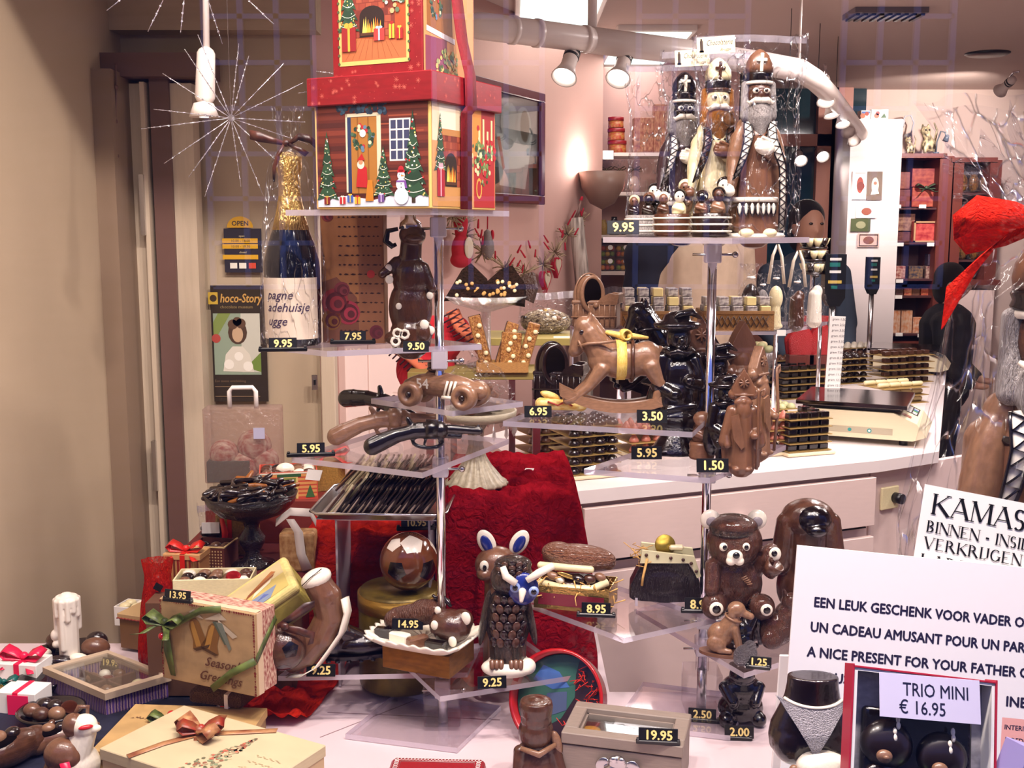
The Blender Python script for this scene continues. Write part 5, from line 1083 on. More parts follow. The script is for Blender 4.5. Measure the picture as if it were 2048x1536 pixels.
smallbishop('milk chocolate bishop in front, crosier in hand, by the 1.50 tag', 1482,938, Z, MILK, .86,-6)
smallbishop('milk chocolate bishop just behind the front bishop, seen from its side', 1510,918, Z, CARAM, .92,50, Y2 + .03).location.z = Z
smallbishop('milk chocolate bishop with pointed mitre behind the tall black page', 1396,880, Z, MILK, 1.1,0, Y2 + .10).location.z = Z
smallbishop('smooth milk chocolate bishop with a rounded mitre, furthest back', 1478,880, Z, MILK, 1.02,200, Y2 + .15).location.z = Z
page('black chocolate page partly hidden behind the chrome pole', 1432,890, Z, .72,0, Y2 + .07,1, False).location.z = Z
t = fig('chocolate_child', 'small milk chocolate child in a ribbed barrel beside the pages', 'chocolate figure', 1403,916, Z)
b=MB(); b.lathe([(24,0),(26,6),(24,8),(26,16),(24,18),(26,28),(23,34),(0,34)], seg=24); build('barrel', b, MILK, t); b = MB(True); b.ell((0,0,46),(21,17,22)); b.ell((0,-4,74),(16,15,18)); b.ell((0,0,80),(19,17,15)); b.cap((-16,-10,52),(2,-18,44),7,6); organic('child', b, MILK, t, 1.6,2)
tag('5.95', 1293,918, Z, 'on the bare corner of the page shelf', 17,0, False); tag('1.50', 1425,944, Z, 'under the front milk bishop', 18,0, False)
# ================================================================ low shelves of the bishop stand
Z = Z2D
STRAW = mat('raffia_straw', 'd6a860', .7, vary=.15)
def straw(t, n, box, r=1.3, seed=0, l=40):
 rng = random.Random(seed); b=MB(); (x0, x1),(y0, y1),(z0, z1) = box
 for i in range(n):
  p = V((rng.uniform(x0, x1), rng.uniform(y0, y1), rng.uniform(z0, z1))); d = V((rng.uniform(-1,1), rng.uniform(-.6,.3), rng.uniform(-.6,.5))) * l * rng.uniform(.4,1); e = V((rng.uniform(-1,1), rng.uniform(-1,1), rng.uniform(-1,.3))) * l * .3
  b.tube([p, p + d * .5 + e, p + d], r, 4)
 o = build('straw', b, STRAW, t); o['kind'] = 'stuff'; return o
t = fig('gold_gift_box', 'open gold foil box with straw under the chocolate sandwich purse', 'gift box', 1152,1206, Z, None, -16)
b=MB(); b.usec = False
for c, d in (((0,-46,23),(150,2,46)),((0,46,23),(150,2,46)),((-74,0,23),(2,92,46)),((74,0,23),(2,92,46)),((0,0,2),(150,92,3))): b.box(c, d)
build('box', b, mat('gold_mirror_card', 'cfae62', .18,.9, bump=.15, bscale=10), t)
b=MB(); b.rect(-66,8,66,32,-47.3); build('red_window', b, mat('dark_red_print', '7a2430', .3), t); straw(t, 70,((-80,80),(-52,30),(20,60)),1.3,2,44)
p = thing('chocolate_purse', 'open milk chocolate purse with cream rim, full of chocolates, on the gold box', 'chocolate purse', V(t.location) + V((0,.004,40 * t.scale[0])),-16, None, t.scale[0])
b = MB(True); b.ell((4,6,52),(76,36,26)); b.ell((-38,4,60),(34,30,20)); b.cap((-60,10,46),(62,14,44),12,16); organic('upper_shell', b, mat('rough_milk_chocolate', '7d4f36', .35, coat=.3, bump=.8, bscale=16), p, 2.4,2)
b=MB(); b.cap((-66,-24,38),(36,-30,40),8,7); build('upper_rim', b, IVORY, p); b=MB(); b.tube([(-70,-26,4),(-20,-38,0),(40,-36,2),(66,-14,12)], 8,8); build('lower_rim', b, IVORY, p)
b = MB(True); b.ell((0,0,4),(70,36,14)); build('lower_shell', b, MILKD, p)
for x, y, z, m, r in ((-40,-26,20, CARAM, (14,11,9)),(-12,-32,24, GOLDL, (20,6,4)),(12,-30,20, DARK, (14,10,8)),(34,-28,20, MILKD, (12,10,9)),(-26,-30,14, WHITEC, (10,8,7)),(52,-16,22, CARAM, (12,9,8))): b=MB(); b.ell((x, y, z), r, (10,15,0)); build('praline', b, m, p)
tag('8.95', 1192,1234, Z, 'before the gold box with the open purse', 16,-6, True, -14,78)
t = fig('chocolate_handbag', 'dark chocolate handbag with cream studded clasp and a gold coin on top', 'chocolate handbag', 1328,1192, Z, Y2 + .01,-4)
t.location.z = Z
b = MB(True); b.prism([(-70,14),(-60,8),(0,4),(58,8),(72,18),(68,50),(48,82),(36,96),(-40,92),(-56,66),(-68,40)], -22,22); b.ell((0,0,44),(66,32,36)); BAGM = mat('creased_dark_chocolate', '1d1013', .28, coat=.4, bump=.6, bscale=22, stretch=(3,1,.5)); organic('body', b, BAGM, t, 2.4,4)
b=MB(); b.prism([(-50,86),(-46,112),(56,102),(70,62),(62,58),(48,88)], -25,-18); b.prism([(-50,90),(-46,116),(56,106),(62,80),(48,92)], 16,24); cl = build('clasp', b, mat('cream_clasp', 'd9d3a8', .4), t)
for x, z in ((-38,103),(-16,101),(10,98),(34,95),(50,88),(60,72)): b=MB(); b.ell((x, -26, z),(3.6,2.5,3.6), seg=10, rings=6); build('stud', b, MILKD, cl)
b=MB(); b.lathe([(0,-3),(20,-3),(21,0),(20,3),(0,3)], c=(0,-4,118), seg=24, rot=(70,0,10)); build('gold_coin', b, mat('olive_gold_foil', 'b39a3e', .25,.8, bump=.2), t)
b=MB(); b.box((22,-6,114),(28,16,10),3); build('praline', b, IVORY, t); straw(t, 26,((-64,-20),(-20,6),(84,116)),1.1,5,34)
b=MB(); b.tube([(-36,-26,96),(-44,-30,60),(-46,-30,42)], 2.5,6); build('pull', b, STRAW, t)
for x in (-56,50): b=MB(); b.box((x, -10,7),(5,40,14)); build('acrylic_foot', b, ACRE, t)
# bear
t = fig('chocolate_bear', 'seated milk chocolate teddy bear with white ears and muzzle holding a cup', 'chocolate bear', 1468,1200, Z2D, Y2 - .045)
t.location.z = Z2D
b = MB(True); b.ell((0,0,62),(56,40,60)); b.ell((-4,-6,148),(56,46,50)); b.ell((-8,-10,184),(48,40,20)); b.cap((-46,-16,100),(-52,-36,60),18,15); b.cap((44,-10,96),(58,-34,120),17,15); b.ell((64,-30,132),(18,16,20)); b.ell((-46,-34,26),(26,26,27)); b.ell((48,-34,24),(26,26,26)); b.cap((-30,0,18),(30,0,18),20); b.ell((-8,-30,136),(40,26,30)); organic('body', b, FUR, t, 2.4,2)
b = MB(True); b.ell((-8,-6,182),(50,42,22)); b.ell((-10,-14,172),(46,38,14)); organic('fringe', b, FEA, t, 2.4,1)
for s_ in (-1,1):
 b=MB(); b.ell((-6 + s_ * 46,-2,192),(20,11,20)); e = build('ear', b, WHITEC, t); b=MB(); b.ell((-6 + s_ * 45,-11,190),(11,5,10)); build('ear_lining', b, mat('grey_sugar', '8d8389', .4), e)
 b=MB(); b.ell((-12 + s_ * 22,-49,150),(8,5,8.5)); e = build('eye', b, WHITEC, t); b=MB(); b.ell((-11 + s_ * 21,-53,150),(4.5,3,5)); build('pupil', b, BLACKC, e)
b = MB(True); b.ell((-12,-54,132),(16,12,14)); b.ell((-20,-56,124),(10,9,9)); b.ell((-4,-56,124),(10,9,9)); o = organic('muzzle', b, WHITEC, t, 1.5,2)
b=MB(); b.ell((-12,-66,138),(7,5,6.5)); build('nose', b, BLACKC, o)
for x, z, r in ((-46,28,14),(52,26,12)):
 b=MB(); b.ell((x, -58, z),(r, 4, r)); e = build('paw_pad', b, WHITEC, t); b=MB(); b.ell((x, -61, z),(r * .6,3, r * .6)); build('pad_centre', b, BLACKC, e)
b=MB(); b.ell((68,-44,134),(12,4,14)); e = build('paw_pad', b, WHITEC, t); b=MB(); b.ell((66,-47,136),(6,3,6)); build('pad_centre', b, BLACKC, e)
b=MB(); b.lathe([(14,-14),(19,14),(16,14),(11,-8),(0,-8)], c=(60,-56,108), seg=20, rot=(20,30,0)); b.lathe([(0,-14),(14,-14)], c=(60,-56,108), seg=20, rot=(20,30,0)); build('cup', b, MILKD, t)
b = MB()
for k in range(5): b.tube([(4 + k * 3,-42,84 - k * 3),(14 + k * 3,-43,90 - k * 4)], 1.6,5)
build('chest_mark', b, CARAM, t)
tag('8.95', 1400,1226, Z2D, 'under the teddy bear', 17,-4, True, -14,76)
Z = Z2E
t = fig('chocolate_dog', 'sitting milk chocolate dog with collar on an oval base', 'chocolate dog', 1452,1308, Z, None, -16)
def dog(t, m, flip=1):
 b = MB(True); b.ell((-12,0,34),(26,20,26)); b.cap((-6,0,40),(10,0,64),20,17); b.ell((18,0,90),(18,15,16)); b.cap((24,0,86),(46,0,78),10,7); b.ell((10,-12,84),(7,4,14)); b.ell((10,12,84),(7,4,14))
 for y in (-10,10): b.cap((16, y, 52),(26, y, 10),8,6); b.cap((26, y, 8),(38, y, 7),6,5); b.ell((-18, y * 1.5,20),(20,10,17)); b.cap((-12, y * 1.7,8),(8, y * 1.7,7),7,6)
 organic('body', b, m, t, 1.7,2); b=MB(); b.tube([(12 + 17 * cos(a) * .9,16 * sin(a),72 - 6 * cos(a)) for a in [k * pi / 8 for k in range(16)]], 2.4,6, closed=True); build('collar', b, m, t)
dog(t, CARAM); b=MB(); b.slab([(54 * cos(R(a)),26 * sin(R(a))) for a in range(0,360,15)], 0,6); build('base', b, MILK, t)
for z_ in (0,):
 for o in t.children: o.location.z += 5 if o.name.startswith(('body', 'collar')) else 0
t = fig('chocolate_cat', 'small dark chocolate animal sitting behind the milk chocolate dog', 'chocolate figure', 1494,1294, Z, None, 30); dog(t, BLACKC)
t = fig('chocolate_cat', 'sitting milk chocolate cat half hidden by the white sign', 'chocolate cat', 1552,1290, Z, None, 10)
b = MB(True); b.ell((-2,0,34),(38,30,36)); b.ell((16,-4,60),(24,22,30)); b.ell((26,-8,92),(21,18,18)); b.cap((14,-6,104),(10,-6,116),7,3); b.cap((38,-8,104),(42,-8,116),7,3); b.ell((-16,-20,20),(24,14,20)); b.cap((30,-22,48),(32,-28,8),9,8); organic('body', b, FUR, t, 2,2)
t = fig('chocolate_spaniel', 'tall dark-headed chocolate dog with hanging ears behind the white sign', 'chocolate figure', 1606,1282, Z, Y2 + .03); t.location.z = Z2D - .03
b = MB(True); b.ell((0,0,60),(58,40,66)); b.cap((0,0,110),(0,0,190),44,40); b.ell((0,0,196),(54,44,40)); b.cap((-44,-6,190),(-54,-10,110),20,22); b.cap((44,-6,190),(54,-10,110),20,22); organic('body', b, MILKD, t, 2.8,3)
b = MB(True); b.ell((4,-24,200),(36,28,28)); b.ell((6,-44,184),(22,18,14)); organic('face', b, BLACKC, t, 2.4,2)
t = fig('silver_rock', 'crumpled silver foil chocolate at the corner of the low shelf', 'chocolate', 1490,1330, Z, None, 20); b = MB(True); b.ell((0,0,22),(26,18,20)); b.ell((10,0,34),(14,12,16)); b.ell((-12,-4,14),(16,14,12)); organic('foil', b, mat('grey_foil', '7d777c', .3,.5, bump=.9, bscale=14), t, 1.8,0)
tag('1.25', 1516,1338, Z, 'against the silver foil chocolate', 14,-14, True, -10,48)
# on the boards below
t = fig('chocolate_gnome', 'squat black chocolate bear on the white boards under the low shelf', 'chocolate figure', 1480,1442,.75)
b = MB(True); b.ell((0,0,30),(46,34,32)); b.ell((0,0,66),(42,32,34)); b.ell((0,-6,98),(26,24,22)); b.ell((-32,-22,14),(16,18,15)); b.ell((32,-22,14),(16,18,15)); b.cap((-34,-8,74),(-22,-30,52),13,11); b.cap((34,-8,74),(22,-30,52),13,11); b.ell((-18,0,116),(9,6,9)); b.ell((18,0,116),(9,6,9)); organic('body', b, BLACKC, t, 2.4,2)
tag('2.50', 1404,1444,.75, 'at the foot of the bishop stand', 15,-10, True, -14,72); tag('2.00', 1478,1480,.75, 'on the boards before the black bear', 16,-4, True, -14,52)
# limed wooden box with glazed lid
zt = .835; c0, c1, c2 = on(1122,1464, zt), on(1366,1494, zt), on(1184,1406, zt); w = (c1 - c0).length; dpt = (c2 - c0).length; rz = math.degrees(atan2((c1 - c0).y, (c1 - c0).x)); ex = (c1 - c0).normalized(); ey = V((-ex.y, ex.x, 0)); ctr = (c0 + ex * w / 2 + ey * dpt / 2); ctr.z = .75
t = thing('wooden_box', 'limed wooden box with a glazed lid and a little angel on its front', 'box', ctr, rz); h = zt - .75
b=MB(); b.box((0,0, h * .38),(w - .004, dpt - .004, h * .76),.001); build('body', b, WOODL, t)
b=MB(); f = .022
for c, d in (((0,-dpt / 2 + f / 2,0),(w, f, .018)),((0, dpt / 2 - f / 2,0),(w, f, .018)),((-w / 2 + f / 2,0,0),(f, dpt - 2 * f, .018)),((w / 2 - f / 2,0,0),(f, dpt - 2 * f, .018))): b.box((c[0], c[1], h - .009), d, .0015)
fi = .006
for c, d in (((0,-dpt / 2 + f, 0),(w - 2 * f, fi, .01)),((0, dpt / 2 - f, 0),(w - 2 * f, fi, .01)),((-w / 2 + f, 0,0),(fi, dpt - 2 * f, .01)),((w / 2 - f, 0,0),(fi, dpt - 2 * f, .01))): b.box((c[0], c[1], h - .014), d)
ld = build('lid_frame', b, WOODL, t)
b=MB(); b.usec = True; ww, dd = w / 2 - f, dpt / 2 - f
b.pose((0,0, h - .017))
def fl(pts, z): b.add([(x, y, z) for x, y in pts], [list(range(len(pts)))], False)
b.col('d9d6da'); fl([(-ww, -dd),(ww, -dd),(ww, dd),(-ww, dd)], 0); b.col('2c2824'); fl([(-ww, -dd),(-ww * .45,-dd),(-ww * .35, dd),(-ww, dd)], .0003); b.col('b98a2e'); fl([(-ww * .8 + .016 * cos(R(a)),-dd * .2 + .016 * sin(R(a))) for a in range(0,360,20)], .0006)
b.col('f2f1f4'); fl([(-ww * .3,-dd),(ww * .2,-dd),(ww * .3, dd * .3),(-ww * .2, dd * .6)], .0005); b.col('4a4a52'); b.usec = True
for k in range(9):
 x = -ww * .2 + k * ww * .14; b.tube([(x + .011 * cos(a) * (1 - a / 9), dd * .45 - k * dd * .1 + .011 * sin(a) * (1 - a / 9),.001) for a in [q * .6 for q in range(14)]], .0007,4)
build('printed_lining', b, P_GLOSS, t)
b=MB(); b.box((0,0, h - .011),(w - 2 * f, dpt - 2 * f, .0016)); build('pane', b, GLASS, ld)
b = MB(True); ax = -w * .02; S = .00078
b.pose((ax, -dpt / 2 - .003, h * .40),(0,0,0), S); b.ell((0,-6,20),(18,9,17)); b.ell((-2,-8,6),(24,9,12)); b.ell((-30,-2,12),(14,4,17),(0,30,0)); b.ell((30,-2,12),(14,4,17),(0,-30,0)); b.ell((8,-10,30),(8,6,6)); b.ell((-8,-10,30),(8,6,6)); o = organic('angel', b, STEEL, t, .0014,1)
tag('19.95', 1316,1488, zt, 'on the glazed wooden box', 18,-6, True, -14,88)
# round red tin leaning behind
pc = at(1112,1408,1.735); t = thing('round_tin', 'open round red tin leaning back, painted green and blue inside, red paper shreds', 'tin', V((pc.x, pc.y, .752)))
rad_ = .080
T = M4.Translation((0,0, rad_ * .80 + .008)) @ Euler((R(64), R(0), R(-22)), 'XYZ').to_matrix().to_4x4()
b=MB(); b.T = T; b.lathe([(0,-.03),(rad_, -.03),(rad_, .0),(rad_ + .002,.004),(rad_ - .004,.004),(rad_ - .004,-.024),(0,-.024)], seg=48); build('tin', b, mat('red_enamel_tin', 'b0161a', .25, coat=.4), t)
b=MB(); b.T = T; b.usec = True; q = rad_ * .93
def dk(pts, z): b.add([(x * q, y * q, z) for x, y in pts], [list(range(len(pts)))], False)
b.col('2a1512'); dk([(cos(R(a)), sin(R(a))) for a in range(0,360,12)], -.020); b.col('2f5a4a'); dk([(cos(R(a)), sin(R(a))) for a in range(70,250,12)] + [(.1,-.4),(.35,.1),(.3,.6)], -.0195)
b.col('3d5f9a'); dk([(-.5,.7),(-.1,.6),(.2,.3),(-.2,.2),(-.7,.35)], -.019); b.col('44506e'); dk([(-.3,.1),(.15,.2),(.2,-.2),(-.1,-.35),(-.4,-.2)], -.0188); b.col('1a1a22'); dk([(-.9,-.1),(-.3,-.1),(-.2,-.7),(-.7,-.7)], -.0186)
build('picture', b, P_GLOSS, t, 'green and blue landscape print')
rng = random.Random(6); b=MB(); b.T = T
for i in range(60):
 a = rng.uniform(-1.2,1.1); r = rng.uniform(.55,.98) * q; p = V((r * cos(a), r * sin(a),-.014)); b.tube([p, p + V((rng.uniform(-1,1), rng.uniform(-1,1), rng.uniform(0,.8))) * .008, p + V((rng.uniform(-1,1), rng.uniform(-1,1), rng.uniform(0,.8))) * .016], .0007,4)
o = build('paper_shreds', b, mat('red_paper', 'd0281c', .7), t); o['kind'] = 'stuff'
# brown barrel-headed figure, bottom edge
zb_ = .75; Yb = 1.60; hgt = (at(1072,1398, Yb).z - zb_); t = thing('chocolate_bear', 'milk chocolate bear with a flat-topped cap, beside the wooden box', 'chocolate bear', V((at(1072,1500, Yb).x, Yb, zb_)),8, None, mpp(at(1072,1450, Yb))); H = hgt / t.scale[0]
b = MB(True); b.cap((0,0, H - 36),(0,0, H - 28),33,31); b.lathe([(0, H - 34),(32, H - 30),(34, H - 14),(31, H - 2),(0, H)], seg=28); b.ell((0,2, H - 70),(36,34,40)); b.ell((0,4, H - 150),(44,40,70)); b.cap((-34,-8, H - 105),(-40,-20, H - 150),14,12); b.cap((34,-8, H - 100),(46,-24, H - 140),15,12); b.ell((0,0,30),(46,40,34)); organic('body', b, MILKD, t, 2.4,2)
b=MB(); b.tube([(-34,-20, H - 92),(0,-36, H - 100),(36,-22, H - 88)], [5,7,5], 8); b.ell((40,-14, H - 88),(10,10,26),(0,-16,0)); build('scarf', b, CARAM, t); b=MB(); b.tube([(6,-28, H - 6),(-2,0, H + 1),(-10,24, H - 4)], 1,6); build('cap_seam', b, BLACKC, t)
# lace-edged red tin at the bottom edge
zl_ = .775; p = on(870,1545, zl_); t = thing('red_tin', 'red tin lid with a white lace border, cut by the bottom edge', 'tin', V((p.x, p.y - .0,.7505)),-3)
b=MB(); b.box((0,0,(zl_ - .75) / 2),(.150,.105, zl_ - .752),.010, seg=3); build('lid', b, mat('dark_red_tin', '8f1a22', .3, coat=.3), t)
b=MB(); b.usec = True; b.col('e4d5cf')
for k in range(26): x = -.066 + k * .0053; b.tube([(x + .0026 * cos(a),.041 + .0036 * sin(a), zl_ - .7505) for a in [q * 1.05 for q in range(6)]], .0005,4, closed=True); b.tube([(x + .0026 * cos(a),-.041 + .0036 * sin(a), zl_ - .7505) for a in [q * 1.05 for q in range(6)]], .0005,4, closed=True)
for k in range(15): y = -.037 + k * .0053; [b.tube([(s_ * .064 + .0036 * cos(a), y + .0026 * sin(a), zl_ - .7505) for a in [q * 1.05 for q in range(6)]], .0005,4, closed=True) for s_ in (-1,1)]
b.col('d8c0b8'); b.tube([(-.058,.034, zl_ - .7505),(.058,.034, zl_ - .7505),(.058,-.034, zl_ - .7505),(-.058,-.034, zl_ - .7505)], .0006,4, closed=True); build('lace_print', b, P_GLOSS, t)

# ================================================================ signs and gifts at the right
YS = 1.25; ks = mpp(at(1750,1250, YS)); rol = 5.6
o_ = at(1595,1090, YS); t = thing('sign_board', 'large white sign board printed in capitals about a nice present for your father', 'sign', o_)
def uv(px, py): dx, dz = px - 1595,-(py - 1090); return dx * cos(R(rol)) - dz * sin(R(rol)), dx * sin(R(rol)) + dz * cos(R(rol))
SGN = Euler((R(-13),0,0)).to_matrix().to_4x4() @ Euler((0, R(rol),0)).to_matrix().to_4x4() @ M4.Scale(ks, 4)
b=MB(); b.T = SGN; b.box((330,3,-245),(660,6,490),.5); build('board', b, mat('glossy_white_board', 'f7f3f4', .3), t)
b=MB(); b.pose((0,0,0),(0,0,0), ks); b.T = SGN; b.usec = True; b.c = col('1f1a3c')
for s_, x, y, wd, hh in (('EEN LEUK GESCHENK VOOR VADER OF MOEDER', 1624,1200,528,19),('UN CADEAU AMUSANT POUR UN PARENT', 1616,1248,468,19),('A NICE PRESENT FOR YOUR FATHER OR MOTHER', 1609,1296,560,19),('EIN LUSTIGES GESCH', 1603,1342,236,19)):
 u, v = uv(x, y + 6); b.text(s_, u, v - 4, hh, -.4,.03,0, 'fit', wd)
u, v = uv(1998,1402); b.text('INEN', u - 4, v, 19,-.4,.032)
for k, s_ in enumerate(('INTERIEUR', 'MOEDER OF', 'MAMAN OU')): u, v = uv(1990,1446 + k * 24); b.text(s_, u, v, 9,-.4,.02)
build('lettering', b, mat('navy_print', '1f1a3c', .5), t)
b=MB(); b.pose((0,0,0),(0,0,0), ks); b.T = SGN; u, v = uv(2010,1500); b.rect(u - 30, v - 60, u + 140, v + 74,-.2); build('pink_panel', b, mat('pink_print', 'f2b0a8', .5), t)
t = thing('white_support', 'white upright strip propping the big sign from behind', 'support', V((at(1556,1536,1.26).x, 1.26,.75))); zz = at(1556,1310,1.26).z - .75; b=MB(); b.box((.006,0, zz / 2),(.030,.004, zz),.001,(0,2,0)); build('strip', b, WHITE, t); b=MB(); b.box((.004,.02,.004),(.05,.06,.008),.001); build('foot', b, WHITE, t)
# serif sheet
def serif(b, txt, x, z, h, y, gap=.12):
 D = {'K': [((.12,0),(.12,1),1),((.14,.42),(.78,1),0),((.3,.56),(.85,0),1)], 'A': [((.05,0),(.45,1),0),((.45,1),(.86,0),1),((.2,.34),(.7,.34),0)], 'M': [((.1,0),(.14,1),0),((.14,1),(.55,.05),1),((.55,.05),(.96,1),0),((.98,1),(.98,0),1)], 'S': 'arc', 'B': [((.12,0),(.12,1),1)], 'I': [((.12,0),(.12,1),1)], 'N': [((.1,0),(.1,1),0),((.1,1),(.82,.02),1),((.84,0),(.84,1),0)], 'E': [((.12,0),(.12,1),1),((.12,.97),(.66,.97),0),((.12,.5),(.5,.5),0),((.12,.03),(.7,.03),0)], 'V': [((.04,1),(.44,0),1),((.44,0),(.82,1),0)], 'R': [((.12,0),(.12,1),1),((.4,.5),(.84,0),1)], 'J': [((.34,.2),(.34,1),1),((.34,.2),(.05,.0),0)], 'G': 'g', 'L': [((.12,0),(.12,1),1),((.12,.03),(.7,.03),0),((.7,.03),(.7,.25),0)], 'D': [((.12,0),(.12,1),1)], 'H': [((.12,0),(.12,1),1),((.78,0),(.78,1),1),((.12,.5),(.78,.5),0)], '-': [((.1,.4),(.4,.4),1)], ' ': [], 'U': [((.12,.25),(.12,1),1),((.8,.25),(.8,1),0)], 'T': [((.4,0),(.4,1),1),((.02,.97),(.8,.97),0)]}
 W = {'M': 1.1, 'I': .25, ' ': .35, '-': .5, 'K': .88, 'J': .45, 'E': .74, 'L': .74, 'S': .66, 'B': .74}
 def bar(p, q, w):
  p, q = V((x + p[0] * h, z + p[1] * h)), V((x + q[0] * h, z + q[1] * h)); d = (q - p).normalized(); n = V((-d.y, d.x)) * w * h / 2; b.flat([tuple(p - n), tuple(q - n), tuple(q + n), tuple(p + n)], y)
 def arc(cx, cz, rx, rz_, a0, a1, w0=.15, w1=.05):
  N = 12; pi_ = []; po = []
  for i in range(N + 1):
   a = R(a0 + (a1 - a0) * i / N); k = abs(cos(a)); w = (w1 + (w0 - w1) * k) / 2; pi_.append((x + (cx + (rx - w) * cos(a)) * h, z + (cz + (rz_ - w) * sin(a)) * h)); po.append((x + (cx + (rx + w) * cos(a)) * h, z + (cz + (rz_ + w) * sin(a)) * h))
  for i in range(N): b.flat([pi_[i], po[i], po[i + 1], pi_[i + 1]], y)
 for ch in txt:
  L = D.get(ch, [])
  if L == 'arc': arc(.3,.74,.2,.24,40,270); arc(.3,.26,.22,.24,-140,90)
  elif L == 'g': arc(.45,.5,.38,.48,45,330); bar((.8,.1),(.8,.42),.13); bar((.6,.42),(.95,.42),.04)
  else:
   for p, q, k in L:
    bar(p, q, .15 if k else .05)
    for e in (p, q):
     if e[1] in (0,1): bar((e[0] - .13,.02 if e[1] == 0 else .98),(e[0] + .13,.02 if e[1] == 0 else .98),.045)
  if ch == 'B': arc(.2,.75,.32,.23,-90,90); arc(.2,.26,.38,.24,-90,90)
  if ch == 'R': arc(.2,.74,.36,.24,-90,90)
  if ch == 'D': arc(.2,.5,.56,.48,-90,90)
  if ch == 'U': arc(.46,.25,.34,.23,180,360)
  x += (W.get(ch, .9) + gap) * h
YK = 1.275; kk = mpp(at(1930,1050, YK)); t = thing('paper_notice', 'white paper notice in serif capitals stuck to the wrapped bishop', 'notice', at(1850,968, YK))
b=MB(); b.pose((0,0,0),(-13,11,0), kk); b.add([], [], False)
b.grid(lambda u, v: V((372 * u, 0,-170 + 170 * v)),10,4, False); o = build('sheet', b, mat('notice_paper', 'f4f1ea', .6), t); o.modifiers.new('s', 'SOLIDIFY').thickness = .0004
b=MB(); b.pose((0,0,0),(-13,11,0), kk); serif(b, 'KAMASUTRA', 20,-56,41,-1.2,.07); serif(b, 'BINNEN - INSIDE', 16,-92,22.5,-1.2,.07); serif(b, 'VERKRIJGEN', 16,-125,23,-1.2,.12); serif(b, 'LADIES SHE', 14,-162,26,-1.2,.16); build('lettering', b, BLACK, t)
# boxed moulded domes with label
YB = 1.06; kb = mpp(at(1850,1440, YB)); t = thing('gift_box', 'red-edged box of two domed dark chocolates with a lilac price label', 'gift box', at(1710,1328, YB)); r2 = 7
P0 = dict(loc=(0,0,0), rot=(-21, r2,0), sc=kb)
b=MB(); b.pose(**P0)
for c, d in (((142,24,-4),(290,48,4)),((-2,24,-130),(4,48,262)),((286,24,-130),(4,48,262))): b.box(c, d, .5)
build('rim', b, mat('pink_red_card', 'b3203a', .4), t)
b=MB(); b.pose(**P0)
for c, d in (((142,25,-9),(280,46,5)),((4,25,-130),(6,46,250)),((280,25,-130),(6,46,250))): b.box(c, d)
build('white_edge', b, PAPER, t); b=MB(); b.pose(**P0); b.box((142,47,-130),(280,3,250)); build('back', b, mat('silver_grey_card', 'b5b0b4', .4, vary=.15), t)
b=MB(); b.pose(**P0); b.box((140,34,-190),(222,24,226),11, seg=4); build('tray', b, BLACKC, t)
for x, z in ((78,-146),(188,-158)):
 b=MB(); b.pose(**P0); b.ell((x, 26, z),(52,34,48), seg=28, rings=18); d_ = build('dome', b, mat('satin_dark_chocolate', '1c0f0d', .3, coat=.3), t)
 b=MB(); b.pose(**P0); b.ell((x - 14,-4, z - 22),(16,11,13)); b.ell((x - 14,-15, z - 24),(6,5,5)); build('tip', b, CARAM, d_)
 b=MB(); b.pose(**P0)
 for k in range(7): b.ell((x + 14 - k * 4 + 4 * (k % 2),-4 + abs(k - 3) * 3, z + 50 - k * 12),(4.5,4,8), seg=10, rings=6)
 build('lace_strap', b, WHITEC, d_)
for x, z, r_ in ((86,-214,(54,14,30)),(200,-226,(54,14,26))): b=MB(); b.pose(**P0); b.ell((x, 16, z), r_, (0,16,0)); build('leaf', b, DARK, t)
b=MB(); b.pose(**P0); b.ell((134,4,-208),(12,9,12)); build('bud', b, mat('green_sugar', '8fae7a', .4), t)
b=MB(); b.pose(loc=(0,0,0), rot=(-24,5,0), sc=kb); b.box((146,-6,-54),(200,1.2,84),.3); lb = build('price_label', b, mat('lilac_white_label', 'd8d2ec', .5), t)
b=MB(); b.pose(loc=(0,0,0), rot=(-24,5,0), sc=kb); b.text('TRIO MINI', 92,-52,25,-7,.004,0, 'l', 130); b.text('\u20ac 16.95', 84,-86,25,-7,.004,0, 'l', 92); build('lettering', b, mat('navy_label_ink', '17173a', .5), lb)
# chocolate torso
YT = 1.13; t = thing('chocolate_torso', 'dark chocolate hips with white lace briefs, under the sign', 'chocolate torso', V((at(1620,1500, YT).x, YT, at(1620,1508, YT).z)),-6, None, mpp(at(1620,1430, YT)))
b = MB(True); b.lathe([(0,0),(66,0),(80,14),(84,40),(80,66),(66,96),(55,122),(51,146),(50,166),(0,166)], seg=36, sy=.6); b.ell((-38,-16,30),(40,34,44)); b.ell((38,-16,30),(40,34,44))
organic('hips', b, DARK, t, 3,4)
def hip(x, z): r = lerpt([(0,66),(.1,80),(.24,84),(.4,80),(.58,66),(.74,55),(.88,51),(1,50)], z / 166)[0]; return -r * .6 * sqrt(max(.04,1 - (x / r) ** 2)) - 2.5
def lace(u, v):
 z = 112 - 96 * v; x = 74 * (2 * u - 1) * (1 - v) ** 1.25 * (1 - .1 * v) + 0; z = z - 14 * (2 * u - 1) ** 2 * (1 - v) * -1; return V((x, hip(x, z) - (9 if v > .5 else 18 * v), z))
b=MB(); b.grid(lace, 40,20); o = build('lace_briefs', b, mat('sugar_lace', 'd9d2de', .5, bump=1, bscale=50, vary=.4, nscale=60), t); md = o.modifiers.new('s', 'SOLIDIFY'); md.thickness = 2
b=MB(); b.tube([(x, hip(x, 118 + .0022 * x * x) - 1,114 + .0022 * x * x) for x in range(-56,57,8)], 3.5,6); build('waistband', b, WHITEC, t)
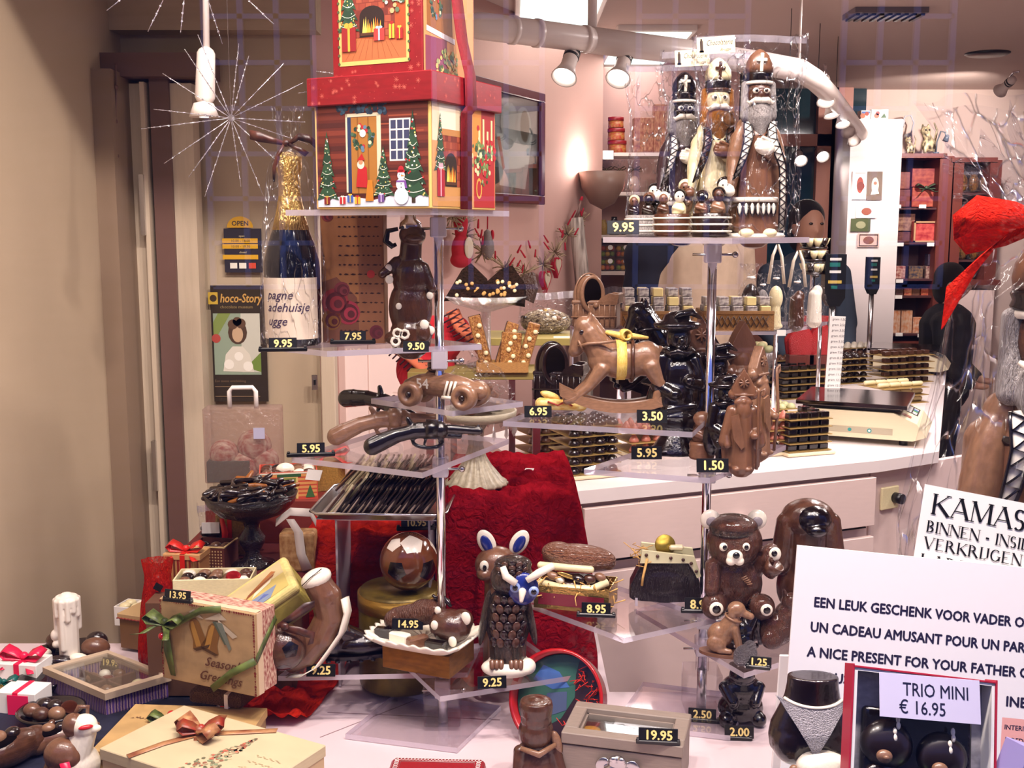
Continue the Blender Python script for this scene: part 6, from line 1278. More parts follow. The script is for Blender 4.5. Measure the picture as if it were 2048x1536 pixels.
t = thing('chocolate_egg', 'cream chocolate egg in a nutty brown nest at the bottom edge', 'chocolate egg', V((at(1632,1600,1.10).x, 1.10, at(1632,1562,1.10).z)),0, None, mpp(at(1632,1540,1.1)))
b=MB(); b.ell((10,0,30),(52,44,34), seg=24, rings=14); build('egg', b, WHITEC, t); b = MB(True)
for i in range(46): rng = random.Random(i); b.ell((rng.uniform(-80,20), rng.uniform(-40,0), rng.uniform(0,26)), rng.uniform(5,10), seg=8, rings=5)
o = build('nut_crumbs', b, CARAM, t); o['kind'] = 'stuff'
t = thing('carton', 'lilac carton with a dark side at the bottom corner by the red-edged box', 'box', V((at(2050,1536,1.02).x, 1.03, at(2050,1590,1.02).z)),24, None, mpp(at(2040,1510,1.02))); b=MB(); b.box((10,0,40),(90,60,100),1,(0,24,0)); build('carton', b, mat('lilac_card', '9a8fc4', .4), t); b=MB(); b.box((0,-32,44),(50,3,60),.5,(0,24,0)); build('window', b, BLACKC, t)
# plinth holding the sign group above the boards
b=MB(); b.slab([(.28,1.01),(1.1,1.01),(1.1,1.50),(.28,1.50)], .751,0.80); build('white_plinth', b, WHITE, None, 'low white display block under the sign and wrapped bishop', 'plinth')
# ================================================================ left part of the window: gift boxes and sweets
ZP1, ZP2 = .925,1.018
b=MB(); b.slab([(-.70,2.02),(-.40,2.02),(-.40,2.52),(-.70,2.52)], .75, ZP1); build('plinth', b, mat('red_brown_block', '6a2018', .7), None, 'reddish display block under the pedestal bowl and ribboned boxes', 'plinth')
b=MB(); b.slab([(-.66,2.30),(-.40,2.30),(-.40,2.52),(-.66,2.52)], ZP1 + .001, ZP2); build('plinth', b, mat('red_brown_step', '7a2a1c', .7), None, 'upper step of the reddish block under the log-cabin chocolate box', 'plinth')
b=MB(); b.grid(lambda u, v: V((-1.05 + .52 * u, 1.25 + .66 * v, .7525 + .004 * (sin(30 * u) * cos(23 * v) + 1) * (1 if .03 < u < .97 and .03 < v < .97 else 0))),40,40); o = build('blue_cloth', b, mat('midnight_blue_cloth', '12142c', .7, vary=.3, nscale=12), None, 'midnight blue cloth under the sweets in the corner by the candle', 'cloth'); o.modifiers.new('s', 'SOLIDIFY').thickness = .001
def pralines(par, xs, ys, z, r, seed, ms=None):
 rng = random.Random(seed); out = []
 for y in ys:
  for x in xs:
   m = rng.choice(ms or [DARK, MILK, CARAM, WHITEC, MILKD]); b=MB(); b.ell((x + rng.uniform(-.1,.1) * r, y, z),(r, r * .9, r * .62),(rng.uniform(-10,10), rng.uniform(-10,10), rng.uniform(0,90)),12,8); out.append(build('praline', b, m, par))
 return out
# pedestal bowl with chocolate-dipped orange sticks
t = fig('pedestal_bowl', 'dark glass pedestal bowl heaped with chocolate-dipped orange sticks', 'bowl', 506,1132, None, 2.15); t.location.z = ZP1
BG = mat('black_cut_glass', '15090a', .12, coat=.6, bump=.5, bscale=40)
b=MB(); b.lathe([(44,0),(44,4),(20,12),(14,26),(24,44),(27,58),(14,76),(17,88),(30,94),(66,108),(86,128),(92,146),(88,146),(80,128),(60,114),(0,108)], seg=40); build('bowl', b, BG, t)
b=MB(); b.tube([(90 * cos(a),90 * sin(a),146 + 1.5 * sin(9 * a)) for a in [k * pi / 24 for k in range(48)]], 2.6,6, closed=True); build('rim', b, BG, t)
b=MB(); b.ell((0,0,128),(80,78,24)); build('heap', b, DARK, t)
sroot = V(t.location); ss = t.scale[0]; rng = random.Random(4); sm = None
for i in range(64):
 if sm is None or i % 8 == 0: b=MB(); l = 28 + rng.uniform(-4,10); b.cap((-l, 0,0),(l * .2,0,2),5,5.5,8); b.cap((l * .2,0,2),(l, 0,0),5.5,4.5,8); sm = meshof('orange_stick', b, DARK); smo = meshof('orange_stick', b, mat('candied_orange', '9a5a1e', .35))
 o = bpy.data.objects.new('orange_stick', sm if i % 11 else smo); COL.objects.link(o); a = rng.uniform(0,6.28); r = 66 * sqrt(rng.random()); o.location = sroot + V((r * cos(a), r * sin(a),146 + 22 * (1 - r / 66) + rng.uniform(-4,8))) * ss; o.rotation_euler = (rng.uniform(-.3,.3), rng.uniform(-.35,.25), rng.uniform(-.6,.6) + (.3 if i % 3 else 1.4)); o.scale = (ss,) * 3
 tagit(o, 'chocolate-dipped orange stick heaped in the dark pedestal bowl', 'chocolate', 'orange sticks in the pedestal bowl')
# cabin-printed box full of chocolates
t = fig('chocolate_box', 'open red box printed with a cabin door, filled with chocolates', 'chocolate box', 578,990, ZP2, None, 12)
b=MB(); b.usec = True; b.col('c8503a')
for c, d in (((0,-40,28),(112,2,56)),((0,40,28),(112,2,56)),((-55,0,28),(2,80,56)),((55,0,28),(2,80,56)),((0,0,2),(110,80,3))): b.box(c, d)
b.col('d99a58')
for k in range(6): b.rect(-54,6 + k * 8,54,11 + k * 8,-41.3)
b.col('e2c078').rect(-16,2,18,48,-41.6); b.col('7d8a3c').rect(-12,2,14,44,-41.9); b.col('c8963a').disc(1,26,9,-42.1); b.col('2f5a34').rect(-22,46,24,52,-42); b.col('3f6a3a').flat([(-46,4),(-28,4),(-37,34)], -42).flat([(32,4),(50,4),(41,30)], -42); b.col('efe6d0').rect(-55,52,55,55,-41.8); build('carton', b, P_MATTE, t)
pralines(t, (-40,-20,0,20,40),(-26,0,24),50,14,3)
b=MB(); b.ell((-6,-20,58),(18,14,12)); build('white_praline', b, WHITEC, t)
# clear carrier bag at the back
t = thing('gift_bag', 'clear gift bag with a white moulded handle by the beige wall', 'gift bag', at(492,985,2.50),4, None, mpp(at(492,900,2.5))); t.location.z = ZP2
b=MB(); b.box((0,0,75),(150,50,150),2); build('bag', b, clear('tinted_clear_bag', (235,225,222),.05,.1,.12,(225,200,192), bump=.4), t)
b=MB(); b.tube([(-26,0,146),(-26,0,180),(-20,0,188),(20,0,188),(26,0,180),(26,0,146)], 4.5,8); build('handle', b, WHITE, t)
b = MB(True)
for x, y, z, r in ((-40,0,54,30),(20,0,70,34),(40,0,40,28),(0,0,30,30)): b.ell((x, y, z),(r, 18, r))
build('parcel', b, mat('red_and_green_wrap', '9c3f34', .4, c2='c9b9a8', nscale=9), t); b=MB(); b.box((-30,0,22),(84,40,42),1); build('green_carton', b, mat('dark_green_card', '22362a', .5), t); b=MB(); b.box((34,-26,100),(22,1,22)); build('sticker', b, mat('pale_blue_sticker', 'b9b9d6', .6), t)
def bow(t, x, y, z, s, m, rz=0, tails=True, name='bow'):
 b=MB(); b.pose((x, y, z),(0,0, rz), s)
 for q in (-1,1): strip(b, [(0,0,0),(q * 9,-3,8),(q * 20,-4,13),(q * 27,-3,8),(q * 20,-5,2),(q * 8,-4,1),(0,-1,0)], [V((0,4,1)), V((0,6,2)), V((0,7,2)), V((0,7,2)), V((0,6,2)), V((0,5,1)), V((0,4,1))], (0,0,1),.6)
 if tails:
  for q in (-1,1): strip(b, [(0,-2,0),(q * 10,-10,-2),(q * 18,-20,-8),(q * 24,-28,-7)], [V((3,2,0))] * 4,(0,0,1),.6)
 b.ell((0,-1,3),(5,5,5)); return build(name, b, m, t)
REDR = mat('scarlet_ribbon', 'd8281c', .35); GREENR = mat('moss_organza_ribbon', '3a4520', .45, c2='6a7a3a', nscale=4); PINKR = mat('pink_red_ribbon', 'e0184a', .35)
GLD = mat('antique_gold_card', '9a7a3a', .45, vary=.25)
t = fig('gift_box', 'box wrapped in gold paper with a big red bow, beside the revolver shelf', 'gift box', 655,905, None, 2.42,20); t.location.z = ZP2 + .0; t.location.x -= .0
b=MB(); b.box((0,0,34),(60,50,68),1); build('carton', b, GLD, t); bow(t, 0,-10,70,1.5, REDR); 
b=MB(); b.slab([(t.location.x - .035, t.location.y - .035),(t.location.x + .035, t.location.y - .035),(t.location.x + .035, t.location.y + .03),(t.location.x - .035, t.location.y + .03)], .76, ZP2 - .001); build('stand_block', b, mat('dark_block', '5a2018', .7), None, 'small dark block under the bow-topped gold box', 'block')
# cellophane bag of dark biscuits, gold boxes, ribboned sack
t = fig('biscuit_bag', 'clear bag of dark biscuits with a paper label and red ribbon', 'biscuit bag', 424,1085, None, 2.20,6); t.location.z = ZP1
b = MB()
for k in range(6): b=MB(); b.box((0,0,7 + k * 11),(40,26,9),3); build('biscuit', b, DARK, t)
flatbag(t, -26,26,108,20,5); b=MB(); b.box((2,-21,66),(34,1,22)); build('label', b, PAPER, t); b=MB(); strip(b, [(24,-20,84),(30,-24,56),(26,-22,20)], [V((4,0,0)), V((6,0,0)), V((4,0,0))], (0,-1,0),1); build('ribbon', b, REDR, t)
t = fig('gift_box', 'small tan gift box with red ribbon behind the pedestal bowl', 'gift box', 478,1112, None, 2.24,-10); t.location.z = ZP1; b=MB(); b.box((0,0,40),(72,50,80),1); build('carton', b, GLD, t); b=MB(); b.box((-6,0,40),(9,52,82)); build('ribbon', b, REDR, t)
t = fig('gift_bag', 'tan paper sack with a white ribbon hanging down, beside the tablet tray', 'gift bag', 604,1062, None, 2.12); t.location.z = ZP1
b = MB(True); b.box((0,0,40),(70,46,80),6, seg=2); build('sack', b, mat('mottled_gold_paper', '9a6a3a', .6, c2='c9a06a', nscale=6), t); b=MB(); strip(b, [(-10,-26,110),(6,-28,84),(10,-28,40),(22,-30,8)], [V((8,0,0)), V((9,0,0)), V((9,0,0)), V((10,0,3))], (0,-1,0),1); strip(b, [(-40,-20,100),(-10,-24,124),(30,-24,122),(40,-20,100)], [V((0,3,7))] * 4,(0,0,1),1); build('ribbon', b, mat('white_satin', 'e6dcd2', .4), t)
t.location.x = min(t.location.x, -.425)
# striped boxes with red ribbon
t = fig('gift_box', 'striped red and gold box with a scarlet bow beside the organza bag', 'gift box', 376,1162, None, 2.06,-6); t.location.z = ZP1
b=MB(); b.usec = True; b.col('b5824e').box((0,0,28),(72,52,56),1)
for k in range(9): b.col(['8a2018', 'd8b070', '6a3018'][k % 3]).rect(-34 + k * 8,1,-30 + k * 8,46,-26.4)
b.col('d0a068').box((0,0,52),(76,56,12),1); build('carton', b, P_MATTE, t); bow(t, 2,-6,60,1.4, REDR); b=MB(); b.box((2,-28.6,28),(10,1,56)); b.box((2,0,58.6),(10,57,1)); build('ribbon', b, REDR, t)
t = fig('chocolate_box', 'open checked brown box with a few chocolates, behind the striped box', 'chocolate box', 428,1142, None, 2.14,-8); t.location.z = ZP1
b=MB(); b.usec = True
b.col('5a2a20')
for c, d in (((0,-34,24),(76,2,48)),((0,34,24),(76,2,48)),((-37,0,24),(2,68,48)),((37,0,24),(2,68,48)),((0,0,2),(74,66,3))): b.box(c, d)
b.col('c0a070')
for i in range(12):
 for k in range(7): b.rect(-36 + i * 6,3 + k * 6,-33 + i * 6,6 + k * 6,-35.3)
b.col('d8bc84'); b.box((0,-34,49),(78,3,2)); b.box((37,0,49),(3,70,2)); build('carton', b, P_MATTE, t); pralines(t, (-22,2,24),(-18,8),40,12,11)
t = fig('organza_bag', 'scarlet organza bag slumped against the striped box', 'gift bag', 318,1208, None, 1.98,0); t.location.z = .756
b = MB()
def sack(u, v): a = 2 * pi * u; r = lerpt([(0,30),(.2,44),(.6,34),(.85,24),(1,30)], v)[0] * (1 + .08 * sin(9 * a + 5 * v)); return V((r * cos(a), r * .8 * sin(a),247 * v))
b.grid(sack, 40,16); build('organza', b, sheer('scarlet_organza', 'd83020', .8), t); b=MB(); b.ell((0,0,110),(30,24,108)); build('filling', b, mat('red_foil_sweets', 'a01c18', .4, c2='d84030', nscale=10), t); b=MB(); b.box((10,-30,200),(16,2,14),0,(0,30,0)); build('tag', b, BLACK, t)
# tray of chocolates, boat tin, kraft label
t = fig('chocolate_box', 'cream tray box of assorted chocolates behind the boat-painted tin', 'chocolate box', 432,1184, None, 1.955,4); t.location.z = .932
b = MB()
for c, d in (((0,-36,20),(150,3,40)),((0,36,20),(150,3,40)),((-74,0,20),(3,74,40)),((74,0,20),(3,74,40)),((0,0,2),(148,72,3))): b.box(c, d, .8)
build('carton', b, IVORY, t); pralines(t, (-56,-28,0,28,56),(-22,4,26),32,14,21); b=MB(); b.ell((40,-24,40),(15,13,12)); build('red_foil_praline', b, mat('red_foil', 'c01a24', .25,.6, bump=.6), t)
b=MB(); b.slab([(-.66,1.90),(-.40,1.90),(-.40,2.01),(-.66,2.01)], .756,.931); build('display_block', b, mat('brown_block', '5a3a26', .7), None, 'brown block under the tray box of assorted chocolates', 'block')
c_ = at(540,1178,1.86); k = mpp(c_); t = thing('tin', 'yellow tin painted with a sailing boat, tilted on the gift boxes', 'tin', c_, 0, None, k)
P1 = dict(rot=(18,-33,14))
b=MB(); b.pose((0,0,-36), **P1); b.box((0,0,0),(150,110,64),10, seg=3); build('body', b, mat('olive_yellow_tin', 'b0a050', .4, vary=.15, nscale=5), t)
b=MB(); b.pose((0,0,-36), **P1); b.box((0,0,36),(154,114,22),9, seg=3); ld = build('lid', b, mat('pale_yellow_lid', 'd8c880', .4, vary=.1), t)
b=MB(); b.pose((0,0,-36), **P1); b.usec = True
def lf(c, pts, z=0): b.col(c); b.add([(x, y, 47.6 + z) for x, y in pts], [list(range(len(pts)))], False)
lf('c8b468', [(-62,-44),(62,-44),(62,44),(-62,44)]); lf('c9b88a', [(-62,4),(62,4),(62,44),(-62,44)], .2); lf('7f8fa8', [(-62,-44),(20,-44),(40,-18),(-62,-14)], .3); lf('4a5a9a', [(-58,-40),(-40,-42),(-20,-20),(-34,-16),(-50,-26)], .5); lf('5a6aa8', [(-10,-30),(20,-32),(10,-22)], .5); lf('8a4a2a', [(-30,-4),(40,12),(44,18),(-20,6)], .6); lf('a86a3a', [(-20,6),(48,20),(40,30),(0,14)], .7); lf('e6dcc0', [(-16,-12),(30,0),(34,8),(-6,0)], .5)
build('boat_painting', b, P_GLOSS, ld)
t = fig('gift_tag', 'plain kraft gift tag lying on the bell-printed box, beside its price', 'gift tag', 432,1215, None, 1.79,-20); b=MB(); b.slab([(-38,-26),(30,-26),(40,0),(30,26),(-38,26)], 0,1.2); build('card', b, mat('kraft_card', 'b98a62', .7), t)
# bell-printed box
ZS = .845
pc = on(420,1372, ZS); t = thing('gift_box', 'upright cream box printed with bells and seasonal greetings, tied with green ribbon', 'gift box', pc, -24, None, mpp(pc) * 1.0)
FLO = mat('red_floral_paper', 'd6b9a0', .6, c2='8a2f2c', nscale=16); W2, D2, H2_ = 232,64,166
b=MB(); b.box((0, D2 / 2, H2_ / 2),(W2, D2, H2_),1); build('carton', b, FLO, t)
b=MB(); b.box((0,4, H2_ / 2),(W2 + 3,14, H2_ + 3),1.5); ld = build('lid', b, mat('antique_cream_card', 'a88a62', .55, vary=.12, nscale=6), t)
b=MB(); b.box((W2 / 2 + 1.8,11, H2_ / 2),(1.2,16, H2_)); b.box((0,11, H2_ + 1.8),(W2,16,1.2)); build('cream_edge', b, mat('pale_cream_edge', 'd2b898', .6), ld)
b=MB(); b.pose((-W2 / 2,-3.8,0)); rng = random.Random(1)
for k in range(30): b.col('7a2a24'); b.disc(1.5,5.5 * k + 3, rng.uniform(1,3),-.2,6).disc(W2 - 1,5.5 * k + 3, rng.uniform(1,3.5),-.2,6)
for k in range(40): b.col('7a2a24').disc(5.7 * k + 3, H2_ - 1.5, rng.uniform(1,3),-.2,6)
for x, z, r in ((92,110,-20),(130,106,16)):
 def rp(px, pz): return (x + px * cos(R(r)) + pz * sin(R(r)), z - px * sin(R(r)) + pz * cos(R(r)))
 b.col('7a5222').flat([rp(*q) for q in ((-23,-30),(23,-30),(16,-14),(14,18),(7,28),(-7,28),(-14,18),(-16,-14))], -.4); b.col('a87a36').flat([rp(*q) for q in ((-13,-28),(0,-28),(0,24),(-7,24),(-11,10))], -.5); b.col('4a3014').flat([rp(*q) for q in ((-23,-30),(23,-30),(16,-36),(-16,-36))], -.6)
b.col('b9aa94').flat([(110,140),(88,158),(74,150),(92,142)], -.7).flat([(112,140),(150,158),(168,146),(142,142)], -.7).flat([(146,144),(192,116),(180,110),(146,134)], -.7); b.col('6d7468').flat([(140,138),(156,138),(176,88),(170,84)], -.8); b.col('4f5848').flat([(132,138),(142,140),(168,96),(160,94)], -.75)
build('bell_print', b, P_MATTE, ld)
b=MB(); b.pose((-W2 / 2,-4.6,0)); b.text("Season's", 108,44,19,0,.012,.45, 'l', 104); b.text('Greetings', 92,14,19,0,.012,.45, 'l', 108); build('lettering', b, mat('brown_ink', '5a3020', .5), ld)
b=MB(); strip(b, [(-W2 / 2 + 2,-6,60),(-W2 / 2 + 8,-6,100),(-10,-6,158),(40,-6,168)], [V((0,0,7))] * 4,(0,-1,0),1); strip(b, [(10,-6,-2),(60,-6,40),(W2 / 2 + 2,-6,74)], [V((-4,0,6))] * 3,(0,-1,0),1); strip(b, [(W2 / 2 + 3,-4,74),(W2 / 2 + 3.5,30,110),(W2 / 2 + 3,62,140)], [V((0,-3,6))] * 3,(1,0,0),1); strip(b, [(-W2 / 2 + 14,-6,120),(-W2 / 2 + 20,-8,60),(-W2 / 2 + 30,-7,10)], [V((5,0,0)), V((10,0,0)), V((6,0,0))], (0,-1,0),1); build('ribbon', b, GREENR, t)
bow(t, -W2 / 2 + 18,-10,118,1.7, GREENR, 0)
b=MB(); b.ell((-W2 / 2 + 10,-12,92),8); build('red_berry', b, mat('red_bead', 'b0121c', .2, coat=.5), t)
tag('13.95', 356,1204, ZS + .005 + (H2_ + 2) * t.scale[0], 'standing on the bell-printed box', 13,-16, True, -10,66, Y=None)
# box that props it, lying flat, with red scalloped edge
t = fig('gift_box', 'flat tan box with a red scalloped edge, behind the bell-printed box', 'gift box', 300,1296,.756, None, -20); b=MB(); b.box((10,30,34),(130,100,66),1); build('carton', b, mat('tan_card', '7a5632', .55), t); b=MB(); b.box((10,30,68),(136,106,10),1); ld = build('lid', b, mat('light_tan_card', 'b39468', .55), t)
b=MB(); b.usec = False
b.tube([(-58 + k * 4,-23.5,63 + 1.6 * (k % 2)) for k in range(34)], 1.6,5); build('scalloped_edge', b, mat('dull_red_edge', '8a3428', .6), ld)
t = fig('chocolate_box', 'white box holding cream chocolates beside the flat tan box', 'chocolate box', 258,1262,.756, None, -14); t.location.y += .05
b = MB()
for c, d in (((0,-24,20),(70,2,40)),((0,24,20),(70,2,40)),((-34,0,20),(2,48,40)),((34,0,20),(2,48,40)),((0,0,2),(68,46,3))): b.box(c, d, .5)
build('carton', b, WHITE, t); pralines(t, (-18,8),(-12,8),38,12,31, [IVORY, WHITEC])
# flat boxes at the bottom
za = .795; c0, c1 = on(196,1502, za), on(300,1395, za); t = thing('gift_box', 'flat tan box under the cream box with the brown bow', 'gift box', V(((c0.x + c1.x) / 2 + .10,(c0.y + c1.y) / 2 - .02,.756)),-4)
b=MB(); b.box((0,0,(za - .756) / 2 - .004),(.225,.165, za - .764),.001); build('carton', b, mat('tan_print_card', '96764e', .55, vary=.1), t); b=MB(); b.box((0,0, za - .756 - .008),(.230,.170,.016),.001); ld = build('lid', b, mat('tan_lid_card', 'b5935f', .55, vary=.12, nscale=5), t)
b=MB(); b.usec = True; b.col('7a5a3c')
for k in range(14): b.add([(-.10 + .0056 * k + .002 * sin(k * 2),.03 + .004 * sin(k * 1.3),.0395),(-.096 + .0056 * k, .034 + .004 * sin(k),.0395),(-.093 + .0056 * k, .030,.0395)], [[0,1,2]], False)
b.col('c85a44'); b.add([(-.03,-.05,.0395),(.0,-.03,.0395),(.02,-.035,.0395),(-.01,-.045,.0395)], [[0,1,2,3]], False); build('script_print', b, P_MATTE, ld)
bow(t, -.035,.02, za - .754,.0011, GREENR, -10); b=MB(); b.ell((-.03,.03, za - .748),.0075); build('red_berry', b, mat('red_bead_b', 'b0121c', .2, coat=.5), t)
zb2 = .835; a0, a1 = on(368,1410, zb2), on(652,1490, zb2); ex = (a1 - a0); w = ex.length; ex.normalize(); ey = V((-ex.y, ex.x, 0)); ctr = a0 + ex * w / 2 - ey * .085; ctr.z = za + .001
t = thing('gift_box', 'large cream box printed with a fir tree, tied with a brown and gold bow', 'gift box', ctr, math.degrees(atan2(ex.y, ex.x)))
hh = zb2 - za - .001
b=MB(); b.box((0,0, hh / 2 - .003),(w - .004,.166, hh - .006),.001); build('carton', b, mat('cream_card_side', 'c7ad84', .55), t); b=MB(); b.box((0,0, hh - .009),(w, .17,.018),.0012); ld = build('lid', b, mat('cream_lid_card', 'c4b591', .5, vary=.05, nscale=4), t)
b=MB(); b.usec = True
def top(c, pts, z=0): b.col(c); b.add([(x, y, hh + .0004 + z) for x, y in pts], [list(range(len(pts)))], False)
rng = random.Random(12)
for i in range(230):
 v = rng.random() ** .8; hw = .030 * (1 - v); x = .028 + rng.uniform(-hw, hw) + .012 * v; y = -.075 + .125 * v; r = rng.uniform(.0018,.0036); top(rng.choice(['8a5a44', 'a89878', '6d6a50', 'b5604a', '7d8a6a', 'c9b08a']), [(x + r * cos(a), y + r * sin(a)) for a in [k * 1.05 for k in range(6)]], .00003 * (i % 9))
for j in range(5):
 for k in range(12): x = -.02 - .006 * k if j < 2 else .075 + .004 * k; y = .045 - j * .018 + .002 * sin(k * 2 + j); top('b09a74', [(x, y),(x + .003, y + .0012),(x + .005, y),(x + .002, y - .0008)], .0002)
build('tree_print', b, P_MATTE, ld, 'printed fir tree')
BG2 = mat('brown_gold_ribbon', '8a4a30', .4, c2='c09060', nscale=5); b=MB(); zz = hh + .0012
strip(b, [(-.06,.085, zz),(-.03,.03, zz),(-.02,0, zz),(.02,-.085, zz)][0:3], [V((.006,.003,0))] * 3,(0,0,1),.0006); strip(b, [(-.045,.02, zz),(0,.05, zz),(.05,.085, zz)], [V((-.003,.006,0))] * 3,(0,0,1),.0006); strip(b, [(-.045,.02, zz),(-.07,-.03, zz),(-.085,-.085, zz)], [V((.006,-.003,0))] * 3,(0,0,1),.0006); build('ribbon', b, BG2, t)
bow(t, -.045,.02, hh + .002,.00165, BG2,-12); bow(t, -.045,.022, hh + .006,.0013, mat('red_edged_ribbon', 'a03020', .4, c2='7a4a2a', nscale=3),40, False)
t = fig('chocolate_bar_pack', 'dark glittering pack of chocolates between the bell box and the cream box', 'chocolate pack', 432,1408,.80, None, -16); b=MB(); b.box((0,30,14),(120,70,28),8, seg=2); build('pack', b, mat('glitter_dark_foil', '3a2014', .25,.3, c2='a8805a', nscale=45, bump=.8, bscale=60), t); b=MB(); b.box((26,30,14),(8,72,30)); build('band', b, WHITE, t)
t.location.z = .797
# clear-lidded box
zc = .80; p = on(208,1428,.756); t = thing('chocolate_box', 'striped purple box with a clear framed lid over assorted chocolates', 'chocolate box', p, 0)
e0, e1 = on(210,1385, zc), on(322,1352, zc); f0 = on(92,1335, zc); ux = (e1 - e0); uy = (f0 - e0); o_ = V((e0.x, e0.y, 0)) - V((p.x, p.y, 0)); ux.z = uy.z = 0
ux *= 1.12
def q4(k0, k1, l0, l1): return [(o_ + ux * a + uy * c).xy for a, c in ((k0, l0),(k1, l0),(k1, l1),(k0, l1))]
hz = zc - .756; b=MB(); b.usec = False
for r_ in (q4(0,1,0,.04), q4(0,1,.96,1), q4(0,.04,.04,.96), q4(.96,1,.04,.96), q4(0,1,0,1)): b.slab(r_, .0, hz * .78 if r_ != q4(0,1,0,1) else .003)
def stripes(name, cols):
 m, n, l = nodes(name); p_ = n['Principled BSDF']; tc = n.new('ShaderNodeTexCoord'); wv = n.new('ShaderNodeTexWave'); wv.inputs['Scale'].default_value = 9; wv.inputs['Distortion'].default_value = .6; wv.bands_direction = 'X'; l.new(tc.outputs['Generated'], wv.inputs['Vector']); r = n.new('ShaderNodeValToRGB'); l.new(wv.outputs['Fac'], r.inputs[0]); r.color_ramp.interpolation = 'CONSTANT'
 for i, c in enumerate(cols):
  e = r.color_ramp.elements[i] if i < 2 else r.color_ramp.elements.new(i / len(cols)); e.position = i / len(cols); e.color = (*col(c),1)
 l.new(r.outputs[0], p_.inputs['Base Color']); p_.inputs['Roughness'].default_value = .5; return m
build('carton', b, stripes('purple_striped_card', ['4a2f6a', 'c8b0a0', '7a3a5a', 'b09ac0', '8a6a5a', '5a3f8a']), t)
b = MB()
for r_ in (q4(-.03,1.03,-.03,.05), q4(-.03,1.03,.95,1.03), q4(-.03,.05,.05,.95), q4(.95,1.03,.05,.95)): b.slab(r_, hz * .72, hz)
ld = build('lid_frame', b, mat('beige_lid_frame', 'b9a48c', .4), t); b=MB(); b.slab(q4(.05,.95,.05,.95), hz - .004, hz - .0025); build('pane', b, GLASS, ld)
b=MB(); b.slab(q4(.04,.96,.48,.52),.003, hz * .62); b.slab(q4(.48,.52,.04,.96),.003, hz * .62); build('divider', b, mat('brown_divider', '5a3a30', .6), t)
for k, (a, c, m, r) in enumerate(((.25,.25, MILKD, .013),(.3,.75, DARK, .014),(.16,.6, MILK, .012),(.62,.62, mat('crumpled_red_foil', 'c8142c', .25,.6, bump=.8),.013),(.82,.3, IVORY, .014),(.75,.8, WHITEC, .011),(.55,.8, CARAM, .012),(.9,.7, MILK, .012),(.62,.25, DARK, .013),(.4,.4, MILK, .012))):
 c_ = o_ + ux * a + uy * c; b=MB(); b.ell((c_.x, c_.y, .016),(r, r * .85, r * .75)); build('praline', b, m, t)
tag('19.95', 222,1338,.772, 'inside the clear-lidded box of chocolates', 12,-14, True, -10,46)
# candle on a chocolate leaf plate
zpl = .756; t = fig('candle', 'thick white candle with dripped wax on a chocolate-leaf plate', 'candle', 140,1318, zpl + .014)
b = MB(True); b.cap((0,0,8),(0,0,118),20,21); b.lathe([(24,112),(25,124),(20,132),(0,132)], seg=24)
for k in range(11): a = k * .57; L_ = [30,60,22,84,40,18,70,28,96,36,20][k]; b.cap((22 * cos(a),22 * sin(a),124),(21 * cos(a),21 * sin(a),124 - L_),5,6,8)
b.ell((-24,-6,52),(9,9,12)); b.ell((-22,-8,34),(8,8,8)); organic('wax', b, mat('ivory_wax', 'e9dfd2', .45), t, 1.7,1); b=MB(); b.tube([(0,0,128),(1,0,138)], 1.5,6); build('wick', b, BLACK, t)
t2 = fig('chocolate_plate', 'dark chocolate leaf-shaped plate of sweets round the candle', 'chocolate plate', 140,1322, zpl)
b=MB(); b.lathe([(0,0),(50,0),(64,12),(70,22),(66,23),(56,14),(0,8)], seg=36, flute=.05, nf=9); build('plate', b, DARK, t2)
b=MB(); b.tube([(66 * cos(a) * (1 + .05 * cos(9 * a)),66 * sin(a) * (1 + .05 * cos(9 * a)),12) for a in [k * pi / 24 for k in range(48)]], 3,6, closed=True); build('white_edge', b, WHITEC, t2)
for x, y, z, m, r in ((-48,-20,26, WHITEC, (20,12,10)),(-36,24,32, MILKD, (20,18,18)),(54,-4,30, MILK, (28,20,20)),(34,-40,22, WHITEC, (18,12,10)),(6,-48,22, DARK, (26,14,9)),(44,30,30, DARK, (22,18,20))): b=MB(); b.ell((x, y, z), r, (0,10,20)); build('praline', b, m, t2)
tag('6.50', 132,1308, zpl + .02, 'on the plate at the foot of the candle', 10,-6, True, -10,40)
# ribboned white boxes at the very edge
for px, py, lab, h in ((52,1356, 'small white gift box with a pink bow, behind the dark dish', 40),(50,1416, 'small white gift box with a bright pink label, in front of the dark dish', 44)):
 t = fig('gift_box', lab, 'gift box', px, py, .756, None, -8); b=MB(); b.box((0,0, h / 2),(84,60, h),1); build('carton', b, WHITE, t)
 b=MB(); b.box((0,-30.6, h / 2),(11,1, h)); b.box((0,0, h + .4),(11,61,1)); build('ribbon', b, PINKR, t)
 if py < 1400: bow(t, 0,0, h + 2,1.7, PINKR)
 else: b=MB(); b.box((6,-32, h / 2 - 2),(44,1.4, h - 4)); build('label', b, mat('hot_pink_card', 'e81a58', .5), t)
t = fig('chocolate_dish', 'dark oval chocolate dish between the two white gift boxes', 'chocolate dish', 84,1378,.756, None, 0); t.location.y += .0; b=MB(); b.lathe([(0,0),(30,0),(44,16),(46,22),(40,20),(0,8)], seg=30, sx=1.2); build('dish', b, BLACKC, t)
t = fig('ornament', 'gold nut-shaped sweet with a teal bow at the frame edge', 'sweet', 6,1398,.756); b=MB(); b.ell((0,0,20),(26,20,18)); build('sweet', b, GOLDL, t); bow(t, 6,-4,36,1.1, mat('teal_ribbon', '0f5a55', .4))
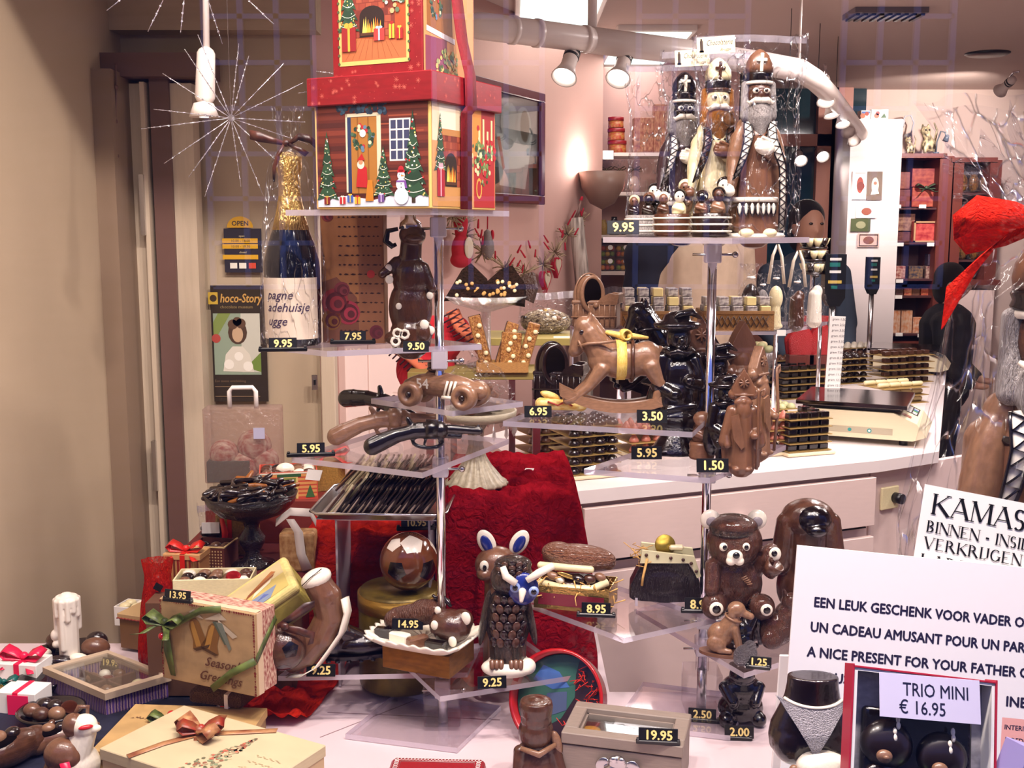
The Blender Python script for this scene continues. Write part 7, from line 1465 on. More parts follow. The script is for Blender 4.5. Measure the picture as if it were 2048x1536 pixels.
# bowl and boats of chocolate, wrapped animal, bottom corner
t = fig('chocolate_bowl', 'dark bowl with round chocolates before the clear-lidded box', 'bowl', 104,1446,.757); b=MB(); b.lathe([(0,0),(36,0),(58,18),(66,30),(60,30),(50,18),(0,10)], seg=36); build('bowl', b, BLACKC, t)
for x, y, m in ((-36,-6, MILK),(-10,-24, MILKD),(4,10, DARK),(34,6, mat('copper_foil', '7a3a20', .3,.5, bump=.8)),(20,-22, CARAM),(-20,18, DARK)): b=MB(); b.ell((x, y, 30),(17,15,14)); build('chocolate', b, m, t)
def clog(lab, px, py, rz, m, s):
 t = fig('chocolate_clog', lab, 'chocolate clog', px, py, .757, None, rz, None, s); b = MB(True); b.ell((0,0,30),(62,28,30)); b.ell((44,0,26),(36,26,26)); b.cap((70,0,30),(84,0,44),12,6); b.ell((-50,0,28),(26,27,26)); organic('shell', b, m, t, 2,2)
 b=MB(); b.ell((-16,0,50),(38,20,12)); build('hollow_filler', b, HOLL, t); b=MB(); b.ell((-24,0,60),(16,14,12)); build('praline', b, CARAM, t); b=MB(); b.ell((2,-4,60),(14,12,10)); build('praline', b, DARK, t)
clog('milk chocolate clog filled with sweets at the lower corner, nearer the frame edge', 24,1530,60, MILKD, 1.15); clog('dark-edged milk chocolate clog beside the striped box corner', 122,1500,30, MILK, .85)
t = thing('chocolate_animal', 'brown and white chocolate animal with red tongue and pink ribbon collar, bottom corner', 'chocolate figure', on(150,1580,.757),30, None, mpp(on(150,1580,.757)))
b = MB(True); b.ell((0,0,50),(52,36,50)); b.cap((0,0,60),(20,-8,118),34,26); b.ell((22,-14,136),(26,24,24)); organic('body', b, WHITEC, t, 2.2,3)
b = MB(True); b.ell((-16,-8,84),(40,32,34),(0,20,0)); b.ell((4,-4,138),(22,24,24)); b.cap((-40,0,60),(-60,-10,30),16,10); organic('brown_coat', b, MILK, t, 2.2,3)
b=MB(); b.ell((38,-28,132),(14,8,8)); build('snout', b, WHITEC, t); b=MB(); b.ell((22,-36,142),(14,5,5)); build('mouth', b, mat('red_sugar', 'c81a24', .3), t); b=MB(); strip(b, [(-22,-46,84),(-16,-50,50),(-12,-48,6)], [V((9,0,0))] * 3,(0,-1,0),1.5); build('ribbon', b, PINKR, t); b=MB(); b.tube([(6,0,156),(16,0,172),(32,-4,170),(30,-6,150)], [3,5,5,3], 8); build('ear', b, MILK, t); b=MB(); b.disc(24,44,10,-40); b.pose((24,-40,44)); b.ell((0,0,0),(10,4,9)); build('rosette', b, mat('pink_sugar', 'd88a94', .4), t)
# hanging glitter stars
GLT = mat('glitter_wire', 'e6e2ea', .2,.8, bump=.8, bscale=90)
def star(lab, c, n, L, seed, Y, hang=True):
 t = thing('star_ornament', lab, 'ornament', c, 0, 'glitter star ornaments'); rng = random.Random(seed); b = MB()
 for i in range(n):
  a = 2 * pi * i / n + rng.uniform(-.1,.1); e = rng.uniform(-.5,.5); d = V((cos(a) * cos(e), sin(e) * .6, sin(a) * cos(e))); l = L * rng.uniform(.75,1.05); b.tube([d * .004, d * l], [.0006,.0006], 4)
  for k in range(9): q = d * l * (.15 + .09 * k + rng.uniform(-.02,.02)); b.ell(q, .0016, seg=5, rings=4)
 build('spokes', b, GLT, t)
 b=MB(); b.ell((0,0,0),.006, seg=10, rings=6); build('hub', b, GLT, t)
 if hang: b=MB(); b.tube([(0,0,0),(0,0, CZ - c.z)], .0004,4); build('thread', b, GLT, t)
star('glitter wire star hanging between the door frame and the champagne bottle', at(462,236,1.9),17,.145,3,1.9)
star('glitter wire star hidden behind the gift boxes, only its tips showing', at(770,160,1.98),13,.165,5,1.98)
star('glitter wire star above the frame, its lower spokes hanging into view', at(380,-110,1.5),15,.14,8,1.5)
# ================================================================ counter
CT = .92
A_, B_, B2_, C_ = on(1122,986, CT), on(1760,921, CT), on(1878,903, CT), on(1893,738, CT)
poly = [p.xy for p in (A_, B_, B2_, C_, V((1.5,5.35,0)), V((1.15,4.40,0)), V((.35,4.25,0)), V((-.10,3.55,0)))]
b=MB(); b.slab(poly, CT - .035, CT); build('worktop', b, LAMT, None, 'long white worktop running back past the scales', 'worktop')
fd = (B_ - A_).normalized(); fn_ = V((fd.y, -fd.x, 0)); fl_ = (B_ - A_).length; frz = math.degrees(atan2(fd.y, fd.x))
t = thing('drawer_cabinet', 'pale pink laminate drawer cabinet under the white worktop', 'cabinet', V((A_.x, A_.y, 0)) - fn_ * .012, frz); hb = CT - .037
b=MB(); b.box((fl_ / 2,.28, hb / 2),(fl_ - .02,.52, hb)); build('body', b, LAM, t)
b=MB(); b.box((.045,-.004, hb / 2),(.035,.012, hb - .01),.001); build('stile', b, mat('light_brown_edge', 'c49a86', .5), t)
dx = .068; dw = fl_ - dx - .012
b=MB(); b.box((dx + dw / 2,-.006, hb - .085),(dw, .018,.145),.001); d_ = build('drawer', b, LAM, t); b=MB(); b.box((dx + dw / 2,-.006,(hb - .185) / 2),(dw, .018, hb - .20),.001); d2 = build('door', b, LAM, t)
b=MB(); b.lathe([(.006,0),(.006,.012),(.014,.018),(.012,.028),(0,.03)], c=(dx + dw * .5,-.015, hb - .085), rot=(90,0,0), seg=18); build('knob', b, WHITE, d_)
b=MB(); b.lathe([(.006,0),(.006,.012),(.014,.018),(.012,.028),(0,.03)], c=(dx + .04,-.015, hb - .3), rot=(90,0,0), seg=18); build('knob', b, WHITE, d2)
b=MB(); b.box((fl_ / 2,.05, hb - .166),(fl_ - .06,.1,.004)); build('shadow_gap', b, BLACK, t)
e_ = (B2_ - B_).normalized(); t = thing('side_panel', 'short beige end panel beyond the drawer cabinet, holding the wall socket', 'panel', V((B_.x, B_.y, .55)), math.degrees(atan2(e_.y, e_.x))); b=MB(); b.box(((B2_ - B_).length / 2 + .12,.05,.165),((B2_ - B_).length + .22,.02,.33),.001); build('panel', b, LAM, t)
ps = on(1808,976,.80); t = thing('power_socket', 'cream double wall socket with a dark plug below the worktop', 'socket', V((B_.x, B_.y, 0)) + e_ * .085 + V((e_.y, -e_.x, 0)) * -.035 + V((0,0,.79)), math.degrees(atan2(e_.y, e_.x))); b=MB(); b.box((0,-.004,0),(.075,.01,.07),.003); build('plate', b, IVORY, t); b=MB(); b.cyl((.018,-.008,0),.016,.03,14, rot=(90,0,0)); build('plug', b, BLACK, t)
# weighing scales
def scale(lab, p, rz, s):
 t = thing('weighing_scale', lab, 'weighing scale', p, rz, 'shop weighing scales', s)
 b=MB(); b.prism([(-.17,.02),(.16,.02),(.20,.035),(.17,.075),(.10,.105),(-.15,.105),(-.17,.09)], -.15,.15); build('body', b, mat('cream_scale_plastic', 'ddd0b0', .4), t)
 b=MB(); b.box((-.03,0,.125),(.34,.32,.014),.002); pl = build('platter', b, mat('dark_mirror_steel', '6a6468', .12,1), t); b=MB(); b.box((-.03,0,.115),(.30,.28,.012)); build('platter_base', b, BLACK, t)
 b=MB(); b.usec = True
 def kp(u0, u1, v0, v1, c, e=.0008):
  b.col(c); P_ = lambda u, v: V((.10 + .07 * v, -.13 + .26 * u, .105 - .03 * v)) + V((.39,0,.92)) * e; b.add([P_(u0, v0), P_(u1, v0), P_(u1, v1), P_(u0, v1)], [[0,3,2,1]], False); b.f[-1] = b.f[-1][::-1]
 kp(.45,.97,.1,.9, '2a2c30')
 for i in range(5):
  for k in range(3): kp(.48 + i * .085,.55 + i * .085,.15 + k * .25,.34 + k * .25, ['d8d8d8', 'd8d8d8', '3aa050', '4a7ac0', 'd8d8d8'][i if k > 1 else 0], .0014)
 kp(.1,.25,.3,.7, 'a06a5a'); build('keypad', b, P_GLOSS, t)
 b=MB(); b.usec = True; b.col('b0a68e').rect(-.10,.035,.10,.055,-.1508); b.col('1f8a86').disc(.03,.045,.007,-.1512).disc(-.03,.045,.006,-.1512); b.col('f4f4f4').disc(.03,.045,.0035,-.1516); build('front_strip', b, P_GLOSS, t)
 for x, y in ((-.13,-.11),(.13,-.11),(-.13,.11),(.13,.11)): b=MB(); b.cyl((x, y, 0),.013,.021,12); build('foot', b, BLACK, t)
 return t
p = on(1838,897, CT); scale('nearer cream weighing scale with steel platter and coloured keypad', p + rotv(-.18,.15,-24),-24,1.0)
p = on(1868,752, CT); scale('further cream weighing scale at the back end of the worktop', p + rotv(-.12,.14,-24),-24,.9)
def readout(lab, px, py0, py1, ybase, Y, w):
 p = at(px, ybase, Y); t = thing('price_display', lab, 'price display', V((p.x, Y, CT)),0, 'black price displays on poles'); z0, z1 = at(px, py1, Y).z - CT, at(px, py0, Y).z - CT
 b=MB(); b.cyl((0,0,0),.012, z0 + .02,12); build('pole', b, STEEL, t)
 b=MB(); b.prism([(-w / 2, z0 + .03),(-w * .25, z0),(w * .25, z0),(w / 2, z0 + .03),(w / 2, z1),(-w / 2, z1)], -.025,.025); hd = build('head', b, BLACK, t)
 b=MB(); b.usec = True; h = z1 - z0; b.col('c9c6c0').rect(-w * .3, z1 - h * .12, w * .25, z1 - h * .07,-.0256).rect(-w * .3, z1 - h * .36, w * .25, z1 - h * .31,-.0256); b.col('1f5f54').rect(-w * .3, z1 - h * .24, w * .2, z1 - h * .16,-.0256); b.col('b59a4a').rect(-w * .35, z1 - h * .56, w * .3, z1 - h * .50,-.0256); b.col('1f5f54').rect(-w * .2, z1 - h * .66, w * .1, z1 - h * .6,-.0256); build('readouts', b, P_GLOSS, hd)
readout('nearer black price display on a pole behind the price list', 1657,508,612,800,4.0,.075)
readout('further black price display on a pole before the white pillar', 1737,514,588,718,5.2,.055)
p = at(1661,800,3.75); t = thing('price_list', 'tall white paper price list strip standing on the counter', 'price list', V((p.x, 3.75, CT)),-6); k = mpp(p); zl0 = (p.z - CT) / k
b=MB(); b.pose((0,0,0),(0,2,0), k); b.box((0,0, zl0 + 84),(30,1.2,168)); build('sheet', b, PAPER, t); b=MB(); b.pose((0,0,0),(0,2,0), k)
for i in range(15): b.text('gram ' + str(i + 1) + '.50', -10, zl0 + 160 - 11 * i, 4.5,-1)
build('printed_lines', b, mat('grey_print', '6a6468', .7), t); b=MB(); b.pose((0,0,0),(0,2,0), k); b.box((0,2, zl0 / 2),(20,6, zl0)); build('holder', b, MILKD, t)

# ================================================================ trays of pralines on the counter
PRM = {}
def prmesh(kind, m, shape):
 b = MB()
 if shape == 'dome': b.lathe([(.016,0),(.0165,.004),(.013,.013),(.006,.018),(0,.019)], seg=14)
 elif shape == 'block': b.box((0,0,.009),(.03,.026,.018),.003, seg=2)
 elif shape == 'log': b.cap((-.018,0,.010),(.018,0,.010),.010,.010,10)
 elif shape == 'cone': b.lathe([(.015,0),(.016,.005),(.011,.014),(.004,.024),(0,.026)], seg=12, flute=.05, nf=6)
 PRM[kind] = meshof('praline', b, m)
PINKC = mat('pink_praline', 'b8705f', .4); GREENC = mat('pale_green_praline', 'b9b98a', .45)
for k, m, s_ in (('dark', DARK, 'dome'),('darkb', BLACKC, 'block'),('milk', MILK, 'dome'),('milkb', MILKD, 'block'),('ivory', IVORY, 'log'),('pink', PINKC, 'cone'),('green', GREENC, 'dome'),('white', WHITEC, 'dome')): prmesh(k, m, s_)
def praline(kind, p, rz, label, group):
 o = bpy.data.objects.new('praline', PRM[kind]); COL.objects.link(o); o.location = p; o.rotation_euler.z = rz; return tagit(o, label, 'praline', group)
BOARD = mat('gold_edged_board', 'a88a50', .4,.3); BOARDD = mat('dark_board', '3a2a1c', .6); TRW = mat('white_shop_tray', 'e6d6b4', .4)
def stack(where, p, rz, w, d, n, kind, step, nx, ny, full=True, tray=True, only=None, board=BOARD):
 """n boards of pralines on top of each other; those you can see (rim rows, and the whole top board) are built"""
 z = p.z
 if tray:
  t = thing('serving_tray', 'cream tray under the ' + where, 'tray', p, rz, 'cream trays on the counter'); b=MB(); b.box((0,0,.006),(w + .02, d + .02,.010),.004, seg=2); build('tray', b, TRW, t); z += .0125
 for i in range(n):
  o = build('praline_board', (lambda bb: (bb.box((0,0,.0011),(w, d, .0022)), bb)[1])(MB()), board, None, 'thin gold-edged board in the ' + where, 'board', 'boards in the ' + where, None, V((p.x, p.y, z)), rz)
  for a in range(nx):
   for c in range(ny):
    top_ = i == n - 1 and full
    if top_ or c == 0 or a == nx - 1 or a == 0:
     if not top_ and a == 0 and c: continue
     x, y = -w / 2 + w * (a + .5) / nx, -d / 2 + d * (c + .5) / ny; q = V((p.x, p.y, z + .0024)) + rotv(x, y, rz)
     praline(only if only and i < n - 1 else kind, q, R(rz), {'dark': 'dark round', 'darkb': 'black square', 'milk': 'milk chocolate round', 'milkb': 'milk chocolate square', 'ivory': 'cream log-shaped', 'pink': 'pink peaked', 'green': 'pale green round', 'white': 'white round'}[only if only and i < n - 1 else kind] + ' praline in the ' + where, 'pralines in the ' + where)
  z += step
 return z
p = on(1140,962, CT); stack('tall dark stack at the near worktop end', p + V((.045,.10,0)),22,.155,.15,6, 'dark', .026,4,4)
p = on(1065,950, CT); stack('brown stack behind the cake stand', p + V((.04,.24,0)),22,.15,.15,5, 'milk', .027,4,3, tray=False)
p = on(1270,935, CT); stack('low pink tray behind the page shelf', p + V((.05,.22,0)),22,.16,.15,3, 'pink', .030,4,3)
p = on(1640,918, CT); stack('black stack beside the nearer scale', p + V((-.04,.12,0)),20,.15,.15,5, 'darkb', .024,4,3, full=False)
p = on(1560,922, CT); stack('pink stack behind the front milk bishop', p + V((-.03,.14,0)),20,.13,.15,4, 'pink', .031,4,3)
p = on(1555,850, CT); stack('green tray behind the pink stack', p + V((0,.18,0)),20,.2,.12,2, 'green', .03,5,3, tray=False)
p = on(1605,800, CT); stack('blue-black stack below the glass shelf', p + V((0,.10,0)),22,.22,.14,5, 'darkb', .028,5,2, tray=False)
p = on(1806,812, CT); stack('cream stack behind the nearer scale', p + V((.0,.12,0)),22,.22,.16,3, 'ivory', .030,4,2, tray=False)
p = on(1822,772, CT); stack('brown stack between the two scales', p + V((.0,.16,0)),22,.26,.16,5, 'milkb', .030,6,2, tray=False)
p = on(1700,770, CT); stack('dark stack in mid-worktop', p + V((.0,.10,0)),22,.2,.14,5, 'dark', .027,5,2, tray=False)
p = on(1720,735, CT); stack('white-topped stack before the pillar', p + V((-.02,.10,0)),22,.24,.14,4, 'white', .03,6,3, tray=False, only='milk')
p = on(1590,735, CT); stack('brown tray under the glass shelf', p + V((-.0,.10,0)),22,.26,.14,2, 'milk', .03,7,2, tray=False)
p = on(1665,838, CT); stack('loose tray at the foot of the price list', p + V((0,.06,0)),22,.14,.10,2, 'milkb', .03,3,2, tray=False)

# ================================================================ raised glass shelf with baskets and bags
YG = 3.72; ZG = zl(1540,663, YG); g0 = at(1235,668, YG); g1 = at(1562,663, YG); g2 = at(1655,640, YG + .35)
t = thing('glass_shelf', 'raised glass shelf on chrome posts above the counter', 'shelf', V((g1.x, YG, CT)))
c = V(t.location); b=MB(); b.edge = 1; zz = ZG - CT
b.slab([(g0.x - c.x, g0.y - c.y),(g1.x - c.x, g1.y - c.y),(at(1655,640, YG + .4).x - c.x, .4),(at(1240,640, YG + .4).x - c.x, .4)], zz - .012, zz); build('glass', b, [ACR, ACRE], t)
for px, dy in ((1240,.02),(1552,.03),(1640,.36),(1260,.36)): q = at(px, 660, YG + dy); b=MB(); b.cyl((q.x - c.x, q.y - c.y, 0),.008, zz - .012,12); build('post', b, CHROME, t)
b=MB(); b.box((.0,-.006, zz - .004),(.03,.003,.02)); build('price_clip', b, PAPER, t)
def basket(lab, px0, px1, Y, n, rows, g):
 a, e = at(px0,660, Y), at(px1,660, Y); w = e.x - a.x; t = thing('wicker_basket', lab, 'basket', V(((a.x + e.x) / 2, Y + .08, ZG)))
 b=MB(); h = .062
 for c_, d_ in (((0,-.075, h / 2),(w, .008, h)),((0,.075, h / 2),(w, .008, h)),((-w / 2,0, h / 2),(.008,.15, h)),((w / 2,0, h / 2),(.008,.15, h)),((0,0,.004),(w, .15,.008))): b.box(c_, d_)
 build('basket', b, WICK, t)
 b = MB()
 for k in range(int(w / .02)): x = -w / 2 + .01 + k * .02; b.tube([(x - .01,-.081,.012),(x + .01,-.081,.05)], .0022,5); b.tube([(x + .01,-.081,.012),(x - .01,-.081,.05)], .0022,5)
 build('lattice', b, mat('dark_wicker', '4a2f16', .6), t)
 b=MB(); b.tube([(-w / 2,-.079, h),(w / 2,-.079, h),(w / 2,.079, h),(-w / 2,.079, h)], .006,8, closed=True); build('rim', b, WICK, t)
 bm_ = MB(); bm_.box((0,0,.014),(.034,.034,.028),.002); m1 = meshof('block', bm_, mat('printed_block_wrap', 'c8c0b8', .35, c2='6a5f64', nscale=3)); m2 = meshof('block', bm_, mat('cream_block_wrap', 'dcc88a', .35, vary=.15))
 for r in range(rows):
  for k in range(n):
   for j in range(2 if r else 3):
    o = bpy.data.objects.new('wrapped_block', m2 if (k + j + r) % 4 == 0 else m1); COL.objects.link(o); o.location = V(t.location) + V((-w / 2 + w * (k + .5) / n, -.055 + .042 * j + .02 * r, .055 + .030 * r)); o.rotation_euler.z = .12 * sin(k * 3 + j)
    tagit(o, ('cream' if (k + j + r) % 4 == 0 else 'grey printed') + ' foil-wrapped chocolate block in the ' + g, 'chocolate', 'wrapped blocks in the ' + g)
basket('wicker basket of wrapped blocks beside the milk chocolate pram', 1246,1392, YG + .02,5,3, 'basket beside the pram')
basket('wicker basket of wrapped blocks at the middle of the glass shelf', 1408,1546, YG + .03,5,2, 'basket by the clear bags')
def clearbag(lab, px, py, Y, h, w, m, shape, handle=False):
 t = fig('gift_bag', lab, 'gift bag', px, py, None, Y, 0, 'clear bags of chocolate figures'); t.location.z = ZG; b = MB(True)
 if shape == 'egg': b.ell((0,0, h * .4),(w * .36, w * .3, h * .4)); b.ell((0,0, h * .12),(w * .3, w * .26, h * .12))
 elif shape == 'tall': b.ell((0,0, h * .55),(w * .32, w * .28, h * .22)); b.cap((0,0, h * .1),(0,0, h * .5), w * .3, w * .2); b.ell((0,0, h * .05),(w * .36, w * .3, h * .06))
 else: b.cap((0,0, h * .1),(0,0, h * .55), w * .36, w * .3); b.ell((w * .1,0, h * .62),(w * .24, w * .2, h * .12))
 organic('figure', b, m, t, max(1.5, w / 24),2)
 build('clear_wrap', cellobag(lambda v: lerpt([(0, w * .5, w * .4,0),(.4, w * .5, w * .4, h * .5),(.68, w * .3, w * .26, h * .82),(.76, w * .1, w * .1, h * .9),(1, w * .4, w * .26, h * 1.15)], v),24,22, amp=.06, seed=px), CELLO, t)
 b=MB(); b.tube([(w * .12 * cos(a), w * .12 * sin(a), h * .9) for a in [k * pi / 6 for k in range(12)]], w * .04,6, closed=True); b.ell((0,-w * .12, h * .9),(w * .1, w * .06, w * .06)); build('tie', b, DARK if m is WHITEC else WHITE, t)
 if handle: b=MB(); strip(b, [(-w * .36,0, h * .8),(-w * .2,0, h * 1.3),(0,-2, h * 1.5),(w * .2,0, h * 1.3),(w * .36,0, h * .8)], [V((w * .07,0,0))] * 5,(0,-1,0),1); build('handle', b, mat('cream_plastic', 'ddd0bc', .4), t)
clearbag('clear bag with two round dark chocolates tied at the top', 1500,632, YG + .16,110,56, DARK, 'egg'); clearbag('clear bag with a cream snowman-shaped figure, handles behind', 1550,640, YG + .10,112,44, IVORY, 'tall', True); clearbag('clear bag with a plump milk chocolate figure', 1592,642, YG + .10,104,46, MILKD, 'fig', True); clearbag('clear bag with a pale pink and white figure beside the black display', 1628,640, YG + .22,110,44, WHITEC, 'fig'); clearbag('clear bag with a white shape above the dark rounds', 1524,628, YG + .24,90,40, BEARDG, 'egg')
t = fig('chocolate_tower', 'tiered tower of cream and dark chocolate flowers beside the price display', 'chocolate tower', 1622,642, None, YG + .30); t.location.z = ZG
b=MB(); b.cyl((0,0,0),5,150,12); build('stem', b, CHROME, t)
for i, (z, r) in enumerate(((100,22),(126,26),(150,27))):
 b=MB(); b.lathe([(0, z - 4),(r, z),(r, z + 3),(0, z + 3)], seg=24); tr_ = build('tier', b, DARK, t)
 for k in range(9): a = k * .698 + i * .3; b=MB(); b.lathe([(2, z + 2),(7, z + 10),(10, z + 20),(6, z + 18),(0, z + 14)], c=(r * .75 * cos(a), r * .75 * sin(a),0), seg=10, flute=.15, nf=5); build('flower', b, IVORY if (k + i) % 3 else DARK, tr_)
for px, lab, m in ((1600, 'red gift sack under the glass shelf, nearer the chrome post', REDC),(1640, 'red gift sack under the glass shelf, beside the price list', REDC)):
 t = fig('gift_bag', lab, 'gift bag', px, 708, None, 4.5); t.location.z = CT; zz = (at(px, 708,4.5).z - CT) / t.scale[0]
 b=MB(); b.grid(lambda u, v: V((lerpt([(0,26),(.4,30),(.75,12),(.8,9),(1,18)], v)[0] * cos(2 * pi * u) * (1 + .1 * sin(14 * pi * u)),16 * sin(2 * pi * u), zz + 76 * v)),30,12); build('sack', b, mat('shiny_red_sack', 'b01c20', .3, bump=.5), t); b=MB(); b.box((0,0, zz / 2),(50,30, zz),1); build('base_carton', b, WOODR, t)
t = fig('sweet_bowl', 'bowl of pale green sweets under the glass shelf', 'bowl', 1520,706, None, 4.45); t.location.z = CT; zz = (at(1520,706,4.45).z - CT) / t.scale[0]; b=MB(); b.lathe([(20,0),(20, zz * .3),(30, zz - 8),(36, zz + 4),(30, zz),(0, zz - 4)], seg=24); build('bowl', b, CRYS, t)
for i in range(9): b=MB(); b.ell((22 * cos(i * 2.4) * sqrt(i / 9),18 * sin(i * 2.4) * sqrt(i / 9), zz + 8 + 8 * (i < 4)),(9,8,7), seg=10, rings=7); build('sweet', b, GREENC if i % 3 else IVORY, t)

# ================================================================ rack of slabs, nuts and wrapped sweets before the slanted wall
YR1, YR0 = 2.86,2.62; ZR1 = zl(1090,668, YR1); ZR0 = zl(1005,742, YR0)
t = thing('sweet_rack', 'two-tier wooden rack holding wrapped sweets, nut slabs and a glass dish', 'rack', V((.0,2.78,0)))
b=MB(); b.box((.0,.08, ZR1 - .010),(.36,.22,.018),.001); build('upper_board', b, mat('olive_gold_board', '9a8a4a', .5), t); b=MB(); b.box((-.08,-.10, ZR0 - .010),(.34,.16,.018),.001); build('lower_board', b, mat('olive_gold_board_b', '8a7a42', .5), t)
for x, y, z in ((-.16,.19, ZR1),(.0,.19, ZR1),(-.2,-.14, ZR0),(.06,-.14, ZR0),(-.2,-.03, ZR0),(.06,-.03, ZR0)): b=MB(); b.box((x, y, (z - .02) / 2),(.018,.018, z - .02)); build('leg', b, STEEL, t)
b=MB(); b.box((.13,-.012, ZR1 - .008),(.05,.003,.022)); build('price_card', b, PAPER, t)
rng = random.Random(17)
t = fig('sweet_bag', 'clear bags of wrapped truffles piled beside the milk chocolate pram', 'sweets', 1092,662, None, YR1); t.location.z = ZR1
b = MB(True); b.ell((0,30,22),(52,36,26)); build('heap', b, mat('glossy_wrapped_truffles', '4a3428', .2, c2='c8b490', nscale=16, bump=.8, bscale=22, coat=.5), t)
for i in range(26): b=MB(); a = rng.uniform(0,6.28); r = rng.random(); b.ell((46 * r * cos(a),26 + 30 * r * sin(a),30 + 18 * (1 - r)),(6,5,5), seg=8, rings=6); build('truffle', b, [DARK, GOLDL, WHITEC, CARAM][i % 4], t)
flatbag(t, -60,62,84,34,9)
# glass dish with slabs
t = fig('glass_dish', 'cut-glass dish on a stem holding slabs of nut chocolate', 'dish', 972,612, None, 2.72); zz = (t.location.z - ZR0) / t.scale[0]
b=MB(); b.lathe([(40,-zz + .5),(40,-zz + 4),(10,-zz + 12),(9,-12),(34,-4),(64,4),(84,20),(80,20),(60,8),(0,2)], seg=40, sy=.7, flute=.015, nf=20); build('dish', b, CRYS, t)
NUTM = mat('nutty_dark_chocolate', '1a0f0c', .75, spec=.15, c2='33201a', nscale=14, bump=.7, bscale=24)
def slabtri(px, z, w, h, rot, lab, m, y=0, nuts=12, seed=0):
 s = thing('chocolate_slab', lab, 'chocolate slab', V(t.location) + V((px, y, z)) * t.scale[0], 0, None, t.scale[0]); b=MB(); b.pose((0,0,0), rot); b.prism([(-w / 2,0),(w / 2,0),(w * .42, h * .55),(w * .1, h),(-w * .1, h * .82)], -7,7); build('slab', b, m, s); rg = random.Random(seed)
 for i in range(nuts): b=MB(); b.pose((0,0,0), rot); u = rg.uniform(-.3,.3); b.ell((w * u, -8, h * rg.uniform(.08,.5)),(4,3.5,4), seg=8, rings=6); build('hazelnut', b, IVORY if i % 4 == 0 else KRAFT, s)
slabtri(-36,12,96,76,(-24,0,10), 'lavender-dark nut slab leaning at the near side of the glass dish', NUTM, 8,10,1); slabtri(24,10,110,80,(-30,8,-14), 'dark hazelnut slab with a pale broken edge, largest on the glass dish', NUTM, -8,22,2); slabtri(66,18,66,56,(-18,20,-30), 'thin squared dark tablet at the outer end of the glass dish', mat('squared_dark_chocolate', '3a2218', .4, bump=.4, bscale=16),12,0,3)
# crates of nut chocolate bars
t = fig('wooden_crate', 'small crate of hazelnut chocolate bars standing on end under the glass dish', 'crate', 1005,742, None, YR0); t.location.z = ZR0
b = MB()
for c_, d_ in (((0,-24,10),(100,3,20)),((0,24,10),(100,3,20)),((-50,0,10),(3,48,20)),((50,0,10),(3,48,20)),((0,0,1.5),(98,46,3))): b.box(c_, d_)
build('crate', b, mat('tan_crate', 'a87a42', .6, vary=.2), t); HZ = mat('hazelnut_chocolate', '8a5228', .35, c2='c08a4a', nscale=13, bump=.6, bscale=18)
for lab, x, y, rot, m, h in (('hazelnut bar leaning at the outer side of the crate', -30,0,(0,-14,0), HZ, 110),('dark-topped hazelnut bar leaning in the crate', -6,6,(-6,18,10), HZ, 96),('broad hazelnut bar facing out of the crate', 14,-8,(-8,4,0), HZ, 74),('hazelnut bar with a dark side at the far end of the crate', 38,2,(0,16,0), HZ, 96)):
 s = thing('chocolate_bar', lab, 'chocolate bar', V(t.location) + V((x, y, 4)) * t.scale[0], 0, None, t.scale[0]); b=MB(); b.pose((0,0,0), rot); b.box((0,0, h / 2),(24 if h != 74 else 40,14, h),2); build('bar', b, m, s); b=MB(); b.pose((0,0,0), rot); b.box((0,4, h / 2),(25 if h != 74 else 41,8, h + 1),1); build('dark_back', b, DARK, s)
 for k in range(5): b=MB(); b.pose((0,0,0), rot); b.ell((6 * sin(k * 2),-8,14 + k * h * .17),(5,3,5), seg=8, rings=6); build('hazelnut', b, IVORY, s)
# plush doll behind
t = fig('plush_doll', 'plush doll in red with a striped scarf, behind the chrome pole', 'doll', 852,790, None, 2.74); t.location.z = max(t.location.z, 0); zz = t.location.z
b = MB(True); b.ell((0,0,50),(60,34,56)); b.ell((20,0,110),(56,34,50)); b.ell((60,0,130),(30,24,30)); organic('body', b, mat('red_plush', 'b01a26', .95), t, 3.2,3)
SCF = mat('striped_scarf', 'c86a4a', .9); SCF2 = mat('scarf_stripe', '3a1420', .9)
b=MB(); b.tube([(-56,-26,96),(-30,-36,84),(0,-38,60),(6,-38,40)], 20,10, flat=.5); b.tube([(56,-26,170),(70,-32,140),(96,-30,120),(110,-20,96)], 22,10, flat=.5); sc_ = build('scarf', b, SCF, t)
for k in range(9): b=MB(); p = V((-56 + 7 * k, -46 + .2 * k, 96 - 6 * k)); b.tube([p + V((-12,0,-12)), p + V((12,-2,12))], 1.6,5); build('stripe', b, SCF2, sc_)
for k in range(8): b=MB(); p = V((50 + 6 * k, -50,166 - 9 * k)); b.tube([p + V((-16,0,-8)), p + V((16,0,10))], 1.6,5); build('stripe', b, SCF2, sc_)
t['label'] = 'plush doll in red with a striped scarf, behind the chrome pole'
b=MB(); b.slab([(t.location.x - .09,2.70),(t.location.x + .03,2.70),(t.location.x + .03,2.80),(t.location.x - .09,2.80)], 0, zz - .001); build('display_column', b, PANEL, None, 'pale display column under the plush doll', 'column')
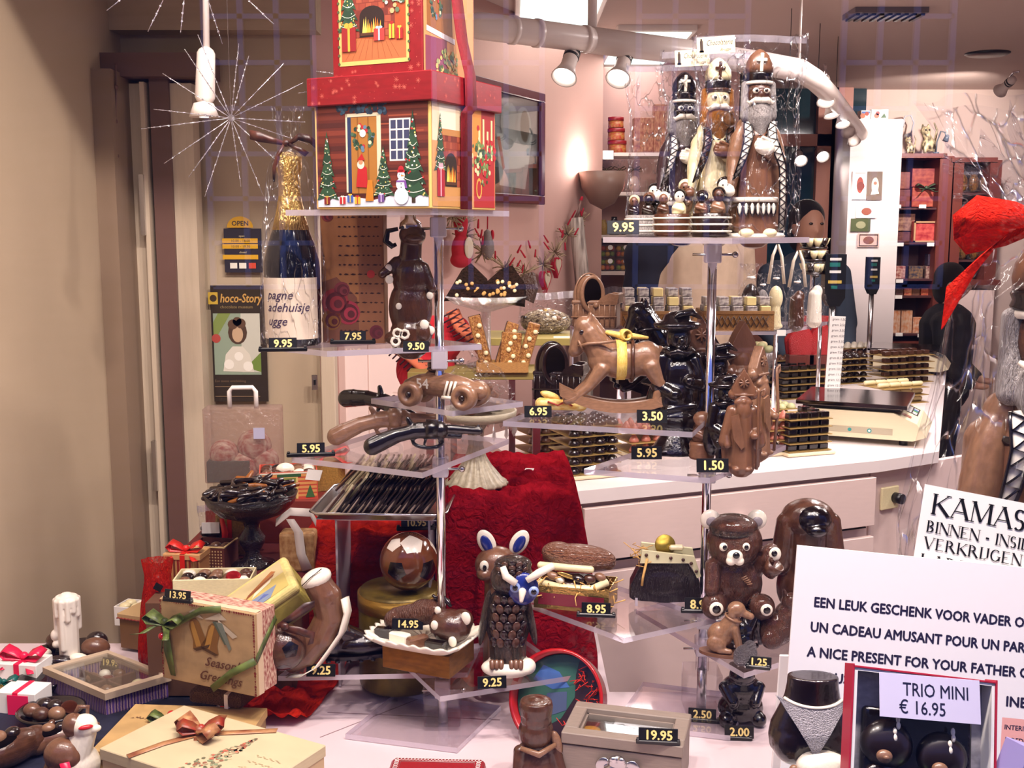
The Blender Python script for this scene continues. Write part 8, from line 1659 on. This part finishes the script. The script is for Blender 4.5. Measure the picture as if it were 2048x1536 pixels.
# ================================================================ niche shelves, cabinets and back of the shop
def slabat(b, x0, y0, x1, y1, Y, dep, bev=0): return pboxY(b, x0, y0, x1, y1, Y, dep, bev)
YN = 5.15
t = thing('wall_shelf', 'white wall shelf unit in the niche, holding tins, sweets and fruit boxes', 'shelf unit', V((at(1265,800, YN).x, YN, 0)))
def wp(name, x0, y0, x1, y1, Y, dep, m, par, bev=0): b=MB(); slabat(b, x0, y0, x1, y1, Y, dep, bev); return wpart(name, b, m, par)
SHW = mat('shelf_white', 'd8c8c0', .5)
zf = at(1200,700, YN).z
b=MB(); p0, p1 = at(1190,700, YN), at(1345,700, YN); b.box((p0.x, YN + .11,.95),(.02,.24,1.9)); b.box((p1.x, YN + .11,.95),(.02,.24,1.9)); wpart('side_panel', b, SHW, t)
for y in (305,384,470,543,640,740): wp('shelf_board', 1192, y, 1345, y + 7, YN, .24, SHW, t)
def shz(y): return at(1265, y, YN).z
def onshelf(px, y, Y): q = at(px, y, Y); return V((q.x, Y, shz(y)))
for i, (px, w, h) in enumerate(((1234,36,26),(1232,33,24),(1231,30,22))):
 q = onshelf(px, 305, YN + .10); k = mpp(q); q.z += sum((26,24)[:i]) * k + .001
 t2 = thing('sweet_tin', ['red and gold tin at the bottom of the three stacked on the niche shelf', 'red and gold tin in the middle of the three stacked on the niche shelf', 'red and gold tin at the top of the three stacked on the niche shelf'][i], 'tin', q, 0, 'red tins stacked on the niche shelf', k)
 b=MB(); b.lathe([(w * .5,0),(w * .52,2),(w * .5, h - 8)], seg=24); build('body', b, mat('red_gold_tin', 'a87838', .4, c2='a01c1c', nscale=7), t2); b=MB(); b.lathe([(w * .53, h - 8),(w * .53, h - 1),(0, h - .5)], seg=24); build('lid', b, RED, t2)
for i, (px, w, h, y) in enumerate(((1285,40,70,305),(1318,26,96,305))):
 q = onshelf(px, y, YN + .10); k = mpp(q); t2 = thing('gift_carton', ['brown red printed carton beside the stacked tins, behind the bags', 'tall brown red printed carton furthest along the niche shelf'][i], 'carton', q, 0, None, k); b=MB(); b.box((0,0, h / 2),(w, 30, h),1); build('carton', b, mat('red_brown_print', '7a3a30', .5, c2='a8785a', nscale=8), t2)
for i, px in enumerate((1212,1238,1268)):
 q = onshelf(px, 384, YN + .07); k = mpp(q); t2 = thing('sweet_bag', ['clear bag of pink sweets with a dark bow, nearest the wall lamp', 'clear bag of pink and yellow sweets with a dark bow, middle of three', 'clear bag of pale sweets with a dark bow, behind the bagged bishops'][i], 'sweets', q, 0, 'bow-tied sweet bags on the niche shelf', k); b = MB(True); b.ell((0,0,16),(12,9,17)); build('sweets', b, mat('pink_sweets', ['7a4a4a', 'c86a6a', 'a89a90'][i], .4, c2='d8a890', nscale=12), t2); build('clear_wrap', cellobag(lambda v: lerpt([(0,14,11,0),(.5,13,10,28),(.72,4,4,44),(1,14,6,64)], v),14,14, seed=i), CELLO, t2); bow(t2,0,-4,44,.5, mat('dark_yellow_bow', '4a3a20', .5))
t2 = thing('shelf_card', 'small white card on top of the wall lamp edge of the shelf', 'card', onshelf(1216,312, YN - .01)); b=MB(); b.box((0,0,.004),(.05,.002,.04)); build('card', b, PAPER, t2)
for i, (px, r, h, m) in enumerate(((1206,9,30, GLD),(1228,10,36, BLACKC),(1252,9,28, mat('dull_jar', '6a5a50', .4)))):
 q = onshelf(px, 470, YN + .07); t2 = thing('jar', ['small gold-brown jar on the niche shelf above the fruit boxes', 'small dark jar on the niche shelf above the fruit boxes', 'small dull jar on the niche shelf nearest the 9.95 tag'][i], 'jar', q, 0, None, mpp(q)); b=MB(); b.lathe([(r, 0),(r, h * .7),(r * .6, h * .85),(r * .6, h),(0, h)], seg=18); build('body', b, m, t2)
FR = [mat('marzipan_' + n, c, .45) for n, c in (('orange', 'd07a24'),('green', '7a8a2a'),('red', 'b8402a'),('yellow', 'd0a03a'))]
for r_ in range(2):
 for i in range(4):
  px = 1214 + i * 31; q = onshelf(px, 543, YN + .06); k = mpp(q); q.z += r_ * 27 * k; t2 = thing('fruit_box', '%s clear box of marzipan fruits, %s from the wall lamp side' % (['lower', 'upper'][r_], ['first', 'second', 'third', 'fourth'][i]), 'fruit box', q, 0, 'clear boxes of marzipan fruits', k)
  b=MB(); b.box((0,0,13),(28,26,25)); build('box', b, clear('clear_fruit_box' + str(i) + str(r_),(245,245,245),.06,.08,.04), t2)
  for a in range(3):
   for c_ in range(2): b=MB(); b.ell((-9 + a * 9,-6,7 + c_ * 11),5, seg=10, rings=7); build('marzipan_fruit', b, FR[(a * 2 + c_ + i + r_) % 4], t2)
  b=MB(); b.disc(5,20,5,-13.4); build('sticker', b, PAPER, t2)
for i, (px, c_) in enumerate(((1262, 'a8584a'),(1300, 'b8a8a0'))):
 q = onshelf(px + 52,543, YN + .05); t2 = thing('sweet_bag', ['clear bag of red speckled sweets past the fruit boxes', 'clear bag of silver sweets furthest along the fruit shelf'][i], 'sweets', q, 0, None, mpp(q)); b = MB(True); b.ell((0,0,20),(16,10,20)); build('sweets', b, mat('speckled_sweets', c_, .4, c2='e0c8b8', nscale=20), t2); flatbag(t2,-18,18,46,12, i)
for i, px in enumerate((1222,1262,1300)):
 q = onshelf(px, 640, YN + .05); t2 = thing('sweet_bag', ['clear bag of brown truffles on the low niche shelf, nearest the pram', 'clear bag of brown truffles on the low niche shelf, middle of three', 'clear bag of brown truffles on the low niche shelf, nearest the bending person'][i], 'sweets', q, 0, 'truffle bags on the low niche shelf', mpp(q)); b = MB(True); b.ell((0,0,22),(18,10,22)); build('sweets', b, mat('brown_truffles', '4a3020', .35, c2='8a6a40', nscale=14, coat=.3), t2); flatbag(t2,-20,20,64,14,20 + i)
# ---- cabinets at the back
YC = 6.30
def cabinet(lab, x0, x1, ytop, ybot, m, back, ys):
 p = at((x0 + x1) / 2, ybot, YC); t = thing('display_cabinet', lab, 'cabinet', V((p.x, YC, 0)))
 def wp(name, x0, y0, x1, y1, Y, dep, m, par):
  b=MB(); p_, q_ = at(x0, y0, YC), at(x1, y1, YC); b.box(((p_.x + q_.x) / 2, Y + dep / 2,(p_.z + q_.z) / 2),(abs(q_.x - p_.x), dep, abs(p_.z - q_.z))); return wpart(name, b, m, par)
 wp('back_panel', x0, ytop, x1, ybot, YC + .26,.02, back, t)
 wp('side_panel', x0, ytop, x0 + 8, ybot, YC, .26, m, t); wp('side_panel', x1 - 8, ytop, x1, ybot, YC, .26, m, t); wp('top_panel', x0 - 4, ytop - 5, x1 + 4, ytop + 4, YC - .01,.29, m, t); wp('bottom_panel', x0 - 8, ybot - 6, x1 + 8, ybot + 4, YC - .02,.3, m, t)
 b=MB(); q, r = at(x0, ybot, YC), at(x1, ybot, YC); b.box(((q.x + r.x) / 2, YC + .13, q.z / 2 - .02),(r.x - q.x, .26, q.z - .04)); wpart('base_cupboard', b, LAM, t)
 for y in ys: wp('shelf_board', x0 + 8, y, x1 - 8, y + 4, YC + .02,.24, mat('dark_shelf', '4a2a2c', .4), t)
 return t
C1 = cabinet('dark red wood display cabinet of boxed chocolates with cats on top', 1768,1889,312,690, WOODR, mat('mauve_cabinet_back', '6a4648', .6),(415,485,558,592,668))
C2 = cabinet('dark cabinet of wrapped bags partly behind the wrapped bishop', 1907,1990,320,566, WOODR, mat('blue_black_back', '1c2036', .5),(385,455,520))
wd_ = ['upper', 'second', 'middle', 'lower', 'bottom']
def cbox(px0, px1, y0, y1, c, c2, lab, Y=YC + .10, frame=None):
 p = at((px0 + px1) / 2, y1, Y); k = mpp(p); w, h = px1 - px0, y1 - y0; t = thing('chocolate_box', lab, 'chocolate box', p, 0, 'boxed chocolates in the back cabinets', k); b=MB(); b.box((0,0, h / 2),(w, 18, h),.6); build('carton', b, mat('box_print', c, .45, c2=c2, nscale=5), t)
 if frame: b=MB(); [b.box(q, d) for q, d in (((0,-10,1.5),(w, 3,3)),((0,-10, h - 1.5),(w, 3,3)),((-w / 2 + 1.5,-10, h / 2),(3,3, h)),((w / 2 - 1.5,-10, h / 2),(3,3, h)))]; build('pale_border', b, mat('pale_border', frame, .5), t)
 return t
for i, (a, e, y0, y1, c, c2) in enumerate(((1778,1816,345,378, '6a2a2a', '8a4a3a'),(1778,1816,380,414, '5a2228', '7a3a34'),(1820,1880,338,374, '7a2028', 'a04a3a'),(1820,1880,376,414, '8a2228', 'b05a40'))): cbox(a, e, y0, y1, c, c2, ['dark red box upper of two at the near side of the top cabinet shelf', 'dark red box lower of two at the near side of the top cabinet shelf', 'red box with a green band, upper on the top cabinet shelf', 'red box under the green-banded box on the top cabinet shelf'][i])
b=MB(); bo = bow(thing('gift_bow', 'green and red bow on the red boxes of the top cabinet shelf', 'bow', at(1852,378, YC + .07),0, None, mpp(at(1852,378, YC)) * .8),0,0,0,1, mat('green_bow', '3a4a34', .5))
cbox(1780,1826,428,462, '6a3f38', 'a88068', 'brown printed box on the second cabinet shelf'); cbox(1780,1820,464,484, '5a2a2c', '7a4a40', 'flat dark box under the brown printed box'); cbox(1823,1876,443,484, '9a1f2c', 'c85a50', 'red box with a pale frame on the second cabinet shelf', YC + .06, 'b8906a')
for i, (px, c, c2) in enumerate(((1793, '8a2c30', 'd8b0a0'),(1828, '1c2640', '8a6a4a'),(1862, '6a3038', 'b8a090'))): cbox(px - 14, px + 14,532,557, c, c2, ['small red box at the near end of the middle cabinet shelf', 'small navy box on the middle cabinet shelf', 'small maroon box at the far end of the middle cabinet shelf'][i])
cbox(1852,1874,508,531, '2c2030', '4a3a4a', 'small dark box on top of the maroon one')
for i, px in enumerate((1778,1795,1812,1828,1846)): cbox(px - 7, px + 8,576,591, ['a02030', '4a3038', 'b02a30', '5a3a30', 'c87a50'][i], ['e0b080', '6a4a40', 'd89a70', '7a5040', 'a02a30'][i], 'tiny patterned box, %s along the row on the narrow cabinet shelf' % ['first', 'second', 'third', 'fourth', 'fifth'][i])
for i, (a, e, y0, c) in enumerate(((1775,1796,620, 'c87a4a'),(1798,1820,620, 'd0885a'),(1822,1842,634, 'c06a3a'))): cbox(a, e, y0,667, c, 'd8b8a0', 'orange and white carton, %s on the bottom cabinet shelf' % ['nearest the pillar', 'second from the pillar', 'lower and third from the pillar'][i])
for i, (px, y) in enumerate(((1795,412),(1845,412),(1800,488),(1861,488),(1799,561),(1797,593),(1798,668),(1842,670))):
 q = at(px, y + 4, YC - .005); t2 = thing('shelf_ticket', 'small white shelf ticket %s' % ['under the stacked dark red boxes', 'under the red boxes with a bow', 'below the flat dark box', 'below the pale-framed red box', 'below the small red box', 'below the row of tiny boxes', 'below the orange cartons', 'at the far end of the bottom shelf'][i], 'ticket', q, 0, 'white shelf tickets of the back cabinet'); k = mpp(q); b=MB(); b.box((0,0,3 * k),(14 * k, .002,7 * k)); build('ticket', b, PAPER, t2)
for i in range(9):
 px = 1924 + 22 * (i % 3); y = (385,455,520)[i // 3]; q = at(px, y, YC + .10); t2 = thing('sweet_bag', 'dark gold wrapped bag, %s on the %s shelf of the dark cabinet' % (['first', 'second', 'third'][i % 3], ['top', 'middle', 'bottom'][i // 3]), 'sweets', q, 0, 'wrapped bags in the dark cabinet', mpp(q)); b = MB(True); b.ell((0,0,18),(10,8,18)); build('sweets', b, mat('dark_gold_wrap', '3a2418', .3, c2='9a6a30', nscale=8, coat=.4), t2); flatbag(t2,-12,12,50,10,40 + i)
# cats and gooseneck lamps on the cabinet
def cat(lab, px, s, rz):
 q = at(px, 307, YC + .08); q.z = at(1830,307, YC - .01).z + .006; t = thing('cat_figurine', lab, 'cat figurine', q, rz, 'cat figurines on the cabinet', mpp(q) * s); CT_ = mat('calico_cat', 'd8c8a0', .4, c2='3a3028', nscale=5)
 b = MB(True); b.ell((0,0,14),(13,9,12)); b.cap((4,0,18),(-6,-2,30),8,7); b.ell((-8,-2,38),(9,8,8)); b.cap((-13,-2,44),(-14,-2,49),3,1.5); b.cap((-4,-2,44),(-3,-2,49),3,1.5)
 for x in (-9,9): b.cap((x, -4,10),(x, -5,2),3.4,3)
 b.cap((12,2,16),(16,2,40),2.5,2); b.cap((16,2,40),(10,2,52),2,1.5); organic('body', b, CT_, t, 1.1,1)
 for x in (-11,-5): b=MB(); b.ell((x, -9,39),(1.8,1,2), seg=8, rings=6); build('eye', b, BLACKC, t)
cat('small calico cat figurine nearest the pillar on the cabinet', 1790,.68,0); cat('small calico cat figurine in the middle on the cabinet', 1820,.68,0); cat('tall calico cat figurine sitting on the cabinet', 1856,1.15,10)
for px, py, lab, pts in ((1812,250, 'white gooseneck lamp high on the bright wall', [(10,0,-20),(14,-4,4),(6,-8,18),(-6,-10,16),(-12,-12,2)]),(1880,306, 'grey gooseneck lamp standing on the cabinet beside the tall cat', [(-8,0,0),(-8,-2,22),(-2,-4,42),(6,-6,40),(8,-8,28)])):
 q = at(px, py, YC + (.22 if py < 300 else .05)); t = thing('gooseneck_lamp', lab, 'lamp', q, 0, None, mpp(q)); gm = mat('lamp_grey', 'b8bcc4' if py < 300 else '5a6470', .3)
 b=MB(); b.tube(pts, 1.6,8); build('neck', b, gm, t); e = pts[-1]; b=MB(); b.lathe([(2,8),(4,6),(6,-6),(5,-6),(0,4)], c=e, seg=14, rot=(0,20,0)); build('shade', b, gm, t); b=MB(); b.cyl((pts[0][0], pts[0][1], pts[0][2] - 1.5),6,3,14) if py > 300 else b.cyl((pts[0][0], 4, pts[0][2]),5,36,14, rot=(-90,0,0)); build('base', b, gm, t)
# cards on the pillar, cartons above it
for i, (a, y0, e, y1, c, c2, lab) in enumerate(((1706,342,1732,399, 'd8d0d0', '8a3a30', 'pale postcard with a red-brown pot, top of the pillar cards'),(1735,343,1763,400, '6a5a50', 'c8c0a8', 'postcard with a figure in white, beside the pot card'),(1713,410,1752,436, 'd8d4d8', '8a4a3a', 'tilted card with a red slipper shape on the pillar'),(1702,437,1740,463, '4a5234', '8a8a6a', 'dark green postcard on the pillar edge'),(1716,467,1757,494, 'c8a8a0', '7a4a40', 'pinkish postcard with a dark border, lowest on the pillar'))):
 Y = 6.195; t = thing('postcard', lab, 'postcard', at((a + e) / 2, y1, Y),0, 'postcards on the white pillar'); o = wp('card', a, y0, e, y1, Y - .003,.003, mat('card_' + str(i), c, .4), t)
 b=MB(); q = at((a + e) / 2, y1, Y - .0045); k = mpp(q); b.pose((q.x, q.y, q.z),(0,0,0), k); w, h = e - a, y1 - y0; b.usec = True
 b.col(c2).disc(0, h * .5, w * .26,0, rz=h * .28)
 if i == 0: b.col('6a2a24').disc(1, h * .46, w * .3,-.2, rz=h * .15); b.col('b8b0b0').rect(-w * .4, h * .9, w * .4, h * .94,-.2)
 if i == 1: b.col('e0dccb').flat([(-w * .3, h * .18),(w * .3, h * .22),(w * .1, h * .5),(-w * .1, h * .5)], -.3); b.col('8a5a44').disc(0, h * .58, w * .12,-.3)
 if i == 4: b.col('3a2420'); [b.rect(*r_, -.3) for r_ in ((-w / 2 + 2,2, w / 2 - 2,3.4),(-w / 2 + 2, h - 3.4, w / 2 - 2, h - 2),(-w / 2 + 2,2,-w / 2 + 3.4, h - 2),(w / 2 - 3.4,2, w / 2 - 2, h - 2))]
 wpart('print', b, P_MATTE, t)
for i, (a, e, y0, y1) in enumerate(((1738,1772,220,266),(1718,1737,222,262))):
 q = at((a + e) / 2,240,6.24); q.z = at(1740,238,6.2).z + .001; k = mpp(q); h = (at(1750, y0,6.24).z - q.z) / k; t = thing('carton', ['white carton with a fir tree picture on top of the pillar', 'blue-edged white carton on top of the pillar, behind the far spotlights'][i], 'carton', q, 0, None, k); b=MB(); b.box((0,0, h / 2),(e - a, 24, h),.5); build('carton', b, WHITE, t); b=MB(); b.pose((0,-12.4,0)); b.usec = True; b.col('3a5a3a' if i == 0 else '4a6aa8').flat([(2,2),(14,2),(9, h * .6)] if i == 0 else [(-8, h - 6),(8, h - 6),(8, h - 2),(-8, h - 2)], 0); b.col('c06a4a').disc(-6,6,5,-.1); b.col('a04030').disc(2 if i else -4, h * .6,4,-.1); build('print', b, P_MATTE, t)
# ---- people
def person(lab, cat_, p, rz, sc, top, low, hairc, pose):
 t = thing('person', lab, 'person', p, rz, None, sc); SK = mat('skin', 'c8937a', .5)
 if pose == 'stoop':
  b = MB(True)
  for s in (-1,1): b.cap((s * .09,-.02,.05),(s * .09,.0,.46),.055,.065); b.cap((s * .09,0,.46),(s * .10,-.02,.86),.075,.105); b.ell((s * .09,-.08,.04),(.045,.12,.04))
  b.cap((-.08,-.02,.90),(.08,-.02,.90),.13); b.cap((0,0,.92),(.02,-.16,1.18),.15,.16); b.cap((.02,-.16,1.18),(.02,-.30,1.36),.17,.14); b.cap((.02,-.30,1.36),(.02,-.40,1.44),.065,.06); b.ell((.02,-.47,1.52),(.075,.095,.11)); b.ell((.02,-.57,1.50),(.015,.02,.02))
  for s in (-1,1): b.cap((.02 + s * .18,-.24,1.36),(.02 + s * .25,-.30,1.10),.06,.045); b.cap((.02 + s * .25,-.30,1.10),(.02 + s * .18,-.50,1.02),.042,.034); b.ell((.02 + s * .17,-.56,1.01),(.035,.06,.022))
  organic('body', b, SK, t, .014,3)
  b = MB(True); b.cap((0,0,.98),(.02,-.16,1.18),.165,.175); b.cap((.02,-.16,1.18),(.02,-.29,1.36),.185,.155)
  for s in (-1,1): b.cap((.02 + s * .18,-.24,1.36),(.02 + s * .25,-.30,1.10),.075,.06); b.cap((.02 + s * .25,-.30,1.10),(.02 + s * .19,-.47,1.03),.058,.05)
  organic('sweater', b, top, t, .013,3)
  b = MB(True); b.cap((-.08,-.0,.90),(.08,-.0,.90),.15,.15); b.cap((0,.02,.96),(0,0,1.02),.16,.16)
  for s in (-1,1): b.cap((s * .09,0,.46),(s * .10,.0,.88),.09,.13); b.cap((s * .09,-.02,.10),(s * .09,.0,.46),.07,.09)
  organic('trousers', b, low, t, .013,3)
  b = MB(True); b.ell((.02,-.455,1.545),(.088,.1,.105)); b.ell((.02,-.39,1.50),(.08,.06,.09)); organic('hair', b, hairc, t, .01,2)
 else:
  b = MB(True); b.cap((0,0,.95),(0,0,1.32),.15,.17); b.cap((-.15,0,1.38),(.15,0,1.38),.075); b.cap((0,0,1.40),(0,-.01,1.52),.06,.055); b.ell((0,-.03,1.63),(.078,.098,.118)); b.ell((0,-.128,1.61),(.014,.02,.02)); b.cap((-.02,-.115,1.57),(.02,-.115,1.57),.008)
  for s in (-1,1): b.cap((s * .19,0,1.37),(s * .24,-.02,1.12),.06,.045); b.cap((s * .24,-.02,1.12),(s * .16,-.2,.98),.042,.034); b.ell((s * .14,-.25,.97),(.03,.06,.024)); b.cap((s * .09,0,.9),(s * .1,0,.48),.1,.065); b.cap((s * .1,0,.48),(s * .1,.0,.06),.06,.045); b.ell((s * .1,-.05,.04),(.045,.12,.04)); b.ell((s * .078,-.02,1.62),(.014,.022,.03))
  organic('body', b, SK, t, .014,2)
  for s in (-1,1): b=MB(); b.ell((s * .03,-.121,1.645),(.012,.006,.007), seg=8, rings=6); build('eye', b, DARK, t)
  b = MB(True); b.cap((0,0,.92),(0,0,1.32),.17,.19); b.cap((-.15,0,1.37),(.15,0,1.37),.09)
  for s in (-1,1): b.cap((s * .19,0,1.37),(s * .24,-.02,1.12),.075,.06); b.cap((s * .24,-.02,1.12),(s * .17,-.18,.99),.056,.046)
  organic('top', b, top, t, .013,3)
  b = MB(True)
  for s in (-1,1): b.cap((s * .09,0,.92),(s * .1,0,.48),.125,.085); b.cap((s * .1,0,.48),(s * .1,0,.09),.085,.07)
  organic('trousers', b, low, t, .014,3)
  b = MB(True); b.ell((0,.0,1.675),(.092,.105,.10)); b.ell((0,.04,1.60),(.085,.07,.11)); organic('hair', b, hairc, t, .01,2)
 return t
NAVY = mat('navy_wool', '0e1228', .9); BEIGE = mat('beige_cotton', 'b8a08a', .9, vary=.06); HAIRD = mat('dark_hair', '1a1210', .6, bump=.6, bscale=60, stretch=(8,8,1)); GREYB = mat('grey_blue_cotton', '4a5668', .9); DKC = mat('black_clothing', '121014', .8)
q = at(1386,560,4.62); pp = person('person in beige top with navy sleeves, back turned, head behind the bagged bishops', 'person', V((q.x, 4.62,0)),200,1.09, BEIGE, DKC, NAVY, 'stand')
b = MB(True); b.cap((.19,0,1.37),(.24,-.02,1.12),.085,.066); b.cap((.24,-.02,1.12),(.17,-.18,.99),.06,.05); b.cap((.10,.02,1.40),(.20,.0,1.36),.10,.09); organic('navy_sleeve', b, NAVY, pp, .013,2)
q = at(1612,470,5.75); person('dark-haired person in grey-blue top standing behind the chocolate tower', 'person', V((q.x, 5.75,0)),10,.985, GREYB, DKC, HAIRD, 'stand')
q = at(1876,650,5.9); person('person in black clothes beside the back cabinet, behind the wrapped bishop', 'person', V((q.x + .05,5.9,0)),60,.80, DKC, DKC, HAIRD, 'stand')
# ---- garland and hanging things on the slanted wall
GT = mat('dried_straw', '9a8468', .9, vary=.3); RDT = mat('red_felt', 'a8142a', .9); CRF = mat('cream_felt', 'c8b8a0', .9)
def tuft(b, c, n, L, seed, rnd):
 rg = random.Random(seed)
 for i in range(n): d = V((rg.uniform(-1,1), rg.uniform(-1,.2), rg.uniform(-1,1))).normalized() * L * rg.uniform(.5,1); b.tube([c, c + d * .6 + V((0,0, rg.uniform(-.3,.3) * L * .3)), c + d], .0022,4)
gp = [wallpt(x, y, .05) for x, y in ((905,430),(930,470),(965,505),(1010,535),(1050,545),(1085,530),(1110,505),(1135,470),(1160,440))]
t = thing('garland', 'straw garland with red-tipped twigs hung across the salmon wall', 'garland', gp[4])
b=MB(); b.tube(gp, .004,6); wpart('string', b, GT, t)
for i, p in enumerate(gp): b=MB(); tuft(b, p, 26,.055, i, None); o = wpart('straw_tuft', b, GT, t); o['kind'] = 'stuff'; b=MB(); rg = random.Random(50 + i); [b.cap(p + V((rg.uniform(-.06,.06),-.02, rg.uniform(-.05,.06))), p + V((rg.uniform(-.06,.06),-.03, rg.uniform(-.05,.06))) * 1,.004,.003,6) for _ in range(2)]; 
for i, p in enumerate(gp[1:]):
 rg = random.Random(80 + i)
 for k in range(3): q = p + V((rg.uniform(-.05,.05),-.03, rg.uniform(.0,.07))); b=MB(); b.cap(q, q + V((rg.uniform(-.02,.02),0,.025)),.0045,.003,6); wpart('red_tip', b, RDT, t)
def heart(lab, px, py, s, red, inner):
 p = wallpt(px, py, .03); t = thing('felt_heart', lab, 'hanging ornament', p, WRZ, None, mpp(p) * s); pts = [(16 * sin(a) ** 3,13 * cos(a) - 5 * cos(2 * a) - 2 * cos(3 * a) - cos(4 * a)) for a in [k * 2 * pi / 28 for k in range(28)]]
 b=MB(); b.prism([(x * 1.4, z * 1.6) for x, z in pts], -5,5); build('heart', b, red, t); b=MB(); b.prism([(x * .9, z * 1.1 + 2) for x, z in pts], -7,-5); build('inner_heart', b, inner, t); b=MB(); b.tube([(0,0,10),(0,0,60)], 1,5); build('string', b, GT, t)
heart('red felt heart with cream middle, lower of the pair by the pram', 1090,560,.95, RDT, CRF); heart('red felt heart with cream middle, upper of the pair by the birch stick', 1112,532,.9, RDT, CRF)
p = wallpt(922,530,.06); t = thing('felt_sack', 'red felt sack with a cream heart hanging behind the chrome pole', 'hanging ornament', p, WRZ, None, mpp(p)); b = MB(True); b.ell((0,0,30),(28,16,32)); b.ell((0,0,10),(32,18,16)); b.cap((0,0,60),(0,0,84),12,16); organic('sack', b, RDT, t, 2.5,2); b=MB(); b.ell((4,-16,34),(18,4,22)); build('patch', b, CRF, t); b=MB(); tuft(b, V((0,0,86)),30,30,7, None); b.v = [V(v) for v in b.v]; 
b=MB(); rg = random.Random(8)
for i in range(30): d = V((rg.uniform(-1,1), rg.uniform(-.6,.2), rg.uniform(.1,1))).normalized() * 34; b.tube([V((0,0,80)), V((0,0,80)) + d], 1.1,4)
o = build('straw', b, GT, t); o['kind'] = 'stuff'
p = wallpt(975,520,.07); t = thing('wooden_pear', 'grey wooden pear-shaped ornament hanging above the glass dish', 'hanging ornament', p, WRZ, None, mpp(p)); b=MB(); b.lathe([(0,0),(8,4),(14,18),(13,34),(8,48),(7,56),(0,62)], seg=20); build('pear', b, mat('grey_wood', '7a6e6a', .6, vary=.2), t); b=MB(); b.tube([(0,0,60),(2,0,104)], 1.4,6); build('string', b, RDT, t); b=MB(); b.ell((6,-8,50),(4,4,10)); build('red_leaf', b, RDT, t)
a_, e_ = wallpt(1172,632,.10), wallpt(1152,436,.05); t = thing('birch_stick', 'pale mottled birch stick leaning against the salmon wall', 'stick', a_); b=MB(); b.tube([V((a_.x, a_.y, .01)), a_, a_.lerp(e_, .5), e_], [.035,.033,.032,.03], 14); wpart('stick', b, mat('birch_bark', 'c8b8ac', .7, c2='5a4a44', nscale=7, stretch=(1,1,.3)), t); b=MB(); tip = wallpt(1162,400,.05); b.tube([e_, e_ + V((.012,0,.03)), tip], [.008,.006,.004], 8); wpart('twig', b, BROWN, t); b=MB(); b.cap(tip, tip + V((.004,0,.01)),.007,.006); wpart('red_tip', b, RDT, t)
